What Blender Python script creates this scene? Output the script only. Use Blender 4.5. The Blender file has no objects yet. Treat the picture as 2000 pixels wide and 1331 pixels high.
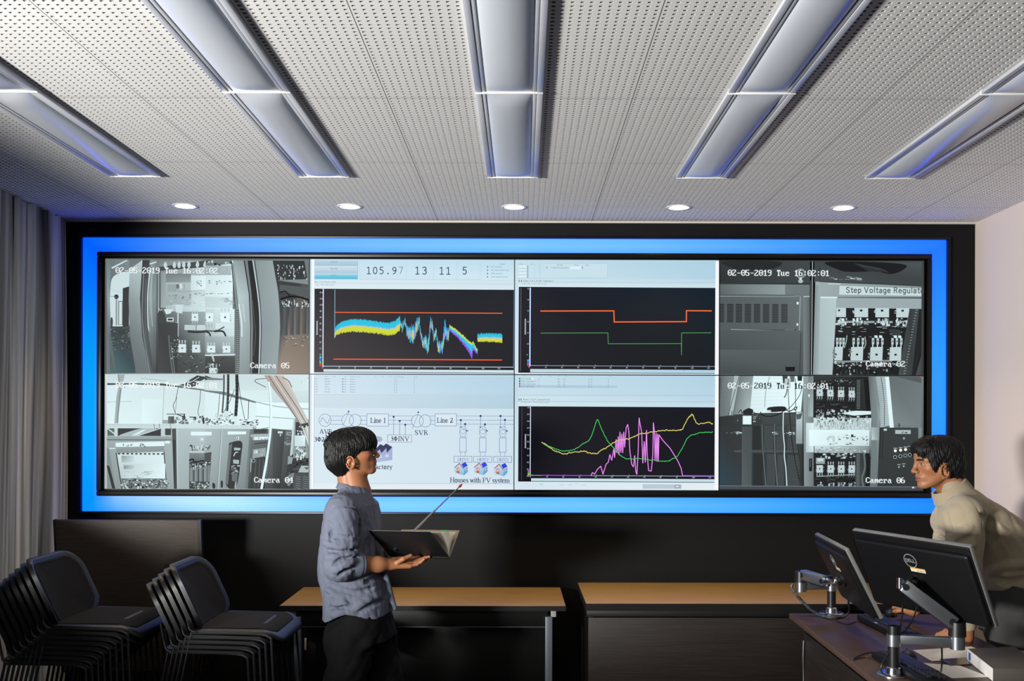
import bpy, bmesh, math, random
import numpy as np
from mathutils import Vector, Matrix, Euler
S = bpy.context.scene
COL = S.collection
PI = math.pi
# ---------------------------------------------------------------- camera, light, exposure
FPX, ROLL = 1960.0, 0.0028          # focal length in pixels of the 2000 x 1331 frame
CAM = Vector((0.054, -5.95, 1.66))
WX0, WX1 = -2.73, 2.73              # side walls
WYR = -9.6                          # rear wall
CZ = 2.88                           # ceiling height
cd = bpy.data.cameras.new('camera'); cam = bpy.data.objects.new('camera', cd); COL.objects.link(cam)
cd.sensor_width = 36.0; cd.lens = FPX / 2000 * 36
cd.shift_x = -22 / 2000; cd.shift_y = 169.5 / 2000
cd.clip_start = 0.05
cam.location = CAM; cam.rotation_euler = (PI / 2, -ROLL, 0)
S.camera = cam
w = bpy.data.worlds.new('world'); S.world = w; w.use_nodes = True
w.node_tree.nodes['Background'].inputs[0].default_value = (0.60, 0.75, 1.0, 1)
w.node_tree.nodes['Background'].inputs[1].default_value = 0.004
S.view_settings.view_transform = 'Standard'; S.view_settings.look = 'None'
S.view_settings.exposure = 0.0; S.view_settings.gamma = 1.0
S.view_settings.use_curve_mapping = False
def lamp(name, kind, loc, energy, color, rot=(0, 0, 0), **kw):
    l = bpy.data.lights.new(name, kind); l.energy = energy; l.color = color
    for k, v in kw.items(): setattr(l, k, v)
    o = bpy.data.objects.new(name, l); COL.objects.link(o)
    o.location = loc; o.rotation_euler = rot
    return o
def aim(o, target):
    o.rotation_euler = (Vector(target) - o.location).to_track_quat('-Z', 'Y').to_euler()
# added key light, assumed daylight, outside an unseen window opening in the left wall
added_key = lamp('assumed_window_light', 'AREA', (-3.80, -6.2, 1.55), 760, (1.0, 0.985, 0.965), shape='RECTANGLE', size=0.9, size_y=0.42)
aim(added_key, (-1.4, -3.9, 2.8))
# added fill light behind the camera, no fixture known there
rear = lamp('rear_fill_light', 'AREA', (-1.3, -7.4, CZ - 0.12), 8, (1.0, 0.90, 0.78), shape='RECTANGLE', size=1.2, size_y=0.6)
# ---------------------------------------------------------------- helpers
def at(px, py, d):
    """world point that the photograph shows at (px, py), at depth d from the camera"""
    u, v = px - 1022, py - 835
    return Vector((CAM.x + (u - ROLL * v) * d / FPX, CAM.y + d, CAM.z - (v + ROLL * u) * d / FPX))
def at_z(px, py, z):
    u, v = px - 1022, py - 835
    return at(px, py, (CAM.z - z) * FPX / (v + ROLL * u))
def s2l(c):
    return tuple(((x / 255) / 12.92 if x / 255 <= 0.04045 else ((x / 255 + 0.055) / 1.055) ** 2.4) for x in c[:3])
_M = {}
def mat(name, rgb=(128, 128, 128), rough=0.6, metal=0.0, spec=0.5, emit=None, estr=1.0, noise=None, bump=None, sheen=0, coat=0, alpha=None, trans=0):
    """noise=(scale, amount, detail, stretch xyz)  bump=(scale, strength, stretch)"""
    if name in _M: return _M[name]
    m = bpy.data.materials.new(name); m.use_nodes = True; _M[name] = m
    nt = m.node_tree; b = nt.nodes['Principled BSDF']
    col = s2l(rgb)
    b.inputs['Base Color'].default_value = (*col, 1); b.inputs['Roughness'].default_value = rough
    b.inputs['Metallic'].default_value = metal; b.inputs['Specular IOR Level'].default_value = spec
    if sheen: b.inputs['Sheen Weight'].default_value = sheen; b.inputs['Sheen Roughness'].default_value = 0.5
    if coat: b.inputs['Coat Weight'].default_value = coat; b.inputs['Coat Roughness'].default_value = 0.15
    if trans: b.inputs['Transmission Weight'].default_value = trans
    if alpha is not None: b.inputs['Alpha'].default_value = alpha
    if emit: b.inputs['Emission Color'].default_value = (*s2l(emit), 1); b.inputs['Emission Strength'].default_value = estr
    if noise or bump: tc = nt.nodes.new('ShaderNodeTexCoord')
    def nz(sc, det, stretch):
        mp = nt.nodes.new('ShaderNodeMapping'); mp.inputs['Scale'].default_value = stretch
        nt.links.new(tc.outputs['Object'], mp.inputs['Vector'])
        n = nt.nodes.new('ShaderNodeTexNoise'); n.inputs['Scale'].default_value = sc; n.inputs['Detail'].default_value = det
        nt.links.new(mp.outputs[0], n.inputs['Vector']); return n
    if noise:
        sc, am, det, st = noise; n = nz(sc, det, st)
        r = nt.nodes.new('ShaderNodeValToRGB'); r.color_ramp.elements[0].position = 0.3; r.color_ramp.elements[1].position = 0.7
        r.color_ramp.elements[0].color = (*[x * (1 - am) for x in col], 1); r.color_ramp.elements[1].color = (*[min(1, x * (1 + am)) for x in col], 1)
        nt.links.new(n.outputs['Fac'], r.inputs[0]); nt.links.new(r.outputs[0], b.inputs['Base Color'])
    if bump:
        sc, strg, st = bump; n = nz(sc, 3, st)
        bp = nt.nodes.new('ShaderNodeBump'); bp.inputs['Strength'].default_value = strg; bp.inputs['Distance'].default_value = 0.01
        nt.links.new(n.outputs['Fac'], bp.inputs['Height']); nt.links.new(bp.outputs[0], b.inputs['Normal'])
    return m
def attr_mat(name, rough=0.5, spec=0.5, emission=False, attr='col', sss=0, bump=None, tintnoise=0):
    if name in _M: return _M[name]
    m = bpy.data.materials.new(name); m.use_nodes = True; _M[name] = m
    nt = m.node_tree; b = nt.nodes['Principled BSDF']
    a = nt.nodes.new('ShaderNodeAttribute'); a.attribute_name = attr
    b.inputs['Roughness'].default_value = rough; b.inputs['Specular IOR Level'].default_value = spec
    if emission:
        b.inputs['Base Color'].default_value = (0.004, 0.004, 0.005, 1)
        nt.links.new(a.outputs['Color'], b.inputs['Emission Color']); b.inputs['Emission Strength'].default_value = 1.0
    else:
        nt.links.new(a.outputs['Color'], b.inputs['Base Color'])
        if sss: b.inputs['Subsurface Weight'].default_value = sss; b.inputs['Subsurface Radius'].default_value = (0.012, 0.005, 0.003); b.inputs['Subsurface Scale'].default_value = 0.4
    if bump:
        tc = nt.nodes.new('ShaderNodeTexCoord'); n = nt.nodes.new('ShaderNodeTexNoise'); n.inputs['Scale'].default_value = bump[0]
        nt.links.new(tc.outputs['Object'], n.inputs['Vector'])
        bp = nt.nodes.new('ShaderNodeBump'); bp.inputs['Strength'].default_value = bump[1]; bp.inputs['Distance'].default_value = 0.004
        nt.links.new(n.outputs['Fac'], bp.inputs['Height']); nt.links.new(bp.outputs[0], b.inputs['Normal'])
    return m
def empty(name, label=None, cat=None, loc=(0, 0, 0), rz=0, group=None):
    o = bpy.data.objects.new(name, None); COL.objects.link(o); o.empty_display_size = 0.1
    o.location = loc; o.rotation_euler = (0, 0, rz)
    return tag(o, label, cat, group)
def tag(o, label=None, cat=None, group=None, kind=None):
    if label: o['label'] = label
    if cat: o['category'] = cat
    if group: o['group'] = group
    if kind: o['kind'] = kind
    return o
def link_mesh(name, me, m, parent=None, label=None):
    o = bpy.data.objects.new(name, me); COL.objects.link(o)
    ms = m if isinstance(m, (list, tuple)) else [m]
    for x in ms: me.materials.append(x)
    if parent is not None: o.parent = parent
    if label: o['label'] = label
    return o
class MB:
    """collects shapes for ONE mesh object"""
    def __init__(s): s.bm = bmesh.new()
    def _m(s, geom, M):
        bmesh.ops.transform(s.bm, matrix=M, verts=geom)
    def box(s, lo, hi, bev=0.0, M=None, seg=2):
        t = bmesh.new()
        bmesh.ops.create_cube(t, size=1)
        lo, hi = Vector(lo), Vector(hi); c = (lo + hi) / 2; d = hi - lo
        for v in t.verts: v.co = Vector((v.co.x * d.x, v.co.y * d.y, v.co.z * d.z)) + c
        if bev: bmesh.ops.bevel(t, geom=t.edges[:], offset=bev, segments=seg, profile=0.5, affect='EDGES')
        if M is not None: bmesh.ops.transform(t, matrix=M, verts=t.verts)
        s.add(t); return s
    def add(s, t):
        me = bpy.data.meshes.new('tmp'); t.to_mesh(me); t.free(); s.bm.from_mesh(me); bpy.data.meshes.remove(me)
    def cyl(s, a, b, r, r2=None, n=20, caps=True):
        a, b = Vector(a), Vector(b); r2 = r if r2 is None else r2
        t = bmesh.new(); L = (b - a).length
        bmesh.ops.create_cone(t, cap_ends=caps, segments=n, radius1=r, radius2=r2, depth=L)
        q = (b - a).to_track_quat('Z', 'Y').to_matrix().to_4x4()
        bmesh.ops.transform(t, matrix=Matrix.Translation((a + b) / 2) @ q, verts=t.verts)
        s.add(t); return s
    def tube(s, pts, r, n=10, smooth=True, caps=True):
        P = [Vector(p) for p in pts]
        if smooth and len(P) > 2: P = catmull(P, 6)
        rs = r if isinstance(r, (list, tuple)) else None
        rings = []; up = None
        for i, p in enumerate(P):
            d = (P[min(i + 1, len(P) - 1)] - P[max(i - 1, 0)]).normalized()
            if up is None:
                up = Vector((0, 0, 1)) if abs(d.z) < 0.9 else Vector((1, 0, 0))
            x = (up - d * up.dot(d)).normalized(); y = d.cross(x); up = x
            rr = r if rs is None else rs[0] + (rs[1] - rs[0]) * i / (len(P) - 1)
            rings.append([s.bm.verts.new(p + x * (rr * math.cos(2 * PI * k / n)) + y * (rr * math.sin(2 * PI * k / n))) for k in range(n)])
        for A, B in zip(rings, rings[1:]):
            for k in range(n): s.bm.faces.new((A[k], A[(k + 1) % n], B[(k + 1) % n], B[k]))
        if caps: s.bm.faces.new(rings[0][::-1]); s.bm.faces.new(rings[-1])
        return s
    def lathe(s, prof, c=(0, 0, 0), n=32, M=None, caps=True):
        rings = []; vs = []
        for (r, z) in prof:
            R = [s.bm.verts.new((c[0] + r * math.cos(2 * PI * k / n), c[1] + r * math.sin(2 * PI * k / n), c[2] + z)) for k in range(n)]
            rings.append(R); vs += R
        for A, B in zip(rings, rings[1:]):
            for k in range(n): s.bm.faces.new((A[k], A[(k + 1) % n], B[(k + 1) % n], B[k]))
        if caps and prof[0][0] > 1e-6: s.bm.faces.new(rings[0][::-1])
        if caps and prof[-1][0] > 1e-6: s.bm.faces.new(rings[-1])
        if M is not None: bmesh.ops.transform(s.bm, matrix=M, verts=vs)
        return s
    def prism(s, pts, a, b=None, bev=0):
        """polygon pts (3D) extruded by vector a"""
        t = bmesh.new(); a = Vector(a)
        A = [t.verts.new(Vector(p)) for p in pts]; B = [t.verts.new(Vector(p) + a) for p in pts]
        t.faces.new(A[::-1]); t.faces.new(B); n = len(pts)
        for k in range(n): t.faces.new((A[k], A[(k + 1) % n], B[(k + 1) % n], B[k]))
        if bev: bmesh.ops.bevel(t, geom=t.edges[:], offset=bev, segments=2, profile=0.5, affect='EDGES')
        bmesh.ops.recalc_face_normals(t, faces=t.faces)
        s.add(t); return s
    def sheet(s, rows, thick=None):
        """grid surface from rows of points, optionally thickened along normals"""
        t = bmesh.new(); R = [[t.verts.new(Vector(p)) for p in r] for r in rows]
        for A, B in zip(R, R[1:]):
            for k in range(len(A) - 1): t.faces.new((A[k], A[k + 1], B[k + 1], B[k]))
        if thick:
            bmesh.ops.recalc_face_normals(t, faces=t.faces)
            bmesh.ops.solidify(t, geom=t.faces[:], thickness=thick)
        s.add(t); return s
    def xf(s, M): bmesh.ops.transform(s.bm, matrix=M, verts=s.bm.verts); return s
    def build(s, name, m, parent=None, label=None, smooth=35):
        bmesh.ops.recalc_face_normals(s.bm, faces=s.bm.faces)
        me = bpy.data.meshes.new(name); s.bm.to_mesh(me); s.bm.free()
        o = link_mesh(name, me, m, parent, label)
        if smooth:
            me.polygons.foreach_set('use_smooth', [True] * len(me.polygons))
            try: me.set_sharp_from_angle(angle=math.radians(smooth))
            except Exception: pass
        return o
def catmull(P, k=6):
    out = []
    for i in range(len(P) - 1):
        p0, p1, p2, p3 = P[max(i - 1, 0)], P[i], P[i + 1], P[min(i + 2, len(P) - 1)]
        for j in range(k):
            t = j / k
            out.append(0.5 * ((2 * p1) + (p2 - p0) * t + (2 * p0 - 5 * p1 + 4 * p2 - p3) * t * t + (3 * p1 - p0 - 3 * p2 + p3) * t ** 3))
    out.append(P[-1]); return out
def fast_mesh(name, V, Q, mats=None, mi=None, smooth=False):
    me = bpy.data.meshes.new(name); V = np.asarray(V, np.float32); Q = np.asarray(Q, np.int32)
    me.vertices.add(len(V)); me.vertices.foreach_set('co', V.ravel())
    me.loops.add(Q.size); me.loops.foreach_set('vertex_index', Q.ravel())
    n = Q.shape[1]; me.polygons.add(len(Q))
    me.polygons.foreach_set('loop_start', np.arange(0, Q.size, n, dtype=np.int32))
    if mi is not None: me.polygons.foreach_set('material_index', np.asarray(mi, np.int32))
    if smooth: me.polygons.foreach_set('use_smooth', np.ones(len(Q), bool))
    me.update(); me.validate(); return me
def copy_tree(o, parent=None):
    c = o.copy(); COL.objects.link(c)
    if parent is not None: c.parent = parent
    for ch in list(o.children): copy_tree(ch, c)
    return c
def frame_mb(mb, x0, x1, z0, z1, wd, y0, y1, bev=0.002):
    """rectangular picture-frame ring in the xz plane"""
    mb.box((x0, y0, z1 - wd), (x1, y1, z1), bev); mb.box((x0, y0, z0), (x1, y1, z0 + wd), bev)
    mb.box((x0, y0, z0 + wd), (x0 + wd, y1, z1 - wd), bev); mb.box((x1 - wd, y0, z0 + wd), (x1, y1, z1 - wd), bev)
    return mb
# ---------------------------------------------------------------- the room
def struct(o): o['kind'] = 'structure'; return o
M_black = mat('black wall laminate', (8, 8, 9), 0.6, spec=0.22, bump=(900, 0.05, (1, 1, 1)))
M_white = mat('white painted ceiling board', (225, 224, 220), 0.85, spec=0.2)
M_hole = mat('dark ceiling void', (14, 14, 15), 0.9, spec=0.1)
M_plain = mat('white wallcovering', (208, 195, 184), 0.8, spec=0.2, bump=(420, 0.12, (1, 1, 1)))
M_carpet = mat('dark carpet tile', (34, 35, 38), 0.95, spec=0.1, noise=(300, 0.4, 2, (1, 1, 1)), bump=(500, 0.4, (1, 1, 1)))
struct(MB().box((WX0 - 0.2, WYR - 0.2, -0.12), (WX1 + 0.2, 0.2, 0)).build('floor', M_carpet, smooth=0))
struct(MB().box((WX0 - 0.2, 0, 0), (WX1 + 0.2, 0.2, CZ)).build('wall_back', M_black, smooth=0))
struct(MB().box((WX1, -1.6, 0), (WX1 + 0.15, 0, CZ)).build('wall_right', M_plain, smooth=0))
struct(MB().box((WX1, WYR, 0), (WX1 + 0.15, -1.6, CZ)).build('wall_right_bounce_cut', mat('dark grey low-bounce wall', (62, 62, 64), 0.85, spec=0.2), smooth=0))  # unseen stretch of wall, made dark to cut the light it bounces back
struct(MB().box((WX0 - 0.15, WYR - 0.15, 0), (WX1 + 0.15, WYR, CZ)).build('wall_rear', mat('grey rear wall', (70, 70, 72), 0.85, spec=0.2), smooth=0))
# left wall; unseen window opening assumed, sill and head set to shape the light
wl = MB(); wy0, wy1, wz0, wz1 = -8.4, -1.05, 1.22, 2.36; WT = WX0 - 0.06
wl.box((WT, WYR, 0), (WX0, wy0, CZ)).box((WT, wy1, 0), (WX0, 0, CZ))
wl.box((WT, wy0, 0), (WX0, wy1, wz0)).box((WT, wy0, wz1), (WX0, wy1, CZ))
M_dim = mat('dark grey low-bounce wall', (62, 62, 64), 0.85, spec=0.2)
struct(wl.build('wall_left', M_dim, smooth=0))
wf = MB()
for (a, b) in (((wy0, wz0), (wy0 + 0.05, wz1)), ((wy1 - 0.05, wz0), (wy1, wz1)), ((wy0, wz0), (wy1, wz0 + 0.05)), ((wy0, wz1 - 0.05), (wy1, wz1))):
    wf.box((WX0 - 0.05, a[0], a[1]), (WX0 - 0.02, b[0], b[1]))
struct(wf.build('assumed_window_1', mat('assumed window frame grey', (120, 120, 120), 0.4), smooth=0))  # assumed frame round the unseen opening, added along with the key light
# perforated ceiling: every hole is a pocket in the board
def axis(lo, hi, j0, n0, n1):
    P = 0.91; C = P / 33; segs = []
    for b in range(n0, n1):
        s = j0 + b * P; g = 0.0012
        segs.append((s - g, s + g, 'G', 0))
        for i in range(33):
            c = s + (i + 0.5) * C; h = 0.0056
            segs.append((c - h, c + h, 'H', 1 if i % 8 == 0 else 2))
    segs.sort(); out = []; cur = lo
    for a, b, k, f in segs:
        if b <= lo or a >= hi: continue
        a, b = max(a, lo), min(b, hi)
        if a > cur + 1e-6: out.append((cur, a, 'S', 0))
        out.append((a, b, k, f)); cur = b
    if cur < hi: out.append((cur, hi, 'S', 0))
    return out
DOWN = [(-1.82, -0.40), (-0.91, -0.40), (0.0, -0.40), (0.91, -0.40), (1.82, -0.40)]
def build_ceiling():
    ax = axis(WX0, WX1, -0.455, -4, 5); ay = axis(-3.64, -0.0, -0.41, -5, 2)
    V = []; Q = []; MI = []
    def quad(a, b, c, d, m):
        n = len(V); V.extend((a, b, c, d)); Q.append((n, n + 1, n + 2, n + 3)); MI.append(m)
    for x0, x1, kx, fx in ax:
        cx = (x0 + x1) / 2
        for y0, y1, ky, fy in ay:
            cy = (y0 + y1) / 2
            if y0 > -0.48 and any((cx - dx) ** 2 + (cy - dy) ** 2 < 0.0615 ** 2 for dx, dy in DOWN): continue
            if kx == 'G' or ky == 'G':
                quad((x0, y0, CZ + .004), (x0, y1, CZ + .004), (x1, y1, CZ + .004), (x1, y0, CZ + .004), 1); continue
            if kx == 'H' and ky == 'H':
                deep = fx == 2 and fy == 2; z = CZ + (0.009 if deep else 0.0020)
                quad((x0, y0, z), (x0, y1, z), (x1, y1, z), (x1, y0, z), 1 if deep else 2)
                quad((x0, y0, CZ), (x0, y1, CZ), (x0, y1, z), (x0, y0, z), 3); quad((x1, y0, CZ), (x1, y0, z), (x1, y1, z), (x1, y1, CZ), 0)  # light put into colour: right side white as lit, other sides darker
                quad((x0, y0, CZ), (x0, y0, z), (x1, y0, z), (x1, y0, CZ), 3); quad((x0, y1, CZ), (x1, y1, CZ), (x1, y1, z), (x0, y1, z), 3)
                continue
            quad((x0, y0, CZ), (x0, y1, CZ), (x1, y1, CZ), (x1, y0, CZ), 0)
    # plain board behind the camera and the slab over everything
    def bx(a, b):
        (x0, y0, z0), (x1, y1, z1) = a, b
        p = [(x0, y0, z0), (x1, y0, z0), (x1, y1, z0), (x0, y1, z0), (x0, y0, z1), (x1, y0, z1), (x1, y1, z1), (x0, y1, z1)]
        for f in ((0, 3, 2, 1), (4, 5, 6, 7), (0, 1, 5, 4), (1, 2, 6, 5), (2, 3, 7, 6), (3, 0, 4, 7)): quad(*[p[i] for i in f], 0)
    bx((WX0, WYR, CZ), (WX1, -3.64, CZ + 0.02)); bx((WX0 - .2, WYR - .2, CZ + 0.06), (WX1 + .2, 0.2, CZ + 0.16))
    me = fast_mesh('ceiling', V, Q, mi=MI)
    struct(link_mesh('ceiling', me, [M_white, M_hole, mat('shallow ceiling dimple', (120, 119, 118), 0.85), mat('shaded hole side', (150, 148, 144), 0.9)]))
build_ceiling()
struct(MB().box((WX0, -0.018, CZ - 0.010), (WX1, 0, CZ)).build('trim_1', mat('pale edge trim', (190, 185, 178), 0.5), smooth=0))
# downlights over the video wall
M_em = mat('warm lamp glass', (255, 240, 215), 0.4, emit=(255, 236, 200), estr=9)
M_trim = mat('white lamp trim', (225, 222, 216), 0.35, spec=0.5)
M_refl = mat('silver lamp reflector', (225, 222, 215), 0.25, metal=0.6)
DNAMES = ['leftmost ceiling downlight, nearest the grey curtain', 'second ceiling downlight from the curtain side', 'middle ceiling downlight, in line with the centre light strip', 'fourth ceiling downlight, second from the white right wall', 'rightmost ceiling downlight, nearest the white right wall']
for (dx, dy), nm in zip(DOWN, DNAMES):
    t = empty('recessed_downlight', 'round white ' + nm, 'downlight', (dx, dy, CZ), group='downlights along the video wall')
    MB().lathe([(0.0545, 0.0), (0.056, -0.004), (0.066, -0.004), (0.070, 0.0), (0.066, 0.0005), (0.0545, 0.0005)], n=48, caps=False).build('trim_ring', M_trim, t)
    MB().lathe([(0.0548, 0.0), (0.052, 0.013), (0.0515, 0.013), (0.0535, 0.0)], n=48, caps=False).build('reflector', M_refl, t)
    MB().lathe([(0.0, 0.0125), (0.0515, 0.013), (0.0515, 0.018), (0.0, 0.018)], n=48).build('lamp_glass', M_em, t)
    l = lamp('downlight_lamp', 'SPOT', (dx, dy, CZ - 0.012), 36, (1.0, 0.70, 0.36), (0, 0, 0), spot_size=math.radians(100), spot_blend=0.8, shadow_soft_size=0.045)
# linear lights, switched off
M_house = mat('white enamelled light housing', (215, 216, 217), 0.35, spec=0.5)
M_rail = mat('satin grey light rail', (186, 188, 192), 0.3, spec=0.6)
M_diff = mat('frosted white diffuser', (196, 200, 206), 0.26, spec=0.5)
def linear_light(x, y1, y0, label):
    t = empty('linear_ceiling_light', label, 'ceiling light', (x, y1, CZ), group='linear ceiling lights')
    L = y1 - y0
    MB().box((-0.118, -L + 0.001, -0.010), (0.118, -0.001, -0.0005), 0.003).build('housing', M_house, t)
    for s in (-1, 1):
        r = MB(); r.box((min(s * 0.122, s * 0.100), -L + 0.001, -0.016), (max(s * 0.122, s * 0.100), -0.001, -0.002), 0.002)
        r.box((min(s * 0.098, s * 0.086), -L + 0.001, -0.014), (max(s * 0.098, s * 0.086), -0.001, -0.008), 0.001)
        r.build('side_rail', M_rail, t)
    rows = []; n = 20; W = 0.0815
    for j, yy in enumerate([0.005, 0.012, 0.028, 0.05, 0.08, 0.13] + [0.13 + (L - 0.26) * k / 6 for k in range(1, 6)] + [L - 0.13, L - 0.08, L - 0.05, L - 0.028, L - 0.012, L - 0.005]):
        e = min(yy - 0.005, L - 0.005 - yy); q = 1 - max(0, 1 - e / 0.125) ** 2
        rows.append([(W * math.sin(a) / math.sin(1.15), -yy, -0.0125 - (0.0005 + 0.0165 * q) * (math.cos(a) - math.cos(1.15)) / (1 - math.cos(1.15))) for a in [(-1.15 + 2.3 * k / n) for k in range(n + 1)]])
    MB().sheet(rows, 0.003).build('diffuser', M_diff, t, smooth=60)
    MB().box((-0.122, -0.004, -0.0185), (0.122, 0, -0.0005), 0.001).build('end_cap', M_house, t)
    MB().box((-0.122, -L, -0.0185), (0.122, -L + 0.004, -0.0005), 0.001).build('end_cap', M_house, t)
RN = ['far left row', 'second row from left', 'centre row', 'fourth row from left', 'far right row']
for k in range(5):
    for j, (a, b) in enumerate(((-1.11, -2.335), (-2.337, -3.56))):
        linear_light((k - 2) * 0.91, a, b, 'unlit ceiling light with grey diffuser, ' + RN[k] + (', nearer the video wall' if j == 0 else ', nearer the viewer'))
# pleated curtain along the left wall
def curtain():
    rng = random.Random(4); ys = []; y = -0.012
    prof = []; ph = 0
    while y > -1.0:
        wl_ = rng.choice([0.018, 0.024, 0.034, 0.05]); am = rng.uniform(0.016, 0.048)
        for k in range(6):
            a = k / 6 * 2 * PI; prof.append((y - wl_ * k / 6, 0.03 + am * (1 - math.cos(a))))
        y -= wl_
    rows = []
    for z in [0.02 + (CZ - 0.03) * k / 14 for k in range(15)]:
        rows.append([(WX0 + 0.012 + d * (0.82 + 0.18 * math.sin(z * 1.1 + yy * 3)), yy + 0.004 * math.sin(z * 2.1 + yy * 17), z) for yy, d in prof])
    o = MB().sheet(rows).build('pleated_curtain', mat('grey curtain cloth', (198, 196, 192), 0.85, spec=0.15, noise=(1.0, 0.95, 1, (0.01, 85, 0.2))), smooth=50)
    tag(o, 'grey curtain hanging in fine vertical pleats along the left wall', 'curtain')
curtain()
# ---------------------------------------------------------------- drawing pictures on the display panels (flat emissive pixels)
def g(v, t=1.0):
    """bluish grey of the monochrome camera pictures"""
    return (v * (1 - 0.10 * t), v * (1 - 0.012 * t), v)
class Canvas:
    def __init__(s, x0, y0, x1, y1):
        s.V = []; s.F = []; s.C = []; s.z = 0.0; s.o = (0, 0, 1); s.clip = (x0, y0, x1, y1)
    def frame(s, ox, oy, sc): s.o = (ox, oy, 1 / sc); return s
    def P(s, x, y):
        X, Y = s.o[0] + x * s.o[2], s.o[1] + y * s.o[2]
        a, b, c, d = s.clip
        return (min(max(X, a), c), min(max(Y, b), d))
    def up(s): s.z += 1
    def poly(s, pts, c, up=True):
        """c: one colour or one per point"""
        if up: s.up()
        cs = c if isinstance(c[0], (tuple, list)) else [c] * len(pts)
        n = len(s.V)
        for (x, y) in pts: q = s.P(x, y); s.V.append((q[0], q[1], s.z))
        s.F.append(tuple(range(n, n + len(pts)))); s.C.append([s2l(k) for k in cs])
    def rect(s, x0, y0, x1, y1, c, up=True, cb=None, cr=None):
        cs = c
        if cb is not None: cs = [c, c, cb, cb]
        if cr is not None: cs = [c, cr, cr, c]
        s.poly([(x0, y0), (x1, y0), (x1, y1), (x0, y1)], cs, up)
    def quad(s, x0, y0, x1, y1, tl, tr, br, bl): s.poly([(x0, y0), (x1, y0), (x1, y1), (x0, y1)], [tl, tr, br, bl])
    def line(s, pts, w, c, up=True):
        if up: s.up()
        for (x0, y0), (x1, y1) in zip(pts, pts[1:]):
            dx, dy = x1 - x0, y1 - y0; L = math.hypot(dx, dy) or 1e-6; nx, ny = -dy / L * w / 2, dx / L * w / 2
            ex, ey = dx / L * w * 0.35, dy / L * w * 0.35
            s.poly([(x0 + nx - ex, y0 + ny - ey), (x1 + nx + ex, y1 + ny + ey), (x1 - nx + ex, y1 - ny + ey), (x0 - nx - ex, y0 - ny - ey)], c, False)
    def curve(s, pts, w, c, k=6):
        P = catmull([Vector((a, b, 0)) for a, b in pts], k); s.line([(p.x, p.y) for p in P], w, c)
    def blob(s, pts, c, k=5):
        P = [Vector((a, b, 0)) for a, b in pts]; n = len(P); out = []
        for i in range(n):
            p0, p1, p2, p3 = P[i - 1], P[i], P[(i + 1) % n], P[(i + 2) % n]
            for j in range(k):
                t = j / k; q = 0.5 * ((2 * p1) + (p2 - p0) * t + (2 * p0 - 5 * p1 + 4 * p2 - p3) * t * t + (3 * p1 - p0 - 3 * p2 + p3) * t ** 3); out.append((q.x, q.y))
        s.poly(out, c)
    def band(s, L, R, cl, cr=None):
        """vertical curved strip between two polylines with the same number of points; colour per row or single"""
        s.up(); n = len(L); cr = cr or cl
        for i in range(n - 1):
            a = cl[i] if isinstance(cl[0], (tuple, list)) else cl; b = cl[i + 1] if isinstance(cl[0], (tuple, list)) else cl
            e = cr[i] if isinstance(cr[0], (tuple, list)) else cr; f = cr[i + 1] if isinstance(cr[0], (tuple, list)) else cr
            s.poly([L[i], R[i], R[i + 1], L[i + 1]], [a, e, f, b], False)
    def disc(s, cx, cy, r, c, n=20, ry=None): s.poly([(cx + r * math.cos(2 * PI * k / n), cy + (ry or r) * math.sin(2 * PI * k / n)) for k in range(n)], c)
    def ring(s, cx, cy, r, w, c, n=36, ry=None): s.line([(cx + r * math.cos(2 * PI * k / n), cy + (ry or r) * math.sin(2 * PI * k / n)) for k in range(n + 1)], w, c)
    def specks(s, x0, y0, x1, y1, n, cols, wd, ht, seed=0):
        r = random.Random(seed); s.up()
        for i in range(n):
            x, y = r.uniform(x0, x1), r.uniform(y0, y1); a, b = r.uniform(0.3, 1) * wd, r.uniform(0.3, 1) * ht
            s.rect(x, y, x + a, y + b, r.choice(cols), False)
    def strokes(s, txt, x, y, h, c, w, font, track=1.0):
        """single-line lettering; y is the baseline"""
        k = h / 7.0; s.up()
        for ch in txt:
            if ch == ' ': x += 2.6 * k * track; continue
            adv, st = font[ch]
            for th, pts in st:
                s.line([(x + a * k, y - b * k) for a, b in pts], w * (1.0 if th else 0.55), c, False)
            x += adv * k * track
        return x
    def text(s, txt, x, y, h, c, sx=1.0):
        """plain sans lettering, y baseline, h cap height"""
        vs, fs = glyphs(txt); k = h / 0.70; s.up(); n = len(s.V)
        for a, b in vs: q = s.P(x + a * k * sx, y - b * k); s.V.append((q[0], q[1], s.z))
        for f in fs: s.F.append(tuple(n + i for i in f)); s.C.append([s2l(c)] * len(f))
    def osd(s, txt, x, y, cw, chh, c, dark=None):
        """camera overlay in 8 x 14 dot characters; x, y top left of the first cell. dark: indices drawn black"""
        s.up()
        for i, ch in enumerate(txt):
            rows = VGA.get(ch)
            if not rows: continue
            col = (16, 24, 28) if dark and i in dark else c
            for r, bits in enumerate(rows):
                b = 0
                while b < 8:
                    if bits >> (7 - b) & 1:
                        e = b
                        while e < 8 and bits >> (7 - e) & 1: e += 1
                        s.rect(x + (i + b / 8) * cw, y + r / len(rows) * chh, x + (i + e / 8) * cw, y + (r + 1.05) / len(rows) * chh, col, False); b = e
                    else: b += 1
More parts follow.
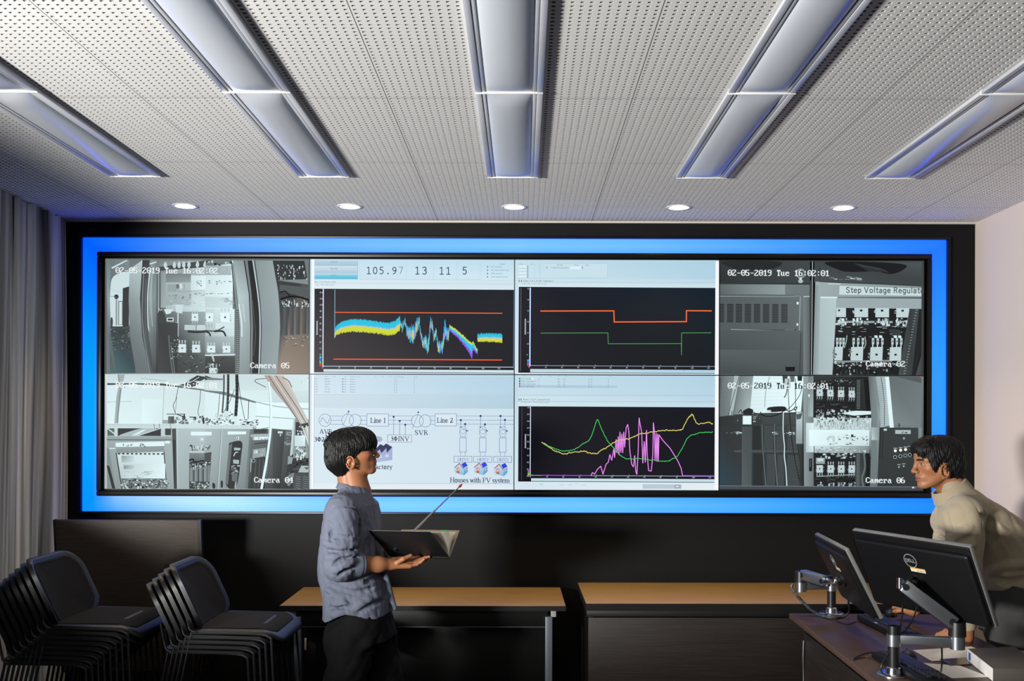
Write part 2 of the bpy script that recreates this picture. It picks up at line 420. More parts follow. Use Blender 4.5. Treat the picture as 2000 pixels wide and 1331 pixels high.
    def contactor(s, x, y, w, h, v=235, up_=True, dn=True, seed=0):
        r = random.Random(seed); s.rect(x, y, x + w, y + h, g(v)); s.rect(x + w * .4, y + h * .4, x + w * .6, y + h * .56, g(25))
        s.specks(x - w * .16, y + h * .1, x, y + h * .9, 4, [g(v * .8), g(v * .55)], w * .14, h * .2, seed); s.specks(x + w, y + h * .1, x + w * 1.04, y + h * .9, 4, [g(v * .8), g(v * .5)], w * .14, h * .2, seed + 1)
        for k in range(3):
            cx = x + w * (0.12 + 0.38 * k)
            if up_: s.rect(cx - w * .09, y - h * .48, cx + w * .09, y - h * .16, g(v * .85)); s.disc(cx, y - h * .1, w * .07, g(v * .9), 8)
            if dn: s.rect(cx - w * .07, y + h * 1.05, cx + w * .07, y + h * 1.4, g(v * .85)); s.rect(cx - w * .11, y + h * 1.3, cx - w * .03, y + h * 1.6, g(v * .6))
    def build(s, name, parent, y0):
        V = []
        for (px, py, z) in s.V:
            u, v = px - 1022, py - 835; D = -CAM.y
            V.append((CAM.x + (u - ROLL * v) * D / FPX, y0 - 0.00002 * z, CAM.z - (v + ROLL * u) * D / FPX))
        me = bpy.data.meshes.new(name); me.from_pydata(V, [], s.F)
        # all pictures face the room
        if not me.attributes.get('col'): at_ = me.attributes.new('col', 'FLOAT_COLOR', 'CORNER')
        flat = []
        for c in s.C:
            for k in c: flat += [k[0], k[1], k[2], 1.0]
        at_.data.foreach_set('color', np.array(flat, np.float32))
        return link_mesh(name, me, attr_mat('lit display pixels', 0.35, 0.25, True), parent)
_G = {}
def glyphs(txt):
    if txt in _G: return _G[txt]
    cu = bpy.data.curves.new('t', 'FONT'); cu.body = txt; cu.size = 1.0; cu.resolution_u = 2
    o = bpy.data.objects.new('t', cu); COL.objects.link(o)
    dg = bpy.context.evaluated_depsgraph_get(); e = o.evaluated_get(dg); me = e.to_mesh()
    r = ([(v.co.x, v.co.y) for v in me.vertices], [tuple(p.vertices) for p in me.polygons])
    e.to_mesh_clear(); bpy.data.objects.remove(o); bpy.data.curves.remove(cu)
    _G[txt] = r; return r
VGA = {k: [int(v[i:i + 2], 16) for i in range(0, len(v), 2)] for k, v in {
    '0': '3c66c3c3dbdbc3c3663c', '1': '1838781818181818187e'[0:20], '2': '7cc6060c183060c0c6fe', '3': '7cc606063c060606c67c',
    '4': '0c1c3c6cccfe0c0c0c1e', '5': 'fec0c0c0fc060606c67c', '6': '3860c0c0fcc6c6c6c67c', '9': '7cc6c6c67e0606060c78',
    '-': '00000000007e00000000', ':': '00001818000000181800', 'T': '7e7e5a1818181818183c', 'u': '000000cccccccccccc76',
    'e': '0000007cc6fec0c0c67c', 'C': '3c66c2c0c0c0c0c2663c', 'a': '000000780c7ccccccc76', 'm': '000000ecfed6d6d6d6c6',
    'r': '000000dc76666060 60f0'.replace(' ', '')}.items()}
def _font(src):
    F = {}
    for ln in src.strip().split('\n'):
        ch, adv, rest = ln.split(' ', 2); st = []
        for part in rest.split(';'):
            t, *nums = part.split(); pts = [tuple(float(q) for q in n.split(',')) for n in nums]; st.append((t == 'T', pts))
        F[ch] = (float(adv), st)
    return F
SERIF = _font('''
A 7.0 t .6,0 3.5,7;T 3.5,7 6.3,0;t 1.8,2.4 5.2,2.4;t -.1,.1 1.6,.1;t 5.2,.1 7,.1
V 6.8 T .7,7 3.6,0;t 3.6,0 6.2,7;t -.1,6.9 1.8,6.9;t 5.2,6.9 6.9,6.9
R 6.6 T 1.2,0 1.2,7;t .2,6.9 3.6,6.9 4.7,6.3 5,5.3 4.6,4.2 3.4,3.6 1.2,3.6;T 3,3.6 5.8,.1;t .2,.1 2.2,.1;t 5,.1 6.6,.1
S 5.4 t 4.7,5.2 4.4,6.6 2.6,7.1 1,6.6;T 1,6.6 .7,5.3 1.6,4.2 3.6,3.2 4.7,2 4.3,.6;t 4.3,.6 2.6,-.1 .9,.4 .5,2
L 5.6 T 1.3,0 1.3,7;t .2,6.9 2.3,6.9;t .2,.1 4.9,.1 5.3,1.8
i 2.2 T 1.1,0 1.1,4.6;t .2,4.5 1,4.5;t .1,.1 2,.1;T 1.1,6.2 1.1,6.9
n 4.9 T 1,0 1,4.6;t .1,4.5 1,4.5;t .1,.1 1.9,.1;t 1,3.5 2,4.5 3,4.6 3.7,4;T 3.7,4 3.7,0;t 2.9,.1 4.6,.1
e 4.2 t .6,2.6 3.6,2.6 3.5,3.8 2.6,4.7 1.5,4.6;T 1.5,4.6 .6,3.4 .6,1.5 1.4,.2;t 1.4,.2 2.5,0 3.7,1.2
1 4.6 T 2.1,0 2.1,7;t .8,6 2.1,7;t .8,.1 3.4,.1
2 4.8 t .6,5.4 1,6.6 2.2,7 3.4,6.5;T 3.4,6.5 3.8,5.2 3.2,3.8 .6,.3 4.3,.3;t 4.2,.3 4.6,1.6
3 4.6 t .7,6 1.4,6.9 2.6,7 3.5,6.3;T 3.5,6.3 3.5,4.8 2.2,3.9 3.7,3 4,1.8 3.4,.5;t 3.4,.5 2,-.1 .5,.4
0 4.7 T 2.3,7 1.1,6 .7,3.5 1.1,1 2.3,0 3.6,1 4,3.5 3.6,6 2.3,7
# 6.0 T 2.9,0 2.9,7;t 1.7,.1 4.1,.1;t 1.7,6.9 4.1,6.9;T 2.9,5.6 1,5.1 .4,3.5 1,1.9 2.9,1.4 4.8,1.9 5.4,3.5 4.8,5.1 2.9,5.6
I 3.0 T 1.5,0 1.5,7;t .4,6.9 2.6,6.9;t .4,.1 2.6,.1
N 7.0 t 1.2,0 1.2,7;T 1.2,7 5.7,0;t 5.7,0 5.7,7;t .1,6.9 1.3,6.9;t .2,.1 2.2,.1;t 4.7,6.9 6.7,6.9
a 4.2 t .8,3.7 1.4,4.6 2.5,4.6 3,3.9;T 3,3.9 3,.5;t 3,.5 3.5,0 4.1,.4;T 3,2.8 1.2,2 .6,1.1 1.1,.1;t 1.1,.1 2,.1 3,1
c 4.2 T 1.5,4.5 .6,3.2 .6,1.4 1.5,.1;t 1.5,4.5 2.6,4.7 3.5,3.7;t 1.5,.1 2.6,0 3.7,1.1
t 2.9 T 1.3,5.9 1.3,.7;t 1.3,.7 1.8,0 2.8,.4;t .2,4.5 2.6,4.5
o 4.7 T 2.3,4.7 1,4 .6,2.3 1,.6 2.3,0 3.6,.6 4,2.3 3.6,4 2.3,4.7
r 3.4 T 1.1,0 1.1,4.6;t .1,4.5 1.1,4.5;t .1,.1 2.1,.1;t 1.1,3.4 2,4.6;T 2,4.6 3,4.4
y 4.6 T .6,4.6 2.4,.2;t 4,4.6 2.2,-.4 1.4,-1.9 .4,-1.9;t 0,4.5 1.6,4.5;t 3.2,4.5 4.6,4.5
H 7.1 T 1.3,0 1.3,7;T 5.7,0 5.7,7;t 1.3,3.6 5.7,3.6;t .3,6.9 2.3,6.9;t .3,.1 2.3,.1;t 4.7,6.9 6.7,6.9;t 4.7,.1 6.7,.1
u 4.9 T 1,4.6 1,.9;t 1,.9 1.8,0 2.8,.2 3.6,.9;T 3.6,4.6 3.6,0;t .1,4.5 1,4.5;t 2.8,4.5 3.6,4.5;t 3.6,.1 4.6,.1
s 3.6 t 3,3.6 2.8,4.5 1.8,4.7 .9,4.2;T .9,4.2 .8,3.4 2.9,1.5 3,.6;t 3,.6 2.2,-.1 1,.1 .6,1.2
w 6.6 T .6,4.6 2,0;t 2,0 3.2,4.4;T 3.2,4.4 4.6,0;t 4.6,0 5.9,4.6;t -.1,4.5 1.4,4.5;t 5.1,4.5 6.6,4.5
h 4.9 T 1,0 1,7.3;t .1,7.2 1,7.2;t .1,.1 1.9,.1;t 1,3.5 2,4.5 3,4.6 3.7,4;T 3.7,4 3.7,0;t 2.9,.1 4.6,.1
P 5.5 T 1.2,0 1.2,7;t .2,6.9 3.6,6.9 4.7,6.3 5,5.2 4.6,4 3.4,3.3 1.2,3.3;t .2,.1 2.3,.1
F 5.4 T 1.3,0 1.3,7;t .2,6.9 4.9,6.9 5.1,5.4;t 1.3,3.6 3.8,3.6;t 3.8,4.4 3.8,2.8;t .2,.1 2.5,.1
m 7.4 T 1,0 1,4.6;t .1,4.5 1,4.5;t .1,.1 1.9,.1;t 1,3.5 2,4.5 3,4.5 3.6,3.9;T 3.7,3.9 3.7,0;t 2.9,.1 4.5,.1;t 3.7,3.5 4.7,4.5 5.6,4.5 6.3,3.9;T 6.4,3.9 6.4,0;t 5.6,.1 7.2,.1
''')
THIN = _font('''
0 5.4 T 2.4,7 1.1,6.2 .6,4.4 .6,2.6 1.1,.8 2.4,0 3.7,.8 4.2,2.6 4.2,4.4 3.7,6.2 2.4,7
1 5.4 T .8,6 2.5,7 2.5,0;T .8,0 4.2,0
3 5.4 T .7,6.2 2.2,7 3.8,6.3 3.9,4.6 2.2,3.8 4,3 4.2,1.3 3.2,.1 1.9,0 .6,.6
5 5.4 T 3.9,7 1.1,7 .9,4 2.4,4.4 3.9,3.4 4.1,1.6 3,.2 1.8,0 .6,.5
7 5.4 T .5,7 4.2,7 1.8,0
9 5.4 T 4,4.6 3.2,3.3 1.8,3.2 .7,4.3 .7,5.8 1.8,7 3.2,6.8 4.1,5.2 3.9,2.6 2.8,.7 1,0
. 5.4 T 2.1,.1 2.7,.1 2.7,.7 2.1,.7
S 5.2 T 4.2,6 3,6.9 1.6,6.9 .6,6 .8,4.6 4,2.6 4.3,1.2 3.2,.1 1.6,0 .4,1
t 3.6 T 1.6,6.4 1.6,.8 2.4,0 3.2,.3;T .4,4.6 3,4.6
e 4.8 T .6,2.4 3.9,2.6 3.6,4 2.4,4.7 1,4.2 .5,2.4 1,.6 2.4,0 3.8,.7
p 4.8 T .7,4.6 .7,-2;T .7,3.4 2,4.7 3.4,4.3 4,2.4 3.4,.5 2,0 .7,1
V 6.0 T .4,7 2.8,0 5.2,7
o 4.8 T 2.3,4.7 1,4.1 .5,2.4 1,.6 2.3,0 3.6,.6 4.1,2.4 3.6,4.1 2.3,4.7
l 2.6 T 1.2,7 1.2,0
a 4.8 T .8,3.8 2,4.7 3.4,4.4 3.7,3.2 3.7,0;T 3.7,2.8 1.6,2.5 .6,1.4 1,.2 2.4,0 3.7,1.2
g 4.8 T 3.8,4.6 3.8,-1 2.8,-2 1,-1.6;T 3.8,3.4 2.4,4.7 1,4.2 .5,2.4 1,.7 2.4,0 3.8,1.2
R 5.6 T .8,0 .8,7 3.4,7 4.6,5.4 3.4,3.8 .8,3.8;T 2.6,3.8 4.8,0
u 4.8 T .7,4.6 .7,1.2 1.8,0 3,.3 3.8,1.4;T 3.8,4.6 3.8,0
''')
# ---------------------------------------------------------------- video wall: blue light frame, bezel, eight displays
ZT, ZB, XL, XR = 2.6525, 1.2880, -2.4200, 2.4200      # lit area of the display array
M_gloss = mat('glossy black bezel', (10, 10, 11), 0.34, spec=0.3)
def blue_panel():
    t = empty('blue_light_frame', 'glowing blue light panel framing the whole video wall', 'light panel', (0, 0, 0))
    c = Canvas(0, 0, 2000, 1331)
    # four strips, each in lengths with their own brightness of LED
    top = [(0, 84, 246), (40, 122, 245), (88, 150, 240), (108, 164, 240), (116, 170, 240), (108, 164, 240), (86, 150, 240), (48, 128, 243), (14, 104, 243)]
    bot = [(0, 130, 250), (38, 144, 246), (86, 166, 246), (116, 180, 246), (112, 176, 244), (98, 168, 242), (78, 154, 240), (44, 138, 240), (16, 120, 240)]
    lef = [(0, 84, 250), (0, 106, 252), (0, 130, 253), (0, 143, 254), (0, 146, 254), (0, 143, 253), (0, 130, 250)]
    rig = [(14, 104, 243), (20, 118, 246), (30, 130, 248), (38, 138, 250), (36, 138, 250), (24, 128, 246), (16, 120, 240)]
    X0, X1, Z0, Z1 = -2.556, 2.556, 1.156, 2.776; x0, x1, z0, z1 = -2.465, 2.465, 1.245, 2.692
    V = []; F = []; C = []
    def q(pts, cs):
        n = len(V); V.extend([(p[0], -0.006, p[1]) for p in pts]); F.append(tuple(range(n, n + 4))); C.append([s2l(k) for k in cs])
    for cols, zo, zi in ((top, Z1, z1), (bot, Z0, z0)):
        for i in range(8):
            a, b = i / 8, (i + 1) / 8; lo = lambda t: X0 + (X1 - X0) * t; li = lambda t: x0 + (x1 - x0) * t
            zm = (zo + zi) / 2
            dk = lambda k: (k[0] * .86, k[1] * .96, min(255, k[2] * 1.0)); lt = lambda k: (k[0] * 1.12 + 4, k[1] * 1.04, min(255, k[2] * 1.01))
            mo = lambda t: (lo(t) + li(t)) / 2
            q([(lo(a), zo), (lo(b), zo), (mo(b), zm), (mo(a), zm)], [cols[i], cols[i + 1], lt(cols[i + 1]), lt(cols[i])])
            q([(mo(a), zm), (mo(b), zm), (li(b), zi), (li(a), zi)], [lt(cols[i]), lt(cols[i + 1]), dk(cols[i + 1]), dk(cols[i])])
    for cols, xo, xi in ((lef, X0, x0), (rig, X1, x1)):
        for i in range(6):
            a, b = i / 6, (i + 1) / 6; zo = lambda t: Z1 + (Z0 - Z1) * t; zi = lambda t: z1 + (z0 - z1) * t
            q([(xo, zo(a)), (xi, zi(a)), (xi, zi(b)), (xo, zo(b))], [cols[i], cols[i], cols[i + 1], cols[i + 1]])
    me = bpy.data.meshes.new('glowing_panel'); me.from_pydata(V, [], F)
    a_ = me.attributes.new('col', 'FLOAT_COLOR', 'CORNER'); a_.data.foreach_set('color', np.array([x for k in C for p in k for x in (p[0] * 0.85, p[1] * 1.3, p[2] * 3.3, 1.0)], np.float32))
    m = attr_mat('blue light diffuser', 0.3, 0.3, True)
    link_mesh('glowing_panel', me, m, t)
    MB_ = MB(); frame_mb(MB_, -2.572, 2.572, 1.140, 2.792, 0.016, -0.030, 0.0); MB_.build('outer_frame', M_gloss, t)
    MB_ = MB(); frame_mb(MB_, -2.462, 2.462, 1.248, 2.689, 0.030, -0.040, 0.0, 0.006); MB_.build('inner_frame', M_gloss, t)
blue_panel()
YS = -0.022           # plane of the pictures
D_ = {}
NM = ['upper', 'lower']; CN = ['leftmost', 'second from left', 'third from left', 'rightmost']
WHAT = {(0, 0): 'grey camera picture of an open switch cabinet', (1, 0): 'grey camera picture of a room of cabinets under hanging cables', (0, 1): 'numbers above a chart of blue and yellow spiky lines', (1, 1): 'circuit diagram with three little houses',
        (0, 2): 'chart of one orange and one green stepped line', (1, 2): 'chart of magenta, green and yellow curves', (0, 3): 'grey camera picture with a voltage regulator sign', (1, 3): 'grey camera picture of a bright open cabinet between racks'}
PW = (XR - XL) / 4; PH = (ZT - ZB) / 2
for r in range(2):
    for c in range(4):
        x0 = XL + c * PW; z1 = ZT - r * PH
        t = empty('video_wall_display', 'wall display showing a ' + WHAT[(r, c)] if (r, c) != (0, 1) else 'wall display showing ' + WHAT[(r, c)], 'display', (0, 0, 0), group='displays of the video wall')
        b = MB(); frame_mb(b, x0 + 0.0004, x0 + PW - 0.0004, z1 - PH + 0.0004, z1 - 0.0004, 0.0022, -0.027, -0.002, 0); b.build('bezel', M_gloss, t, smooth=0)
        MB().box((x0 + 0.002, -0.019, z1 - PH + 0.002), (x0 + PW - 0.002, -0.003, z1 - 0.002)).build('panel', M_gloss, t, smooth=0)
        D_[(r, c)] = t
def pxbox(r, c):
    def inv(X, Z):
        a = (X - CAM.x) * FPX / -CAM.y; b = (CAM.z - Z) * FPX / -CAM.y
        return (1022 + a + ROLL * b, 835 + b - ROLL * a)
    x0 = XL + c * PW + 0.0024; x1 = x0 + PW - 0.0048; z1 = ZT - r * PH - 0.0024; z0 = z1 - PH + 0.0048
    return x0, x1, z0, z1
class Screen(Canvas):
    """canvas clipped to its own panel, drawn in photograph coordinates"""
    def __init__(s, r, c):
        super().__init__(-1e9, -1e9, 1e9, 1e9); s.rc = (r, c); s.lim = pxbox(r, c); s.clip = None
    def P(s, x, y):
        X, Y = s.o[0] + x * s.o[2], s.o[1] + y * s.o[2]
        u, v = X - 1022, Y - 835; D = -CAM.y - 0.022
        wx = CAM.x + (u - ROLL * v) * D / FPX; wz = CAM.z - (v + ROLL * u) * D / FPX
        a, b, c, d = s.lim
        return (min(max(wx, a), b), min(max(wz, c), d))
    def fill(s, c4):
        a, b, c, d = s.lim; s.up(); n = len(s.V)
        s.V += [(a, d, s.z), (b, d, s.z), (b, c, s.z), (a, c, s.z)]; s.F.append((n, n + 1, n + 2, n + 3)); s.C.append([s2l(k) for k in c4])
    def done(s):
        me = bpy.data.meshes.new('picture'); k = min(0.00002, 0.004 / max(1, s.z))
        me.from_pydata([(x, YS - k * z, zz) for x, zz, z in s.V], [], s.F)
        a_ = me.attributes.new('col', 'FLOAT_COLOR', 'CORNER')
        a_.data.foreach_set('color', np.array([x for q in s.C for p in q for x in (*p, 1.0)], np.float32))
        link_mesh('picture', me, attr_mat('lit display pixels', 0.5, 0.06, True), D_[s.rc])
WHT = (238, 244, 246)
# ---- upper left: camera 05
def cam05():
    k = Screen(0, 0); k.fill([g(120), g(120), g(120), g(90)])
    A = k.frame(190, 495, 5.432)
    A.quad(95, 95, 330, 1310, g(120), g(140), g(70), g(120))
    A.blob([(150, 290), (230, 235), (335, 225), (335, 330), (330, 800), (150, 830), (125, 640), (130, 420)], g(225))
    A.poly([(262, 395), (330, 375), (330, 800), (262, 800)], g(50)); A.rect(215, 530, 262, 785, g(120)); A.rect(225, 540, 255, 780, g(225)); A.rect(188, 500, 205, 790, g(150)); A.disc(195, 485, 24, g(40)); A.blob([(135, 720), (150, 705), (160, 740), (155, 800), (138, 820)], g(70)); A.line([(128, 480), (200, 490)], 4, g(120)); A.line([(130, 400), (262, 450)], 3, g(190))
    A.quad(130, 800, 400, 1310, g(55), g(60), (40, 72, 80), (70, 108, 112)); A.specks(130, 800, 330, 1050, 90, [g(40), g(90), g(130), g(70)], 26, 12, 3)
    A.band([(95, 95), (98, 500), (110, 900), (170, 1310)], [(140, 95), (125, 500), (140, 900), (200, 1310)], [g(130), g(170), g(110), g(90)], [g(120), g(150), g(100), g(95)])
    A.poly([(140, 175), (300, 95), (315, 100), (150, 190)], g(230))
    A.band([(335, 190), (325, 520), (340, 900), (410, 1310)], [(470, 95), (445, 500), (470, 900), (560, 1310)], [g(190), g(150), g(118), g(105)], [g(205), g(165), g(130), g(110)])
    A.band([(470, 95), (445, 500), (470, 900), (555, 1310)], [(545, 95), (520, 500), (540, 900), (600, 1310)], [g(50), g(58), g(70), g(60)], [g(60), g(90), g(85), g(70)])
    A.curve([(485, 200), (470, 600), (490, 900), (560, 1310)], 7, g(150)); A.curve([(548, 210), (528, 480), (532, 760), (548, 860)], 9, g(240)); A.curve([(510, 300), (500, 700), (520, 1000), (580, 1310)], 4, g(120))
    A.band([(560, 95), (540, 500), (545, 900), (600, 1310)], [(630, 95), (615, 500), (625, 900), (660, 1310)], [g(150), g(170), g(120), g(60)], [g(120), g(140), g(95), g(50)])
    A.curve([(575, 210), (560, 500), (580, 800)], 4, g(210)); A.curve([(595, 210), (585, 520), (600, 760)], 3, g(90)); A.poly([(545, 130), (625, 108), (628, 118), (550, 142)], g(235))
    # cabinet interior
    A.quad(620, 95, 1195, 600, g(120), g(180), g(235), g(130)); A.quad(620, 600, 1195, 1310, g(90), g(185), g(70), g(38))
    A.poly([(630, 170), (1195, 85), (1195, 160), (640, 210)], g(70))
    for i, x in enumerate((710, 805, 855, 905, 960, 1050, 1130)): A.blob([(x - 16, 150), (x + 4, 110 - i * 2), (x + 22, 150 - i * 2), (x + 6, 185 - i * 3)], g(215))
    A.quad(665, 220, 1195, 600, g(150), g(185), g(240), g(165)); A.rect(625, 215, 665, 650, g(70)); A.line([(640, 220), (640, 650)], 7, g(205)); A.line([(655, 220), (650, 650)], 5, g(160))
    A.quad(720, 235, 985, 330, g(120), g(130), g(160), g(140)); A.quad(720, 330, 990, 590, g(185), g(195), g(180), g(165)); A.quad(985, 255, 1195, 420, g(225), g(250), g(255), g(225))
    A.rect(735, 350, 835, 430, g(165)); A.rect(830, 350, 860, 395, g(110)); A.strokes('5', 866, 392, 40, WHT, 8, THIN); A.line([(840, 400), (860, 432), (940, 425), (1190, 405)], 4, g(120)); A.line([(915, 345), (915, 410)], 5, g(120))
    A.specks(740, 450, 980, 500, 22, [g(130), g(150), g(110)], 20, 14, 5); A.specks(1040, 290, 1100, 370, 16, [g(90), g(140)], 14, 12, 6); A.rect(1142, 320, 1168, 348, g(120)); A.specks(1000, 440, 1195, 470, 14, [g(110), g(150)], 22, 10, 7); A.specks(740, 510, 1190, 590, 40, [g(150), g(205), g(225)], 40, 8, 8)
    A.quad(720, 575, 1195, 640, g(190), g(230), g(235), g(180))
    A.specks(640, 600, 720, 700, 12, [g(225), g(250), g(200)], 24, 22, 9); A.blob([(640, 650), (690, 640), (735, 760), (700, 850), (640, 800)], g(60)); A.poly([(700, 615), (800, 615), (770, 660), (725, 670)], g(230)); A.poly([(820, 565), (905, 565), (895, 660), (830, 650)], g(222)); A.line([(850, 660), (850, 900)], 12, g(225)); A.line([(835, 760), (835, 830)], 14, g(215))
    A.rect(730, 705, 805, 745, g(220)); A.rect(742, 715, 794, 735, g(40))
    A.quad(640, 760, 850, 1310, g(50), g(60), g(45), g(60)); A.curve([(755, 900), (770, 1100), (800, 1310)], 14, g(105)); A.curve([(780, 1000), (800, 1150), (820, 1310)], 6, g(140)); A.specks(770, 900, 850, 1150, 22, [g(180), g(225)], 22, 8, 10)
    A.rect(920, 780, 1040, 835, g(205)); A.rect(1050, 780, 1195, 835, g(215)); A.curve([(960, 850), (1050, 856), (1150, 850), (1195, 850)], 22, g(60)); A.curve([(1150, 850), (1186, 870), (1190, 950)], 14, g(60))
    A.contactor(995, 660, 70, 78, 238, seed=1); A.contactor(1140, 650, 70, 80, 240, seed=2)
    A.contactor(858, 985, 80, 90, 232, dn=False, seed=3); A.contactor(1003, 990, 84, 84, 232, dn=False, seed=4); A.contactor(1160, 985, 80, 90, 232, dn=False, seed=5)
    A.specks(860, 1080, 1195, 1290, 60, [g(30), g(90), g(170), g(50)], 26, 14, 11)
    B = k.frame(400, 495, 5.432)
    B.quad(0, 95, 290, 610, g(225), g(245), g(250), g(235)); B.poly([(0, 95), (280, 90), (275, 130), (0, 160)], g(120)); B.specks(0, 95, 270, 150, 20, [g(40), g(215), g(90)], 24, 26, 12); B.quad(0, 150, 270, 250, g(175), g(185), g(190), g(170))
    B.specks(0, 170, 270, 250, 60, [g(150), g(205)], 18, 8, 13); B.specks(0, 300, 280, 340, 16, [g(110), g(190)], 26, 16, 14); B.specks(0, 430, 280, 450, 14, [g(120)], 26, 8, 15); B.quad(0, 480, 290, 600, g(210), g(235), g(230), g(215)); B.specks(150, 490, 290, 560, 16, [g(160), g(190)], 40, 16, 16)
    B.quad(0, 610, 310, 900, g(215), g(246), g(225), g(180)); B.contactor(5, 655, 80, 90, 245, seed=17); B.contactor(160, 650, 100, 100, 250, dn=False, seed=18); B.rect(110, 760, 310, 820, g(232)); B.curve([(0, 840), (60, 845), (130, 838), (200, 800)], 14, g(90)); B.curve([(0, 850), (45, 870), (60, 930)], 16, g(60)); B.curve([(100, 848), (190, 850), (225, 920)], 18, g(55))
    B.quad(0, 900, 310, 1310, g(170), g(200), g(50), g(40)); B.contactor(20, 1000, 88, 74, 240, dn=False, seed=19); B.contactor(185, 1000, 82, 74, 240, dn=False, seed=20); B.poly([(0, 1095), (320, 1085), (320, 1100), (0, 1112)], g(225)); B.quad(0, 1110, 318, 1310, g(70), g(75), g(45), g(40)); B.line([(70, 1090), (95, 1160)], 18, g(210)); B.curve([(90, 1150), (150, 1165), (220, 1110)], 5, g(30)); B.contactor(45, 1235, 85, 90, 225, dn=False, seed=21); B.specks(0, 1180, 160, 1300, 30, [g(215), g(40), g(120)], 18, 20, 22)
    B.band([(270, 130), (300, 400), (318, 600), (322, 1310)], [(300, 130), (322, 400), (345, 600), (362, 1310)], g(120), g(150)); B.line([(278, 150), (300, 400), (318, 600)], 7, g(40))
    for y in range(620, 1310, 22): B.rect(322, y, 362, y + 9, g(80), False)
    B.band([(290, 95), (345, 500), (370, 800), (365, 1310)], [(405, 95), (460, 450), (478, 800), (478, 1310)], [g(165), g(205), g(185), g(150)], [g(150), g(185), g(170), g(140)]); B.curve([(355, 560), (385, 740), (390, 900)], 12, g(240)); B.curve([(400, 560), (420, 740)], 7, g(225))
    B.band([(405, 95), (460, 450), (478, 800), (478, 1310)], [(500, 95), (560, 450), (582, 800), (575, 1310)], g(28), g(22)); B.band([(418, 95), (470, 450), (486, 800), (484, 1310)], [(445, 95), (490, 450), (508, 800), (500, 1310)], g(130)); B.curve([(500, 520), (520, 720), (535, 900), (515, 1100)], 4, g(110))
    B.curve([(502, 95), (562, 500), (582, 800), (572, 1310)], 11, g(220)); B.curve([(520, 95), (575, 480), (594, 800), (584, 1310)], 5, g(40))
    B.band([(528, 95), (582, 480), (602, 800), (592, 1310)], [(712, 95), (780, 480), (795, 800), (765, 1310)], [g(150), g(155), g(150), g(150)], [g(165), g(170), g(165), g(165)])
    B.poly([(712, 95), (1120, 95), (1120, 1310), (765, 1310), (795, 900), (795, 700), (770, 400)], [g(45), g(40), (140, 126, 112), (150, 136, 122), g(78), g(66), g(58)])
    B.specks(760, 130, 1080, 280, 55, [g(215), g(150), g(40), g(225)], 14, 36, 23); B.poly([(775, 290), (1090, 340), (1085, 350), (775, 310)], g(90)); B.poly([(770, 300), (1090, 345), (1090, 300), (1060, 290)], g(140)); B.poly([(785, 350), (1100, 375), (1110, 480), (790, 420)], g(88)); B.curve([(790, 430), (850, 420), (900, 480)], 12, g(22)); B.curve([(800, 500), (900, 475), (1000, 480), (1100, 510)], 18, g(22))
    for i, x in enumerate((830, 895, 960, 1030, 1090)):
        B.specks(x - 22, 505, x + 26, 575, 9, [g(235), g(200), g(30)], 16, 34, 30 + i); B.rect(x, 580, x + 44, 885 - i * 4, (88, 92, 94), cr=(58, 62, 64)); B.specks(x - 10, 890, x + 34, 1000, 7, [g(225), g(150), g(60)], 24, 10, 40 + i)
    B.poly([(1045, 95), (1120, 95), (1120, 400), (1108, 380)], g(120)); B.line([(1045, 95), (1110, 390)], 6, g(40)); B.rect(1092, 100, 1120, 400, g(105))
    k.frame(0, 0, 1); k.osd('02-05-2019 Tue 16:02:02', 224.5, 527, 8.7, 11.5, WHT); k.osd('Camera 05', 488.5, 711.5, 8.6, 11, WHT)
    k.done()
cam05()
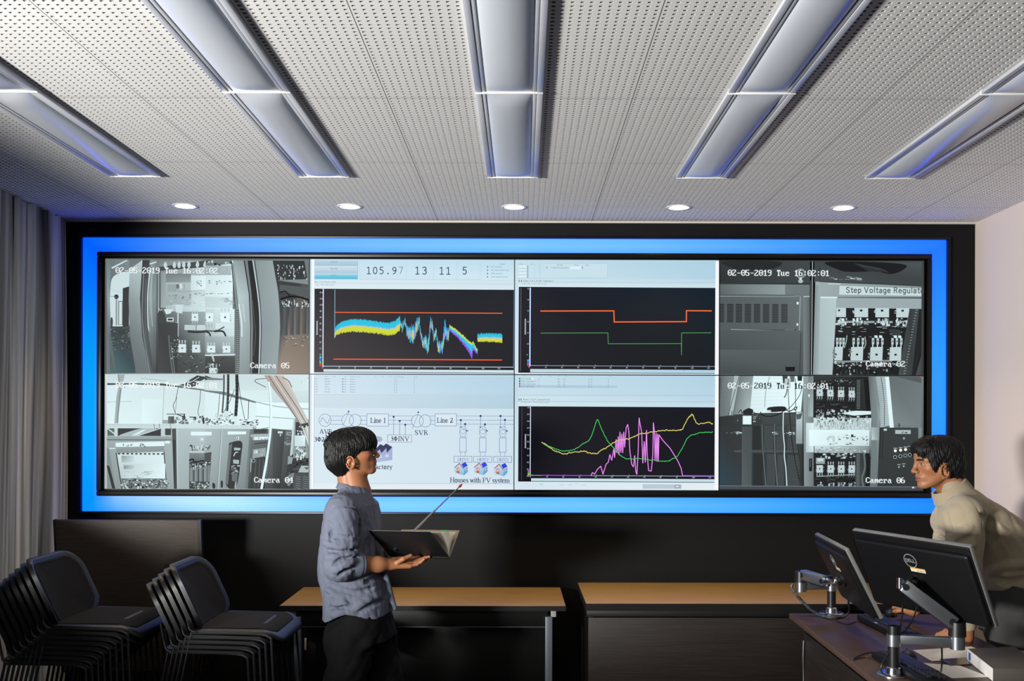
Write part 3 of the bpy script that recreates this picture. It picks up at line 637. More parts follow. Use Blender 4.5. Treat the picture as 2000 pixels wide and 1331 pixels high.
# ---- lower left: camera 04
def cam04():
    k = Screen(1, 0); k.fill([g(228), g(240), g(150), g(190)])
    A = k.frame(190, 730, 5.545)
    A.quad(105, 35, 1220, 130, g(220), g(210), g(225), g(228)); A.quad(105, 130, 1220, 570, g(238), g(228), g(232), g(245)); A.quad(480, 300, 720, 560, g(245), g(238), g(235), g(248))
    A.band([(105, 130), (400, 130), (700, 130), (880, 155), (1220, 200)], [(105, 150), (400, 142), (700, 152), (880, 172), (1220, 215)], g(60)); A.poly([(920, 130), (1060, 35), (1220, 35), (1220, 120), (1000, 140)], g(215)); A.poly([(980, 100), (1080, 40), (1190, 60), (1120, 100)], g(45)); A.poly([(880, 150), (1030, 95), (1100, 130), (1040, 165)], g(60)); A.line([(1000, 120), (1100, 60)], 8, g(200)); A.poly([(870, 160), (1220, 200), (1220, 215), (1190, 215)], g(120))
    A.poly([(222, 35), (295, 35), (265, 180), (220, 565), (185, 565), (205, 280), (225, 175)], g(175)); A.line([(225, 40), (240, 170)], 12, g(140)); A.curve([(250, 190), (230, 380), (222, 560)], 10, g(130)); A.rect(238, 170, 298, 178, g(60)); A.curve([(105, 335), (250, 330), (370, 325)], 4, g(170)); A.line([(722, 170), (706, 565)], 5, g(165)); A.line([(470, 75), (740, 100)], 5, g(165))
    A.curve([(875, 165), (850, 300), (822, 370), (850, 465)], 6, g(50)); A.curve([(860, 280), (845, 440)], 4, g(80)); A.curve([(1117, 195), (1108, 330), (1090, 430), (1100, 475)], 6, g(60)); A.rect(708, 525, 768, 565, g(170))
    A.rect(766, 485, 832, 565, g(110), cr=g(60)); A.poly([(750, 455), (940, 455), (940, 470), (750, 468)], g(150)); A.specks(830, 480, 1220, 560, 50, [g(245), g(60), g(150), g(225), g(90)], 44, 34, 50); A.curve([(865, 465), (930, 485), (945, 460), (935, 520), (885, 555)], 9, g(35)); A.curve([(1140, 480), (1150, 520), (1148, 562)], 12, g(40))
    A.quad(105, 570, 860, 615, g(205), g(215), g(225), g(225)); A.rect(855, 568, 1220, 615, g(225)); A.rect(222, 618, 735, 700, g(45)); A.poly([(110, 620), (190, 620), (190, 700), (110, 700)], g(100)); A.line([(110, 620), (190, 680)], 12, g(225)); A.rect(185, 615, 222, 705, g(215))
    A.blob([(240, 700), (330, 660), (480, 620), (640, 622), (560, 660), (420, 700)], g(190)); A.poly([(430, 700), (620, 640), (660, 625), (520, 690)], g(30)); A.poly([(370, 695), (480, 640), (540, 625), (430, 690)], g(240)); A.line([(440, 700), (680, 620)], 6, g(225)); A.rect(690, 615, 735, 700, g(210)); A.rect(735, 618, 800, 690, g(60)); A.line([(612, 568), (622, 620)], 5, g(60)); A.line([(672, 568), (676, 610)], 5, g(60)); A.line([(790, 568), (800, 620)], 5, g(90))
    A.poly([(105, 705), (808, 705), (820, 1275), (105, 1275)], [g(165), g(160), g(150), g(190)]); A.rect(105, 738, 810, 748, g(90)); A.poly([(105, 760), (815, 745), (860, 1275), (180, 1275)], [g(170), g(180), g(165), g(150)])
    A.poly([(200, 775), (728, 758), (730, 808), (202, 825)], g(245)); A.specks(270, 780, 530, 805, 9, [g(150), g(120)], 24, 26, 51); A.rect(735, 752, 788, 780, g(240)); A.rect(130, 832, 198, 842, g(240)); A.line([(200, 826), (730, 812)], 5, g(90))
    A.poly([(105, 830), (130, 840), (200, 1275), (110, 1275)], g(140)); A.poly([(105, 1020), (135, 1030), (200, 1275), (165, 1275)], g(40)); A.poly([(205, 840), (725, 820), (725, 880), (210, 890)], g(150))
    A.poly([(210, 890), (725, 870), (760, 1275), (270, 1275)], [g(225), g(240), g(235), g(190)]); A.line([(208, 890), (270, 1275)], 12, g(35)); A.line([(725, 870), (755, 1275)], 10, g(35))
    for x in range(225, 715, 47): A.rect(x, 885, x + 26, 902, g(60), False)
    A.quad(265, 915, 400, 990, g(150), g(215), g(225), g(190)); A.quad(280, 1000, 740, 1170, g(205), g(245), g(248), g(215)); A.quad(290, 1020, 400, 1060, g(140), g(200), g(210), g(150)); A.specks(280, 1080, 560, 1160, 30, [g(190), g(165), g(220)], 60, 10, 52)
    A.poly([(255, 1160), (760, 1160), (765, 1275), (275, 1275)], g(130)); A.specks(260, 1165, 760, 1270, 130, [g(240), g(35), g(90), g(200), g(25)], 26, 22, 53)
    A.poly([(808, 620), (860, 615), (880, 1275), (835, 1275)], g(70)); A.poly([(820, 740), (850, 740), (850, 1275), (838, 1275)], g(40)); A.line([(860, 615), (875, 1275)], 10, g(215)); A.quad(878, 615, 1220, 1275, g(195), g(200), g(160), g(175))
    A.rect(1015, 650, 1220, 692, g(246)); A.rect(1115, 718, 1155, 755, g(225)); A.rect(1122, 728, 1148, 752, g(140)); A.rect(1125, 728, 1145, 748, g(240)); A.specks(1000, 790, 1220, 855, 50, [g(230), g(50), g(120)], 12, 40, 54); A.rect(1000, 858, 1220, 880, g(205)); A.quad(1000, 880, 1220, 985, g(130), g(140), g(100), g(95)); A.curve([(1000, 960), (1040, 950), (1060, 980), (1150, 965), (1220, 990)], 14, g(30)); A.curve([(1000, 990), (1100, 970), (1220, 975)], 9, g(25))
    A.rect(1000, 985, 1220, 1270, g(60))
    for i, x in enumerate(range(1005, 1215, 50)):
        A.specks(x, 990, x + 44, 1040, 9, [g(245), g(190), g(30)], 18, 26, 60 + i); A.rect(x + 3, 1040, x + 40, 1190, g(155), cr=g(110)); A.specks(x, 1190, x + 44, 1270, 16, [g(225), g(40), g(130)], 16, 16, 70 + i)
    B = k.frame(400, 730, 5.545)
    B.quad(0, 35, 1145, 200, g(215), g(235), g(236), g(225)); B.quad(0, 200, 700, 580, g(240), g(236), g(248), g(240)); B.quad(560, 330, 1145, 620, g(252), g(250), g(245), g(248)); B.poly([(0, 200), (210, 215), (570, 325), (540, 335), (160, 240), (0, 215)], g(120)); B.poly([(0, 40), (90, 70), (0, 95)], g(50)); B.poly([(0, 60), (200, 75), (190, 90), (40, 90)], g(120)); B.curve([(560, 325), (800, 375), (1145, 400)], 12, g(190)); B.curve([(550, 480), (760, 492), (1145, 515)], 5, g(90))
    B.curve([(660, 70), (560, 80), (545, 105), (600, 135), (660, 165)], 7, g(80)); B.line([(162, 235), (140, 500)], 6, g(60)); B.line([(475, 310), (470, 510)], 7, g(60))
    B.curve([(205, 35), (205, 200), (190, 440)], 16, g(70)); B.curve([(250, 35), (250, 220), (240, 430)], 28, g(55)); B.curve([(345, 35), (348, 240), (335, 480)], 34, g(52)); B.line([(240, 40), (235, 430)], 5, g(160)); B.curve([(360, 80), (390, 300), (435, 520)], 6, g(60)); B.curve([(320, 190), (240, 380), (110, 560)], 6, g(70))
    B.specks(100, 430, 300, 570, 70, [g(240), g(60), g(205), g(120)], 30, 24, 80); B.rect(225, 425, 255, 480, g(230)); B.rect(320, 480, 355, 575, g(235)); B.specks(360, 510, 560, 580, 40, [g(50), g(225), g(130)], 40, 18, 81); B.specks(0, 490, 110, 570, 24, [g(235), g(70), g(150)], 36, 20, 82); B.curve([(490, 570), (560, 620), (690, 600)], 5, g(60))
    B.poly([(0, 580), (520, 585), (520, 620), (0, 620)], g(222)); B.poly([(0, 618), (490, 618), (475, 1265), (0, 1265)], [g(190), g(165), g(130), g(160)]); B.line([(190, 618), (150, 1265)], 7, g(215)); B.line([(180, 618), (140, 1265)], 3, g(110)); B.poly([(0, 650), (76, 652), (76, 690), (0, 690)], g(246)); B.poly([(250, 645), (450, 645), (448, 675), (248, 680)], g(248)); B.rect(345, 702, 372, 732, g(235)); B.rect(350, 708, 360, 728, g(100))
    B.poly([(0, 790), (70, 790), (60, 870), (0, 870)], g(170)); B.specks(0, 790, 60, 830, 12, [g(240), g(60)], 14, 26, 83); B.poly([(0, 880), (76, 870), (52, 1250), (0, 1250)], g(70)); B.rect(0, 1010, 26, 1190, g(140)); B.rect(32, 1010, 60, 1190, g(130)); B.specks(0, 970, 62, 1015, 10, [g(245), g(30)], 20, 20, 84); B.specks(0, 1190, 55, 1250, 12, [g(230), g(30)], 16, 16, 85)
    B.blob([(285, 765), (400, 755), (398, 900), (345, 1250), (235, 1225), (250, 1000), (262, 800)], g(38)); B.poly([(262, 800), (300, 770), (255, 1225), (228, 1210)], g(110)); B.poly([(320, 820), (390, 825), (385, 850), (320, 848)], g(190)); B.curve([(318, 910), (335, 875), (360, 870)], 10, g(220)); B.poly([(310, 950), (375, 955), (372, 1000), (310, 990)], g(185)); B.specks(290, 1010, 370, 1100, 24, [g(230), g(180), g(30)], 34, 14, 86); B.poly([(295, 1100), (362, 1100), (350, 1190), (300, 1180)], g(110)); B.poly([(335, 1190), (350, 1190), (345, 1260), (325, 1260)], g(170)); B.blob([(86, 1210), (105, 1205), (118, 1225), (115, 1262), (92, 1262)], g(30)); B.blob([(178, 1185), (192, 1180), (202, 1200), (198, 1250), (180, 1250)], g(30))
    B.poly([(490, 620), (530, 618), (480, 1265), (440, 1265)], g(120)); B.poly([(525, 618), (690, 612), (690, 670), (525, 675)], g(90)); B.quad(535, 625, 670, 662, g(50), g(40), g(60), g(60)); B.poly([(495, 680), (690, 675), (688, 702), (500, 705)], g(180)); B.poly([(540, 705), (690, 700), (690, 730), (540, 738)], g(245)); B.specks(560, 708, 680, 726, 8, [g(120)], 14, 12, 87); B.poly([(500, 740), (690, 730), (660, 1265), (470, 1265)], [g(110), g(100), g(45), g(60)]); B.poly([(535, 775), (685, 755), (684, 765), (535, 785)], g(40)); B.poly([(525, 840), (665, 820), (660, 910), (520, 935)], g(165)); B.poly([(540, 852), (575, 848), (575, 880), (540, 885)], g(230)); B.specks(530, 850, 660, 915, 16, [g(100), g(215)], 14, 12, 88); B.poly([(520, 940), (660, 915), (640, 1265), (490, 1265)], g(52)); B.ring(530, 960, 18, 5, g(200)); B.line([(505, 940), (500, 1080)], 10, g(170))
    for x in (560, 600, 640): B.line([(x, 950), (x - 18, 1250)], 7, g(95))
    B.poly([(725, 610), (945, 630), (905, 1265), (655, 1265)], [g(110), g(90), g(40), g(70)]); B.poly([(735, 620), (870, 630), (820, 1265), (740, 1265)], [g(85), g(62), g(35), g(55)]); B.rect(792, 640, 846, 664, g(220)); B.rect(815, 672, 828, 692, g(220)); B.poly([(885, 645), (938, 648), (936, 690), (884, 685)], g(150)); B.specks(885, 640, 935, 760, 12, [g(190), g(60)], 22, 10, 89); B.specks(860, 755, 930, 780, 12, [g(245), g(160)], 22, 12, 90)
    B.poly([(905, 900), (1145, 860), (1145, 1265), (880, 1265)], g(45)); B.specks(890, 920, 1140, 1100, 60, [g(25), g(80), g(60)], 44, 30, 91); B.poly([(975, 510), (1145, 515), (1145, 930), (960, 930)], g(150)); B.poly([(985, 540), (1070, 545), (1065, 690), (985, 690)], g(50)); B.specks(1000, 570, 1060, 680, 16, [g(225), g(90)], 20, 20, 92); B.quad(975, 685, 1090, 800, g(225), g(250), g(235), g(225)); B.specks(980, 800, 1085, 940, 40, [g(240), g(50), g(225)], 22, 34, 93); B.line([(968, 520), (935, 900)], 18, g(215)); B.poly([(905, 905), (960, 925), (945, 990), (900, 1000)], g(160))
    B.poly([(1050, 1010), (1145, 1015), (1145, 1085), (1015, 1085)], g(190)); B.poly([(1080, 1030), (1130, 1030), (1110, 1055)], g(60)); B.poly([(970, 1090), (1145, 1095), (1145, 1265), (960, 1265)], g(72)); B.blob([(880, 1180), (905, 1120), (970, 1090), (960, 1150), (920, 1235)], g(130))
    for y in range(1130, 1260, 24): B.line([(990, y), (1040, y + 8)], 6, g(130), False); B.line([(1070, y), (1120, y + 8)], 6, g(130), False)
    B.poly([(640, 35), (850, 35), (960, 210), (1145, 560), (1145, 800), (1050, 590), (900, 380), (740, 190)], [(170, 160, 150), (200, 192, 184), (215, 205, 198), (205, 200, 196), (225, 224, 222), (190, 186, 182), (170, 165, 160), (165, 158, 150)])
    for i in range(4): B.curve([(690 + 40 * i, 40), (800 + 42 * i, 210), (930 + 40 * i, 400), (1040 + 34 * i, 570)], 9, (232 - 12 * i, 226 - 12 * i, 222 - 12 * i) if i % 2 else (112, 104, 98))
    B.curve([(840, 60), (900, 90), (940, 160)], 14, (150, 140, 132)); B.poly([(1040, 560), (1120, 545), (1130, 580), (1060, 610)], g(60)); B.line([(1060, 590), (1145, 770)], 16, g(225)); B.line([(1100, 580), (1145, 680)], 12, g(240)); B.line([(1075, 600), (1145, 740)], 6, g(90))
    B.specks(1040, 50, 1140, 110, 30, [g(215), g(250)], 20, 16, 94)
    B.curve([(690, 115), (715, 320), (715, 600), (680, 900), (620, 1265)], 26, g(252)); B.curve([(680, 110), (704, 320), (702, 600), (668, 900), (606, 1265)], 3, g(120))
    k.frame(0, 0, 1); k.osd('02-05-2019 Tue 16:02:01', 226, 750.5, 8.7, 11.5, (244, 248, 248)); k.osd('Camera 04', 497, 935, 8.6, 11, WHT)
    k.done()
cam04()
# ---- upper right: camera 02
def cam02():
    k = Screen(0, 3); k.fill([g(60), g(70), g(60), g(110)])
    A = k.frame(1390, 490, 2.717)
    A.quad(35, 45, 520, 165, g(58), g(72), g(70), g(48)); A.blob([(60, 50), (350, 50), (330, 85), (190, 100), (90, 80)], g(40)); A.quad(35, 170, 390, 225, g(105), g(158), g(160), g(100)); A.quad(385, 168, 525, 650, g(125), g(120), g(90), g(105)); A.rect(35, 163, 520, 172, g(55))
    A.quad(35, 225, 465, 410, g(92), g(112), g(104), g(90)); A.line([(35, 236), (420, 236), (460, 232)], 4, g(150)); A.line([(466, 235), (462, 420)], 4, g(170)); A.line([(100, 412), (462, 420)], 4, g(160)); A.quad(35, 415, 510, 650, g(88), g(100), g(84), g(62)); A.quad(35, 520, 460, 650, g(96), g(96), g(84), g(74))
    for i, x in enumerate((20, 78, 124, 172, 220, 268, 317, 365)):
        x = max(x, 36); wd_ = 34 if i else 27
        for j in range(16): A.rect(x, 276 + j * 6.3, x + wd_, 279.6 + j * 6.3, g(22), j == 0)
    A.rect(447, 264, 458, 277, g(240)); A.rect(447, 377, 456, 390, g(235)); A.disc(442, 411, 4, g(40)); A.line([(470, 430), (470, 500), (465, 645)], 4, g(60))
    A.rect(390, 604, 440, 632, g(18)); A.line([(392, 606), (438, 606)], 3, g(120))
    A.rect(484, 235, 520, 650, g(130), cr=g(95)); A.line([(484, 235), (515, 235)], 4, g(215)); A.rect(516, 50, 546, 650, g(8)); A.line([(530, 50), (527, 650)], 3, g(215)); A.line([(521, 150), (518, 645)], 2, g(120)); A.ring(467, 113, 22, 9, g(150)); A.rect(460, 135, 474, 163, g(225)); A.rect(455, 148, 480, 160, g(190))
    B = k.frame(1580, 500, 5.548)
    B.quad(50, 45, 1210, 270, g(70), g(84), g(66), g(82)); B.blob([(170, 50), (620, 45), (1020, 70), (1010, 130), (880, 175), (700, 150), (420, 155), (290, 125)], g(26)); 
    for i in range(9): B.curve([(480 + 30 * i, 60 + 6 * i), (560 + 30 * i, 100 + 4 * i), (640 + 26 * i, 150 + i)], 4, g(70 + 8 * (i % 3)))
    B.specks(160, 190, 520, 250, 14, [g(225), g(150)], 60, 8, 100); B.line([(100, 100), (108, 265)], 5, g(30))
    B.poly([(60, 262), (330, 270), (1210, 310), (1210, 560), (1210, 1270), (40, 1270)], [g(175), g(168), g(150), g(150), g(140), g(165)]); B.line([(110, 262), (330, 272), (1210, 300)], 9, g(60)); B.line([(200, 285), (330, 288)], 8, g(230))
    B.poly([(322, 305), (1210, 332), (1210, 412), (318, 402)], g(222)); B.poly([(300, 428), (1210, 428), (1210, 440), (300, 434)], g(70)); B.rect(115, 425, 300, 442, g(238))
    B.poly([(112, 440), (290, 440), (250, 1270), (95, 1270)], [g(196), g(205), g(195), g(186)]); B.poly([(62, 300), (110, 300), (90, 1270), (40, 1270)], [g(150), g(175), g(176), g(150)]); B.poly([(290, 440), (1210, 440), (1210, 555), (285, 545)], g(172))
    B.poly([(292, 545), (1210, 552), (1210, 1270), (250, 1270)], g(30)); B.specks(270, 720, 1050, 860, 120, [g(22), g(60), g(45), g(190)], 60, 8, 101); B.specks(260, 1120, 900, 1265, 90, [g(18), g(60), g(170), g(40)], 22, 30, 102)
    B.rect(290, 685, 900, 708, g(165)); B.poly([(265, 1120), (900, 1105), (900, 1125), (265, 1140)], g(150))
    for i, (x, ww) in enumerate(((288, 105), (485, 148), (712, 148), (938, 140))):
        B.rect(x, 545, x + ww, 645, g(215)); B.rect(x + ww * .4 + (0 if i else -20), 562, x + ww * .58 + (0 if i else -20), 583, g(20)); B.specks(x - 20, 650, x + ww, 725, 34, [g(240), g(170), g(60), g(215)], 26, 34, 103 + i); B.specks(x - 24, 555, x, 600, 6, [g(190)], 20, 16, 110 + i)
    for i, (x, ww) in enumerate(((268, 95), (445, 138), (655, 140), (865, 132))):
        B.poly([(x + 6, 970), (x + ww, 965), (x + ww - 6, 1115), (x, 1115)], g(212)); B.rect(x + ww * .42 - (30 if i == 0 else 0), 1040, x + ww * .6 - (30 if i == 0 else 0), 1060, g(20)); B.specks(x - 24, 985, x, 1090, 9, [g(190), g(120)], 22, 18, 120 + i)
        for j in range(3):
            cx = x + 20 + j * ww * .36; B.rect(cx, 870, cx + 26, 940, g(205)); B.rect(cx + 4, 940, cx + 16, 970, g(225)); B.disc(cx + 14, 905, 9, g(110), 8)
            if j < 2 and i > 1: B.poly([(cx + 26, 842), (cx + 58, 842), (cx + 64, 868), (cx + 30, 868)], g(240))
        B.specks(x, 1120, x + ww, 1170, 12, [g(225), g(150)], 22, 18, 130 + i)
    B.curve([(405, 845), (395, 920), (375, 980)], 8, g(200)); B.curve([(600, 860), (608, 930), (590, 985)], 8, g(200)); B.blob([(860, 790), (900, 770), (980, 790), (975, 840), (900, 830)], g(60))
    B.poly([(1080, 555), (1185, 555), (1120, 1270), (965, 1270)], [g(60), g(75), g(60), g(80)])
    for i in range(24): B.line([(1125 - i * 5.5 + 22, 565 + i * 30), (1165 - i * 5.5, 563 + i * 30)], 7, g(150), i == 0)
    B.poly([(1185, 555), (1210, 555), (1210, 1000), (1130, 1270), (1110, 1270)], g(34)); B.poly([(1150, 1270), (1210, 1060), (1210, 1270)], g(75))
    B.strokes('Step Voltage Regulato', 392, 380, 58, g(88), 9, THIN, 1.13)
    k.frame(0, 0, 1); k.osd('02-05-2019 Tue 16:02:01', 1419.5, 525, 8.65, 11.5, WHT); k.osd('Camera 02', 1690, 701.5, 8.6, 11, WHT)
    k.done()
cam02()
# ---- lower right: camera 06
def cam06():
    k = Screen(1, 3); k.fill([g(110), g(130), g(60), g(40)])
    A = k.frame(1400, 725, 4.878)
    A.poly([(20, 60), (60, 35), (210, 35), (110, 410), (20, 425)], [g(70), g(120), g(150), g(130), g(110)]); A.poly([(165, 35), (215, 35), (150, 410), (115, 410)], g(190)); A.poly([(215, 35), (345, 35), (315, 390), (160, 405)], [g(120), g(150), g(190), g(130)]); A.line([(210, 40), (165, 200), (110, 405)], 5, g(40))
    A.poly([(345, 35), (830, 35), (800, 380), (315, 390)], [g(245), g(252), g(255), g(240)])
    for i in range(9): A.line([(340 - 3 * i, 60 + 36 * i), (640 - 2 * i, 58 + 34 * i)], 2.5, g(222), i == 0)
    A.curve([(500, 40), (465, 180), (455, 330)], 4, g(90)); A.poly([(622, 35), (672, 35), (668, 100), (628, 105)], g(70)); A.poly([(690, 35), (740, 35), (735, 90), (700, 90)], g(110)); A.poly([(765, 35), (812, 35), (808, 80), (768, 80)], g(40)); A.rect(645, 60, 700, 150, g(205)); A.curve([(672, 100), (660, 190), (640, 240), (665, 200), (676, 110)], 5, g(50)); A.curve([(680, 60), (680, 200), (690, 380)], 6, g(40)); A.curve([(745, 60), (748, 200), (752, 380)], 6, g(50)); A.curve([(815, 130), (780, 230), (700, 330), (640, 370)], 6, g(50))
    A.poly([(20, 425), (420, 395), (800, 375), (800, 1085), (20, 1085)], [g(48), g(62), g(70), g(52), (38, 62, 74)]); A.quad(30, 520, 330, 1085, g(52), g(60), g(60), (44, 70, 82)); A.quad(240, 520, 335, 1085, g(84), g(78), g(86), g(96)); A.specks(80, 565, 240, 585, 9, [g(225), g(120)], 24, 12, 140)
    A.poly([(165, 405), (420, 395), (420, 480), (350, 500), (210, 500), (165, 480)], g(58)); A.rect(246, 415, 330, 498, g(235)); A.rect(254, 424, 322, 490, g(252)); A.ring(358, 436, 11, 4, g(170)); A.specks(340, 400, 415, 450, 14, [g(160)], 12, 6, 141); A.rect(345, 464, 370, 474, g(190)); A.disc(198, 460, 5, g(180), 8); A.quad(425, 395, 800, 500, g(72), g(84), g(74), g(66))
    A.blob([(490, 335), (640, 325), (650, 365), (500, 378)], g(38)); A.rect(480, 360, 515, 378, g(215)); A.curve([(415, 380), (440, 410), (510, 420), (600, 395), (640, 360)], 9, g(30)); A.curve([(640, 340), (690, 370), (760, 330), (740, 360)], 9, g(40)); A.curve([(205, 385), (230, 360), (245, 390), (300, 345), (340, 380), (390, 395)], 7, g(35)); A.blob([(250, 370), (300, 345), (345, 360), (330, 400), (260, 400)], g(40)); A.line([(145, 370), (140, 410)], 6, g(40)); A.disc(748, 342, 16, g(50), 12); A.disc(748, 342, 8, g(225), 10)
    for (x0, y0, x1, y1) in ((445, 505, 545, 745), (560, 505, 640, 745), (665, 505, 775, 750), (470, 775, 560, 1085), (575, 780, 645, 1085), (668, 785, 790, 1085), (340, 510, 420, 735), (350, 775, 440, 1085)):
        A.rect(x0, y0, x1, y1, g(46)); A.up(); dn = 13
        if x0 > 440:
            r = 0; y = y0 + 4
            while y < y1 - 4:
                x = x0 + 4 + (dn / 2 if r % 2 else 0)
                while x < x1 - 6: A.rect(x, y, x + 6.5, y + 6.5, g(108), False); x += dn
                y += 9.5; r += 1
    A.curve([(430, 500), (440, 740), (470, 1085)], 8, g(110)); A.curve([(550, 500), (555, 760), (580, 1085)], 8, g(120)); A.rect(165, 745, 775, 762, g(84)); A.curve([(690, 380), (715, 640), (740, 800), (800, 1080)], 7, g(28)); A.curve([(755, 380), (765, 600), (785, 800), (820, 1080)], 5, g(30))
    A.curve([(633, 385), (632, 560), (645, 700), (645, 800), (660, 920), (670, 1085)], 9, g(240)); A.curve([(640, 385), (640, 560), (653, 700)], 3, g(40)); A.specks(480, 560, 740, 590, 16, [g(235), g(190)], 26, 10, 142); A.rect(755, 380, 815, 680, g(215), cb=g(150)); A.poly([(755, 400), (815, 385), (800, 440), (760, 450)], g(90)); A.rect(790, 680, 830, 1085, g(60), cr=g(40))
    # cabinet
    A.poly([(820, 35), (915, 35), (925, 1085), (835, 1085)], [g(165), g(140), g(120), g(150)]); A.quad(850, 480, 930, 760, g(225), g(250), g(240), g(200)); A.quad(870, 35, 915, 420, g(120), g(130), g(190), g(175)); A.line([(915, 35), (922, 420)], 5, g(210)); A.rect(880, 820, 910, 940, g(30)); A.line([(893, 830), (893, 900)], 3, g(150)); A.blob([(868, 215), (880, 205), (884, 225), (874, 235)], g(245))
    A.poly([(915, 35), (1450, 35), (1475, 400), (1470, 1085), (928, 1085)], g(34)); A.quad(920, 40, 1320, 95, g(60), g(40), g(30), g(45))
    A.specks(930, 60, 1310, 110, 60, [g(30), g(150), g(60)], 22, 14, 143)
    for i, x in enumerate((948, 1050, 1152, 1253)): A.contactor(x, 158 + i * 4, 58, 66, 214, seed=150 + i); A.specks(x - 10, 345 + i * 2, x + 66, 420, 26, [g(215), g(150), g(50)], 20, 24, 160 + i)
    A.specks(930, 280, 1310, 330, 40, [g(24), g(80), g(20)], 50, 10, 144); A.quad(1320, 60, 1470, 400, g(40), g(60), g(50), g(36)); A.poly([(1395, 50), (1460, 70), (1470, 380), (1420, 390)], g(24))
    for y in range(70, 350, 14): A.rect(1330, y, 1362, y + 6, g(120), y == 70)
    A.poly([(1180, 385), (1320, 362), (1470, 365), (1470, 395), (1300, 408)], g(240)); A.quad(920, 430, 1450, 560, g(225), g(190), g(215), g(235)); A.specks(940, 410, 1450, 460, 46, [g(235), g(60), g(150)], 26, 24, 145); A.specks(930, 460, 1450, 545, 130, [g(140), g(165), g(225), g(190)], 12, 34, 146)
    A.quad(880, 545, 1470, 700, g(255), g(245), g(225), g(252)); A.specks(1040, 590, 1130, 640, 18, [g(190), g(215)], 12, 30, 147); A.specks(1150, 590, 1430, 640, 22, [g(120), g(160)], 24, 14, 148); A.rect(1278, 588, 1302, 614, g(60)); A.specks(1060, 665, 1440, 680, 20, [g(90), g(130)], 20, 9, 149); A.quad(930, 695, 1450, 765, g(235), g(150), g(130), g(190)); A.specks(940, 705, 1440, 755, 80, [g(165), g(225), g(140)], 20, 10, 150)
    A.specks(940, 760, 1310, 810, 40, [g(215), g(40), g(160)], 26, 22, 151); A.rect(945, 812, 1030, 870, g(165)); A.rect(960, 820, 1015, 845, g(235)); A.specks(968, 825, 1010, 838, 6, [g(120)], 8, 10, 152)
    for i, x in enumerate((950, 1055, 1155, 1255)): A.contactor(x, 882, 62, 72, 212, seed=170 + i, up_=i > 0); A.specks(x, 1040, x + 60, 1082, 16, [g(205), g(60), g(150)], 16, 30, 180 + i)
    A.line([(955, 990), (1315, 970)], 9, g(165)); A.specks(940, 995, 1310, 1040, 30, [g(22), g(70)], 60, 12, 153); A.quad(1322, 770, 1420, 1085, g(70), g(50), g(60), g(80))
    for y in range(775, 1080, 14): A.rect(1332, y, 1362, y + 6, g(120), y == 775)
    A.poly([(1395, 740), (1420, 740), (1405, 800)], g(225)); A.curve([(1400, 760), (1412, 900), (1385, 1000), (1400, 1085)], 18, g(110)); A.rect(1450, 430, 1470, 800, g(225), cb=g(60)); A.rect(1425, 770, 1455, 1085, g(26))
    A.poly([(1440, 35), (1510, 35), (1550, 400), (1530, 1085), (1460, 1085), (1475, 500)], [g(105), g(140), g(165), g(120), g(120), g(130)]); A.quad(1472, 520, 1545, 640, g(190), g(150), g(150), g(215))
    A.poly([(1510, 35), (1600, 35), (1650, 500), (1555, 520), (1545, 300)], [g(190), g(205), g(210), g(190), g(180)])
    for i in range(26): A.line([(1516 + i * 1.6, 50 + i * 18), (1606 + i * 1.8, 48 + i * 18)], 4, g(135), i == 0)
    A.poly([(1600, 35), (1635, 35), (1685, 520), (1645, 520)], g(248)); A.curve([(1560, 40), (1590, 250), (1595, 500)], 5, g(50))
    A.poly([(1635, 35), (1945, 35), (1945, 520), (1685, 520)], [g(110), g(120), g(128), g(140)]); A.poly([(1700, 35), (1945, 35), (1945, 95)], g(92)); A.rect(1685, 495, 1945, 522, g(128)); A.rect(1725, 480, 1745, 515, g(90))
    A.poly([(1550, 520), (1920, 520), (1925, 1085), (1530, 1085)], [g(62), g(64), g(54), g(56)]); A.line([(1562, 525), (1550, 820)], 4, g(20)); A.line([(1585, 525), (1572, 820)], 4, g(24)); A.rect(1918, 520, 1950, 1085, g(140), cb=g(100)); A.rect(1588, 532, 1618, 550, g(225)); A.rect(1698, 543, 1845, 580, g(190)); A.specks(1750, 556, 1815, 566, 12, [g(80)], 12, 12, 154); A.rect(1772, 612, 1790, 632, g(165))
    for i, x in enumerate((1700, 1750, 1797, 1840)): A.disc(x, 741 - i * 6, 14 if i < 3 else 7, (252, 250, 235) if i < 3 else g(110), 14); A.rect(x - 18, 712 - i * 6, x + 18, 722 - i * 6, g(165)); A.ring(x - 2, 800 - i * 7, 15, 7, g(150), 14); A.disc(x, 802 - i * 7, 9, g(24), 12)
    for i, x in enumerate((1735, 1780)): A.rect(x - 16, 868 - i * 8, x + 16, 878 - i * 8, g(150)); A.disc(x, 896 - i * 8, 8, g(190), 10)
    A.rect(20, 1085, 1950, 1116, (66, 74, 82)); A.line([(20, 1085), (1950, 1083)], 5, (120, 128, 134)); A.rect(1862, 1084, 1880, 1098, g(235)); A.rect(1884, 1084, 1894, 1098, (230, 60, 90)); A.rect(1930, 26, 1945, 42, (220, 70, 80))
    k.frame(0, 0, 1); k.osd('02-05-2019 Tue 16:02:01', 1420.5, 745.5, 8.62, 11.5, WHT, dark=set(range(6, 10)) | {11, 12} | {15, 16}); k.osd('Camera 06', 1691, 929, 8.6, 11, WHT)
    k.done()
cam06()
PALE = (205, 228, 240); PALE2 = (186, 216, 232); INK = (34, 44, 84); SEA = (200, 222, 236)
def axis_strip(k, x0, y0, x1, y1, labels):
    pass
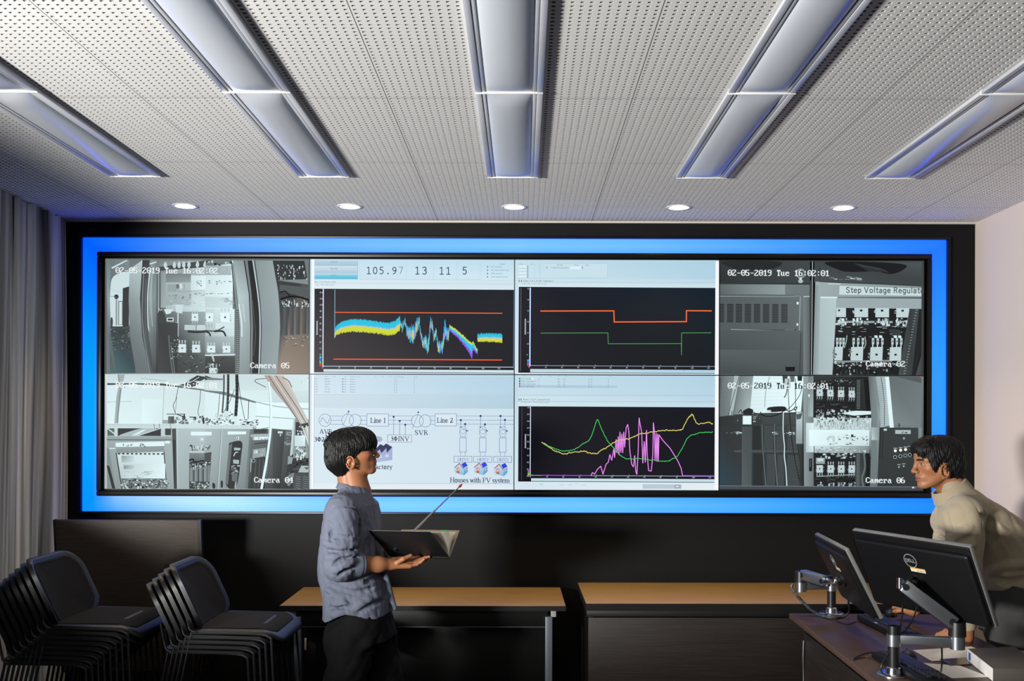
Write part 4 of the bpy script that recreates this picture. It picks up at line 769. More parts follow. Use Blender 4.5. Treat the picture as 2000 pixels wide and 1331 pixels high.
# ---- numbers and spiky chart
def chart1():
    k = Screen(0, 1); k.fill([(198, 226, 238), (176, 214, 232), (206, 228, 238), (214, 232, 240)])
    A = k.frame(600, 500, 4.878)
    A.quad(36, 40, 1975, 240, (196, 224, 238), (188, 220, 236), (208, 232, 242), (205, 226, 238)); A.rect(36, 40, 58, 1200, (246, 248, 250)); A.quad(58, 235, 1975, 325, (214, 232, 240), (206, 226, 236), (214, 230, 236), (222, 236, 240)); A.line([(60, 272), (1975, 270)], 3, (180, 200, 214)); A.line([(60, 235), (1975, 232)], 2, (190, 210, 222))
    for i, (y0, y1, c0, c1) in enumerate(((56, 102, (178, 206, 220), (170, 198, 214)), (108, 168, (205, 224, 234), (180, 202, 218)), (170, 230, (190, 220, 232), (70, 186, 214)))):
        A.rect(62, y0, 470, y1, c0, cb=c1); A.line([(62, y1), (472, y1), (472, y0)], 4, (150, 176, 196))
    A.rect(62, 196, 470, 229, (120, 204, 224), cb=(74, 184, 212))
    for t, x, y in (('STOP', 218, 78), ('PAUSE', 212, 140), ('RUN', 220, 205)): A.text(t, x, y, 17, (120, 150, 172))
    for x in (490, 935, 1195, 1415, 1430, 1640): A.line([(x, 60), (x, 232)], 2, (176, 202, 218))
    A.line([(490, 232), (1640, 228)], 2, (176, 202, 218))
    x = A.strokes('105.9', 556, 180, 64, INK, 7.5, THIN, 1.24); A.strokes('7', x, 178, 64, (110, 140, 170), 6.5, THIN, 1.24)
    A.strokes('13', 1018, 180, 68, INK, 8, THIN, 1.3); A.strokes('11', 1250, 180, 66, INK, 8, THIN, 1.25); A.strokes('5', 1470, 178, 66, INK, 8, THIN)
    A.text('Variable', 1820, 85, 12, (90, 120, 150))
    for i, t in enumerate(('LRT_startValue', 'LRT_deadbandFb/1Value', 'SVR2_startValue', 'SVR2_deadband/1Value')): A.text(t, 1742, 112 + i * 32, 12, (96, 128, 158)); A.rect(1704, 100 + i * 32, 1716, 114 + i * 32, (110, 140, 176))
    A.text('Plotter_7_8_9b: VRLoad1_LowBus1', 60, 264, 11, (50, 70, 96), 0.9); A.text('-:Bar  1.7976e+308 Cancelled', 74, 292, 11, (120, 146, 166), 0.95)
    A.frame(600, 490, 2.717)
    A.quad(35, 208, 1098, 652, (36, 34, 42), (16, 24, 34), (22, 24, 30), (62, 56, 58)); A.quad(35, 208, 83, 652, (28, 28, 36), (28, 28, 36), (70, 62, 64), (74, 66, 68))
    A.rect(79, 208, 84, 622, (225, 238, 250)); A.rect(141, 212, 145, 470, (120, 160, 186)); A.rect(85, 617, 1098, 621, (180, 190, 205)); A.rect(85, 635, 1098, 649, (206, 226, 236)); A.rect(1092, 208, 1097, 622, (90, 150, 225))
    for i in range(13):
        if i < 12: A.text(str(414 - 2 * i) if i < 3 else str(60 - 5 * i), 62, 232 + i * 33, 9, (205, 210, 220), .9)
        A.text(str(10 * i), 84 + i * 84.5 - 6, 631, 8, (205, 212, 222), .9); A.rect(84 + i * 84.5, 617, 85.5 + i * 84.5, 624, (220, 226, 235))
    for i, c in enumerate(((60, 200, 220), (60, 120, 255), (60, 220, 90), (250, 60, 60))): A.rect(64, 566 + i * 14, 73, 578 + i * 14, c)
    for i in range(15): A.rect(46 + (i % 2), 380 + i * 5, 53, 383 + i * 5, (215, 215, 225), i == 0)
    A.rect(143, 331.5, 1032, 334.5, (255, 120, 60)); A.rect(143, 330.6, 1032, 331.6, (200, 60, 20)); A.rect(143, 334.4, 1032, 335.6, (220, 70, 24))
    r = random.Random(7)
    K = [(143, 425, 462, 0), (152, 408, 448, 0), (180, 388, 438, 0), (215, 378, 430, 0), (250, 374, 430, 0), (300, 376, 432, 0), (340, 382, 436, 0), (380, 386, 440, 0), (420, 394, 448, 0), (460, 384, 444, 0), (478, 366, 428, 0), (488, 356, 424, 1),
         (500, 420, 400, 1), (515, 366, 396, 1), (525, 400, 460, 1), (545, 404, 484, 1), (565, 398, 488, 1), (578, 364, 430, 1), (592, 358, 404, 1), (600, 430, 470, 1), (612, 470, 520, 1), (625, 450, 520, 1), (636, 480, 552, 1), (643, 440, 520, 1), (650, 356, 420, 1), (660, 380, 420, 1), (668, 440, 484, 1), (680, 410, 450, 1), (690, 480, 536, 1), (705, 490, 546, 1), (716, 476, 540, 1), (726, 366, 470, 1), (735, 404, 470, 1), (745, 410, 490, 1), (752, 402, 424, 2), (790, 430, 454, 2), (830, 462, 502, 2), (855, 488, 536, 2), (872, 500, 574, 2), (876, 490, 520, 2), (900, 530, 550, 2), (901, 448, 478, 0), (940, 444, 478, 0), (1000, 446, 480, 0), (1032, 448, 484, 0)]
    A.up(); A.up(); A.up()
    z0 = A.z
    for (x0, t0, b0, m0), (x1, t1, b1, m1) in zip(K, K[1:]):
        n = max(1, int((x1 - x0) / 1.0))
        for i in range(n):
            f = i / n; x = x0 + (x1 - x0) * f; t = t0 + (t1 - t0) * f + r.uniform(-8, 3); b = b0 + (b1 - b0) * f + r.uniform(-2, 9); wd_ = 1.7
            if m0 == 1: t += r.uniform(-4, 26); b += r.uniform(-30, 6)
            if b < t: t, b = b, t
            m = t + (b - t) * .5; A.z = z0
            if m0 == 2:
                A.rect(x, t - 2, x + wd_, t + 9, (214, 226, 60), False); A.rect(x, t + 6, x + wd_, t + (b - t) * .7, (44, 196, 226), False); A.rect(x, t + (b - t) * .62, x + wd_, b, (140, 90, 240), False)
            elif m0 == 1:
                A.rect(x, t, x + wd_, b, (40, 150 + r.randint(0, 50), 226), False); A.z = z0 + 1
                if r.random() < .45: A.rect(x, t + (b - t) * r.uniform(.1, .5), x + wd_, b - 3, (206, 220, 70) if r.random() < .6 else (190, 110, 240), False)
            else:
                A.rect(x, t, x + wd_, m + 1, (44, 196, 226), False); A.rect(x, m - 2 + r.uniform(-3, 3), x + wd_, m + 9, (216, 170, 240), False); A.z = z0 + 1; A.rect(x, m + 5 + r.uniform(-3, 3), x + wd_, b, (206, 218, 58), False)
    A.z = z0 + 3
    A.rect(138, 579.5, 1032, 583, (255, 110, 52)); A.rect(138, 578.6, 1032, 579.6, (205, 60, 20)); A.rect(138, 583, 1032, 584.2, (220, 66, 22))
    k.done()
chart1()
# ---- stepped lines
def chart2():
    k = Screen(0, 2); k.fill([(196, 222, 234), (190, 218, 232), (206, 226, 236), (210, 230, 238)])
    A = k.frame(1000, 500, 4.878)
    A.quad(30, 40, 1930, 215, (196, 222, 232), (172, 208, 226), (178, 210, 228), (206, 228, 236)); A.quad(50, 215, 1930, 300, (204, 226, 234), (190, 216, 230), (206, 226, 234), (216, 232, 238)); A.line([(60, 250), (1930, 246)], 3, (150, 190, 210)); A.line([(50, 212), (300, 212), (900, 206)], 3, (150, 186, 206)); A.rect(300, 70, 902, 206, (200, 224, 234)); A.line([(302, 72), (902, 70), (902, 206)], 3, (168, 200, 216))
    A.text('Value', 62, 84, 11, (110, 140, 164)); A.text('Unit', 166, 84, 11, (110, 140, 164)); A.text('Variable', 418, 92, 13, (100, 132, 158)); A.text('Value', 585, 92, 13, (100, 132, 158)); A.text('Unit', 690, 92, 13, (100, 132, 158)); A.text('Tuneable Parameters/Root', 360, 118, 13, (84, 116, 144), .86); A.rect(545, 97, 655, 126, (222, 238, 244)); A.rect(655, 97, 666, 122, (120, 170, 200)); A.rect(318, 106, 328, 118, (110, 146, 176))
    for i in range(4): A.rect(56, 92 + i * 31, 132, 118 + i * 31, (218, 236, 242)); A.line([(56, 119 + i * 31), (132, 119 + i * 31)], 3, (140, 176, 198))
    A.rect(134, 90, 148, 210, (150, 186, 208)); 
    for x in (206, 246, 262): A.line([(x, 66), (x, 212)], 2, (160, 194, 214))
    A.text('Plotter_7_8_9_10: LRT_TapPosition1', 98, 245, 14, (46, 64, 92), .95); A.text('1.79769e+308  1.79769e+308 Cancelled', 76, 272, 11, (120, 148, 168), .96); A.rect(56, 230, 64, 248, (96, 118, 150)); A.rect(78, 230, 86, 248, (96, 118, 150))
    A.frame(1000, 490, 2.717)
    A.quad(32, 192, 1076, 648, (18, 20, 32), (8, 28, 40), (14, 22, 26), (20, 20, 28)); A.rect(42, 198, 45, 640, (110, 100, 128)); A.rect(90, 196, 95, 614, (228, 240, 252)); A.rect(95, 196, 97, 614, (70, 130, 230)); A.rect(98, 608, 1076, 611, (150, 160, 178)); A.rect(95, 628, 1076, 645, (196, 220, 232), cr=(176, 208, 226)); A.rect(1075, 52, 1096, 652, (244, 246, 250)); A.line([(97, 634), (1070, 632)], 2, (170, 196, 212))
    for i in range(12): A.text(str(10 * i), 92 + i * 86 - 6, 622, 8, (200, 208, 220), .9); A.rect(96 + i * 86, 603, 97.5 + i * 86, 611, (205, 212, 224))
    for i in range(7): A.text(str(15 - i), 76, 206 + i * 58.5, 8, (205, 212, 222), .9)
    for i in range(17): A.rect(64 + (i % 2), 362 + i * 5, 71, 365 + i * 5, (215, 215, 225), i == 0)
    for i, c in enumerate(((60, 200, 220), (60, 120, 255), (220, 80, 220), (250, 60, 60))): A.rect(79, 578 + i * 9, 87, 586 + i * 9, c)
    P = [(149, 320), (537, 317), (539, 376), (922, 372), (922, 314), (1054, 314)]
    A.line(P, 7.5, (190, 50, 14)); A.line(P, 3.6, (255, 132, 76))
    A.line([(150, 437), (506, 434), (508, 492), (896, 489), (897, 550), (897, 432), (1054, 430)], 3.2, (52, 140, 60)); A.line([(150, 437), (506, 434), (508, 492), (896, 489), (897, 550), (897, 432), (1054, 430)], 1.3, (110, 190, 110))
    A.rect(905, 631, 912, 634, (110, 140, 160))
    k.done()
chart2()
# ---- curves
def chart3():
    k = Screen(1, 2); k.fill([(190, 216, 230), (178, 208, 226), (214, 230, 238), (214, 230, 238)])
    A = k.frame(1000, 490, 2.717)
    A.quad(30, 660, 1076, 765, (196, 222, 234), (176, 208, 226), (182, 212, 228), (200, 224, 234)); A.rect(1076, 655, 1097, 1265, (244, 246, 250)); A.quad(30, 765, 1076, 828, (204, 226, 236), (182, 212, 228), (196, 220, 232), (210, 230, 238)); A.line([(32, 800), (1076, 797)], 2, (150, 184, 206)); A.line([(32, 768), (1076, 764)], 2, (156, 186, 206)); A.rect(35, 713, 555, 727, (176, 200, 220))
    for i, (c, t) in enumerate((((60, 150, 170), 'LRT_TapPosi'), ((40, 120, 60), 'SVR2_TapPosition1'), ((50, 100, 240), 'SVR2_TapPosition2'), ((230, 70, 60), 'LRT_TapPosition1'))):
        y = 674 + i * 13.5; A.rect(36, y, 43, y + 11, c); A.text(t, 48, y + 10, 7.5, (90, 116, 144), .9); A.text(('13', '11', '5', '13')[i], 136, y + 10, 7, (120, 144, 166)); A.text('No', 241, y + 10, 7, (110, 136, 160)); A.text('Pla', 270, y + 10, 7, (110, 136, 160)); A.text('[1 1]', 404, y + 10, 7, (96, 122, 150)); A.text('0', 508, y + 10, 7, (96, 122, 150))
    for x in (55, 140, 190, 240, 275, 410, 510): A.text('Variable' if x < 300 else 'Downsampling'[:6], x, 667, 5, (130, 152, 172), .7)
    A.poly([(102, 672), (112, 676), (110, 686), (105, 686)], (236, 240, 244))
    A.text('Plotter_7_8_9: LowLoad1Out1', 58, 794, 8, (46, 64, 92), 1.0); A.text('1.79769e+308  1.79769e+308 Cancelled', 44, 808, 6.5, (120, 148, 168), 1.0); A.rect(34, 785, 39, 796, (96, 118, 150)); A.rect(45, 785, 50, 796, (96, 118, 150))
    A.quad(34, 826, 1076, 1226, (14, 14, 24), (12, 16, 26), (12, 14, 22), (14, 14, 24)); A.rect(51, 830, 53, 1220, (90, 84, 130)); A.rect(96, 828, 100, 1196, (222, 232, 250)); A.rect(103, 1191, 1076, 1194, (170, 176, 200)); A.rect(103, 1208, 1076, 1223, (196, 220, 232)); A.quad(34, 1226, 1076, 1266, (214, 230, 238), (224, 236, 242), (226, 238, 244), (210, 228, 238)); A.rect(695, 1236, 900, 1260, (186, 202, 214)); A.rect(862, 1238, 898, 1258, (160, 178, 194)); A.specks(50, 1234, 400, 1244, 16, [(190, 208, 222)], 30, 4, 200); A.rect(872, 1245, 886, 1250, (236, 240, 244))
    for i in range(12): A.text(str(10 * i), 102 + i * 86 - 6, 1203, 8, (190, 198, 220), .9); A.rect(106 + i * 86, 1187, 107.5 + i * 86, 1194, (205, 212, 224))
    for i in range(11): A.text('%.1f' % (1.0 - .1 * i), 80, 836 + i * 36.4, 8, (205, 212, 222), .9)
    for i in range(15): A.rect(68 + (i % 2), 975 + i * 5, 75, 978 + i * 5, (215, 215, 225), i == 0)
    for i, c in enumerate(((220, 80, 220), (60, 200, 90), (250, 220, 80))): A.rect(85, 1165 + i * 9, 92, 1173 + i * 9, c)
    r = random.Random(3)
    def wob(P, amp, st):
        Q = catmull([Vector((a, b, 0)) for a, b in P], 10); out = []; n = 0.0
        for i, q in enumerate(Q):
            n = 0.55 * n + r.uniform(-amp, amp); out.append((q.x, q.y + n))
        return out
    Mg = [(160, 1192), (420, 1192), (428, 1176), (440, 1184), (455, 1158), (472, 1142), (484, 1184), (500, 1132), (512, 1120), (520, 1080), (530, 1110), (541, 1050), (545, 1095), (553, 1000), (558, 1070), (564, 985), (568, 1080), (573, 960), (578, 1068), (583, 970), (588, 1070), (593, 960), (598, 1040), (606, 935), (614, 920), (620, 960), (626, 1060), (636, 1130), (645, 1145), (652, 1085), (658, 1170), (664, 1184), (670, 1060), (674, 885), (680, 920), (688, 960), (695, 1124), (702, 1010), (708, 1120), (714, 950), (718, 1080), (726, 1164), (740, 1166), (748, 1080), (750, 910), (756, 960), (760, 1110), (765, 966), (769, 1112), (773, 970), (777, 1114), (780, 974), (800, 1002), (840, 1046), (880, 1110), (898, 1150), (906, 1188), (1076, 1190)]
    A.line([(160, 1192), (420, 1192)], 5, (150, 60, 215)); A.line([(906, 1189), (1076, 1190)], 5, (150, 60, 215)); A.line(Mg[1:-1], 4.6, (216, 92, 228)); A.line(Mg[1:-1], 1.8, (250, 182, 252))
    Yl = wob([(158, 1018), (190, 1036), (230, 1062), (270, 1074), (310, 1072), (350, 1064), (380, 1060), (410, 1072), (445, 1074), (480, 1056), (510, 1036), (540, 1016), (580, 1002), (620, 996), (650, 984), (680, 970), (720, 964), (760, 956), (800, 952), (850, 946), (890, 950), (910, 930), (930, 890), (945, 872), (956, 866), (968, 890), (985, 916), (1020, 910), (1040, 906), (1064, 912)], 3.2, 1)
    Gr = wob([(160, 1018), (200, 1040), (240, 1056), (300, 1060), (340, 1050), (380, 1022), (410, 1002), (430, 960), (445, 910), (456, 898), (470, 930), (490, 975), (510, 1010), (535, 1040), (560, 1070), (590, 1092), (620, 1102), (680, 1100), (740, 1108), (790, 1114), (830, 1112), (870, 1092), (890, 1068), (910, 1030), (930, 992), (960, 972), (1000, 962), (1040, 956), (1064, 958)], 2.6, 2)
    A.line(Gr, 4.2, (28, 150, 60)); A.line(Gr, 1.8, (96, 226, 120)); A.line(Yl, 4.4, (176, 164, 50)); A.line(Yl, 2.0, (244, 236, 140))
    k.done()
chart3()
# ---- circuit diagram
def diagram():
    k = Screen(1, 1); k.fill([(206, 226, 238), (190, 218, 234), (212, 230, 240), (214, 230, 240)])
    A = k.frame(600, 720, 4.878)
    A.quad(58, 75, 1975, 260, (208, 226, 238), (178, 210, 228), (182, 212, 230), (212, 230, 240)); A.quad(58, 260, 1975, 420, (208, 224, 234), (180, 208, 224), (178, 206, 222), (206, 222, 232)); A.line([(60, 258), (1975, 254)], 3, (184, 202, 214))
    for x, t in ((165, 'Value'), (245, 'Unit'), (350, 'No'), (405, 'Platform / Sensor'), (640, 'T1'), (705, 'T2'), (765, 'T3 T4'), (830, 'Downsampling'), (1015, '% Plan')): A.text(t, x, 93, 10, (130, 152, 174))
    for i in range(6):
        y = 117 + i * 24.4; v = ('308.422', '308.309', '308.377', '0.9992', '307.774', '302.367')[i]
        A.text(('Plant1', 'Plant2', 'Volt1', 'Volt2', 'Volt3', 'Volt4')[i][-5:], 64, y, 11, (110, 134, 160)); A.text(v, 163, y, 11, (104, 130, 156)); A.text('No', 350, y, 11, (110, 136, 160)); A.rect(330, y - 11, 342, y, (120, 146, 172)); A.text('Platform', 405, y, 11, (110, 134, 160)); A.text('[1 1]', 825, y, 11, (90, 118, 148)); A.text('0', 1014, y, 11, (90, 118, 148))
    A = k.frame(600, 790, 7.692); L = (84, 110, 160)
    A.quad(68, 70, 3200, 1290, (214, 230, 240), (204, 224, 236), (208, 226, 238), (216, 232, 240)); A.rect(68, -430, 100, 1290, (246, 248, 250)); A.line([(104, -400), (104, 1290)], 5, (150, 166, 196)); A.quad(104, 1205, 3200, 1290, (222, 234, 240), (218, 232, 238), (228, 236, 240), (230, 236, 240)); A.line([(960, 1205), (3200, 1197)], 5, (170, 186, 204))
    A.ring(268, 258, 90, 6, L, ry=94); A.curve([(200, 285), (228, 222), (250, 240), (290, 295), (310, 295), (340, 230)], 6, L)
    for y in (193, 257, 318): A.line([(340 if y != 257 else 356, y), (530 if y != 257 else 515, y)], 5, L); A.line([(790, y - 3), (900, y - 3)], 5, L); A.line([(1220, y - 6), (1590, y - 7)], 5, L); A.line([(1840, y - 8), (1925, y - 8)], 5, L)
    A.ring(608, 257, 88, 6, L, ry=94); A.ring(722, 257, 88, 6, L, ry=92); A.line([(615, 150), (525, 370)], 5, L); A.poly([(622, 108), (638, 128), (620, 142), (606, 126)], (40, 56, 110)); A.line([(622, 120), (612, 160)], 6, L)
    A.rect(897, 158, 1220, 342, (216, 232, 242)); A.line([(897, 158), (1220, 158), (1220, 342), (897, 342), (897, 158)], 6, (90, 106, 150)); A.strokes('Line 1', 948, 290, 70, INK, 11, SERIF, 1.0)
    for x, y in ((1299, 200), (1390, 262), (1474, 320)): A.disc(x, y, 16, (34, 42, 96)); A.line([(x, y), (x, 472)], 6, L)
    A.rect(1210, 472, 1570, 580, (216, 230, 240)); A.line([(1210, 472), (1570, 472), (1570, 580), (1210, 580), (1210, 472)], 6, (90, 106, 150)); A.strokes('3#INV', 1256, 560, 62, INK, 11, SERIF, 1.18)
    A.ring(1655, 262, 90, 6, L, ry=92); A.ring(1772, 260, 88, 6, L, ry=92); A.line([(1668, 150), (1578, 380)], 5, L); A.poly([(1668, 116), (1684, 132), (1666, 146), (1652, 130)], (40, 56, 110)); A.strokes('SVR', 1618, 468, 66, INK, 11, SERIF, 1.18)
    A.strokes('AVR', 186, 458, 62, INK, 11, SERIF, 1.12); A.strokes('3#200V', 108, 576, 64, INK, 11, SERIF, 1.12)
    A.blob([(985, 530), (1010, 500), (1060, 495), (1110, 505), (1132, 540), (1110, 570), (1050, 578), (1000, 560)], (164, 178, 200)); A.blob([(1000, 520), (1040, 505), (1070, 530), (1030, 550)], (180, 192, 212))
    F1, F2 = (150, 164, 206), (50, 52, 92)
    A.poly([(960, 880), (960, 740), (1015, 755), (1100, 680), (1115, 745), (1195, 665), (1205, 735), (1282, 660), (1282, 850), (1080, 882)], [(160, 174, 212)] * 9 + [(176, 188, 220)]); A.poly([(960, 640), (1010, 640), (1050, 650), (1015, 755), (960, 760)], F2); A.poly([(1050, 665), (1100, 612), (1160, 640), (1115, 748), (1095, 690), (1035, 740), (1020, 700)], F2); A.poly([(1135, 650), (1188, 600), (1282, 656), (1200, 742), (1190, 670), (1120, 745)], F2); A.rect(1178, 765, 1228, 808, (206, 214, 228)); A.rect(1080, 778, 1122, 818, (206, 214, 228)); A.strokes('F', 974, 985, 66, INK, 11, SERIF, 1.15); A.strokes('actory', 1030, 985, 66, INK, 11, SERIF, 1.15)
    A = k.frame(860, 790, 7.827)
    A.rect(-80, 155, 247, 340, (216, 232, 242)); A.line([(-80, 155), (247, 155), (247, 340), (-80, 340), (-80, 155)], 6, (90, 106, 150)); A.strokes('Line 2', -52, 287, 70, INK, 11, SERIF, 1.02)
    for y in (185, 248, 310): A.line([(247, y), (1140, y - 2)], 5, L)
    for (a, ya, b, yb, ox, hy) in ((313, 250, 380, 310, 348, 990), (615, 185, 682, 312, 650, 985), (920, 183, 987, 243, 955, 1000)):
        A.disc(a, ya, 17, (30, 40, 92)); A.disc(b, yb, 17, (30, 40, 92)); A.line([(a, ya), (a, 360)], 6, L); A.line([(b, yb), (b, 352)], 6, L)
        A.ring(ox, 400, 52, 5, L, ry=56); A.ring(ox, 448, 52, 5, L, ry=55); A.line([(ox - 60, 346), (ox + 60, 404)], 5, L); A.poly([(ox + 54, 396), (ox + 84, 414), (ox + 54, 424)], (36, 46, 100)); A.disc(a, 358, 9, (60, 76, 130))
        for sx in (-34, 34): A.line([(ox + sx, 500), (ox + sx, 518)], 5, L); A.line([(ox + sx, 735), (ox + sx, 803)], 5, L)
        A.line([(ox - 50, 518), (ox + 50, 518), (ox + 50, 735), (ox - 50, 735), (ox - 50, 518)], 6, L); A.line([(ox - 138, 803), (ox + 138, 801), (ox + 138, 892), (ox - 138, 892), (ox - 138, 803)], 6, (90, 106, 150)); A.strokes('1#INV', ox - 88, 872, 44, (110, 126, 170), 6, SERIF, 1.12)
        # little house with a blue roof panel
        H = lambda pts, c: A.poly([(ox - 30 + x * .98, hy + y * .98) for x, y in pts], c)
        H([(-100, -15), (-20, -85), (40, 0), (50, 105), (30, 100), (-96, 65)], [(190, 212, 236), (196, 218, 238), (196, 216, 238), (120, 190, 224), (110, 186, 222), (160, 204, 230)])
        H([(40, 0), (108, -55), (108, 50), (45, 108)], [(170, 196, 228), (176, 200, 230), (84, 160, 208), (64, 150, 200)]); H([(-5, -78), (80, -100), (112, -50), (30, 5)], [(200, 216, 232)] * 4)
        H([(8, -70), (68, -102), (106, -48), (40, -8)], (34, 70, 214)); H([(-104, -18), (-20, -92), (45, 4), (38, 12), (-20, -72), (-98, -8)], (168, 72, 74)); H([(-66, 60), (-66, -2), (-44, -20), (-22, 0), (-20, 76)], (206, 110, 90)); H([(-60, 20), (-44, -10), (-28, 8), (-28, 40), (-60, 30)], (236, 214, 206)); H([(-64, 66), (-60, 36), (-24, 46), (-22, 78)], (206, 92, 30)); H([(58, 10), (98, -18), (98, 22), (60, 48)], (90, 116, 168)); H([(63, 14), (94, -8), (94, 18), (64, 40)], (176, 200, 226)); A.line([(ox - 30 - 48, hy + 20), (ox - 30 - 26, hy + 26)], 4, (206, 110, 90)); A.line([(ox - 30 - 43, hy - 8), (ox - 30 - 43, hy + 36)], 4, (206, 110, 90))
    A.strokes('Houses with PV system', 152, 1200, 70, INK, 11, SERIF, 1.0)
    A.poly([(1140, -440), (1148, -440), (1148, 1310), (1140, 1310)], (70, 120, 180))
    k.done()
diagram()
# ---------------------------------------------------------------- stacked chairs
M_plast = mat('black chair plastic', (14, 14, 15), 0.42, spec=0.5, bump=(700, 0.06, (1, 1, 1)))
M_pad = mat('black chair fabric', (14, 14, 15), 0.85, spec=0.3, bump=(900, 0.25, (1, 1, 1)))
M_rod = mat('dark grey steel rod', (52, 54, 58), 0.4, metal=0.7)
M_glide = mat('black rubber', (18, 18, 18), 0.7)
def rrect(w, h, r, n=6):
    P = []
    for cx, cy, a0 in ((w / 2 - r, h / 2 - r, 0), (-w / 2 + r, h / 2 - r, 90), (-w / 2 + r, -h / 2 + r, 180), (w / 2 - r, -h / 2 + r, 270)):
        for k in range(n + 1):
            a = math.radians(a0 + 90 * k / n); P.append((cx + r * math.cos(a), cy + r * math.sin(a)))
    return P
def shell(outline, f, th, inset=1.0, rim=0.012, lift=0.0):
    """curved panel: outline points (s,t) scaled in rings, f(s,t,h) -> world point (h = offset along the normal)"""
    b = bmesh.new(); rings = []
    for sc, h in ((0.0, lift), (0.5, lift), (0.86, lift), (0.90, lift + 0.0), (0.955, 0.5 * rim + lift * 0.3), (1.0, 0.0), (1.0, -th), (0.9, -th), (0.5, -th), (0.0, -th)):
        if sc == 0: rings.append([b.verts.new(f(0, 0, h))])
        else: rings.append([b.verts.new(f(x * sc, y * sc, h)) for x, y in outline])
    n = len(outline)
    for A, B in zip(rings, rings[1:]):
        for k in range(n):
            j = (k + 1) % n
            if len(A) == 1: b.faces.new((A[0], B[k], B[j]))
            elif len(B) == 1: b.faces.new((A[k], A[j], B[0]))
            else: b.faces.new((A[k], A[j], B[j], B[k]))
    return b
def make_chair():
    """faces +x; origin under the seat centre at floor level of that chair"""
    t = bpy.data.objects.new('stacking_chair', None); COL.objects.link(t)
    W = 0.46
    def seat_f(s, q, h):       # s forward, q sideways
        drop = 0.055 * max(0, (s - 0.10) / 0.11) ** 2 - 0.012 * (1 - (2 * q / W) ** 2) * (1 - abs(s) / 0.3)
        return Vector((s, q, 0.452 - drop + h))
    def back_f(q, v, h):       # q sideways, v up
        z = 0.580 + v; k = (v + 0.145) / 0.29
        x = -0.172 - 0.118 * k ** 1.35 + 0.012 * (1 - k) ** 2 - 0.045 * (1 - (2 * q / W) ** 2) + 0.03
        return Vector((x + h, q, z + 0.0))
    m = MB(); m.add(shell(rrect(0.42, W, 0.07), seat_f, 0.013, rim=0.006)); m.build('seat', M_plast, t, smooth=60)
    m = MB(); m.add(shell(rrect(0.36, W * 0.86, 0.06), lambda s, q, h: seat_f(s * 1.0 - 0.005, q, h * 0.6 + 0.0022), 0.003, rim=0.0)); m.build('seat_pad', M_pad, t, smooth=60)
    m = MB(); m.add(shell(rrect(W, 0.29, 0.085), back_f, 0.021, rim=0.005)); m.build('backrest', M_plast, t, smooth=60)
    m = MB(); m.add(shell(rrect(W * 0.88, 0.25, 0.07), lambda q, v, h: back_f(q, v, h * 0.5 + 0.003), 0.003)); m.build('back_pad', M_pad, t, smooth=60)
    for s in (-1, 1):
        y = s * 0.235
        m = MB(); m.tube([(-0.12, y * 0.93, 0.438), (-0.185, y * 0.93, 0.445), (-0.205, y * 0.90, 0.48), (-0.222, y * 0.88, 0.56)], 0.006, 8); m.build('back_support', M_rod, t)
        m = MB(); m.tube([(-0.19, y * 0.93, 0.436), (0.10, y * 0.95, 0.432), (0.165, y * 0.98, 0.415)], 0.0055, 8); m.build('seat_rail', M_rod, t)
        m = MB(); m.cyl((0.165, y * 0.98, 0.418), (0.192, y * 1.08, 0.012), 0.0058, n=8); g_ = m.build('leg', M_rod, t)
        MB().cyl((0.192, y * 1.08, 0.0), (0.192, y * 1.08, 0.016), 0.009, n=8).build('foot_cap', M_glide, g_)
        m = MB(); m.cyl((-0.185, y * 0.94, 0.438), (-0.265, y * 1.06, 0.012), 0.0058, n=8); g_ = m.build('leg', M_rod, t)
        MB().cyl((-0.265, y * 1.06, 0.0), (-0.265, y * 1.06, 0.016), 0.009, n=8).build('foot_cap', M_glide, g_)
    return t
chair0 = make_chair(); first = [True]
ORD = ['lowest', 'second from the bottom', 'third from the bottom', 'fourth from the bottom', 'fifth from the bottom', 'sixth from the bottom', 'second from the top', 'topmost']
def stack(x, y, rz, n, z0, dx, dz, where, group):
    d = empty('chair_dolly', 'low wheeled chair dolly under ' + where, 'dolly', (x - dx * 2, y, 0), rz)
    b = MB(); b.box((-0.30, -0.285, z0 - 0.03), (0.30, -0.255, z0), 0.003).box((-0.30, 0.255, z0 - 0.03), (0.30, 0.285, z0), 0.003)
    b.box((-0.28, -0.256, z0 - 0.029), (-0.25, 0.256, z0 - 0.001)).box((0.17, -0.256, z0 - 0.029), (0.20, 0.256, z0 - 0.001)); b.build('dolly_frame', M_rod, d)
    for sx in (-0.26, 0.26):
        for sy in (-0.27, 0.27):
            c = MB(); c.cyl((sx, sy - 0.012, 0.045), (sx, sy + 0.012, 0.045), 0.045, n=16); c.cyl((sx, sy, 0.045), (sx, sy, z0 - 0.028), 0.012); c.build('caster', M_glide, d)
    for k in range(n):
        c = chair0 if first[0] else copy_tree(chair0); first[0] = False
        c.location = (x + dx * (k - n + 1) * math.cos(rz), y + dx * (k - n + 1) * math.sin(rz), z0 + dz * k); c.rotation_euler = (0, 0, rz)
        pos = ORD[k] if k < n - 2 else ORD[8 - n + k]
        tag(c, 'black stacking chair, ' + pos + ' of the ' + where, 'chair', group)
# first made in the stack by the curtain
stack(-1.795, -1.44, 0.0, 8, 0.205, 0.0255, 0.0215, 'taller stack by the curtain', 'stacked chairs by the curtain')
stack(-1.203, -1.36, 0.0, 5, 0.236, 0.0255, 0.0215, 'shorter stack left of the wooden table', 'stacked chairs left of the wooden table')
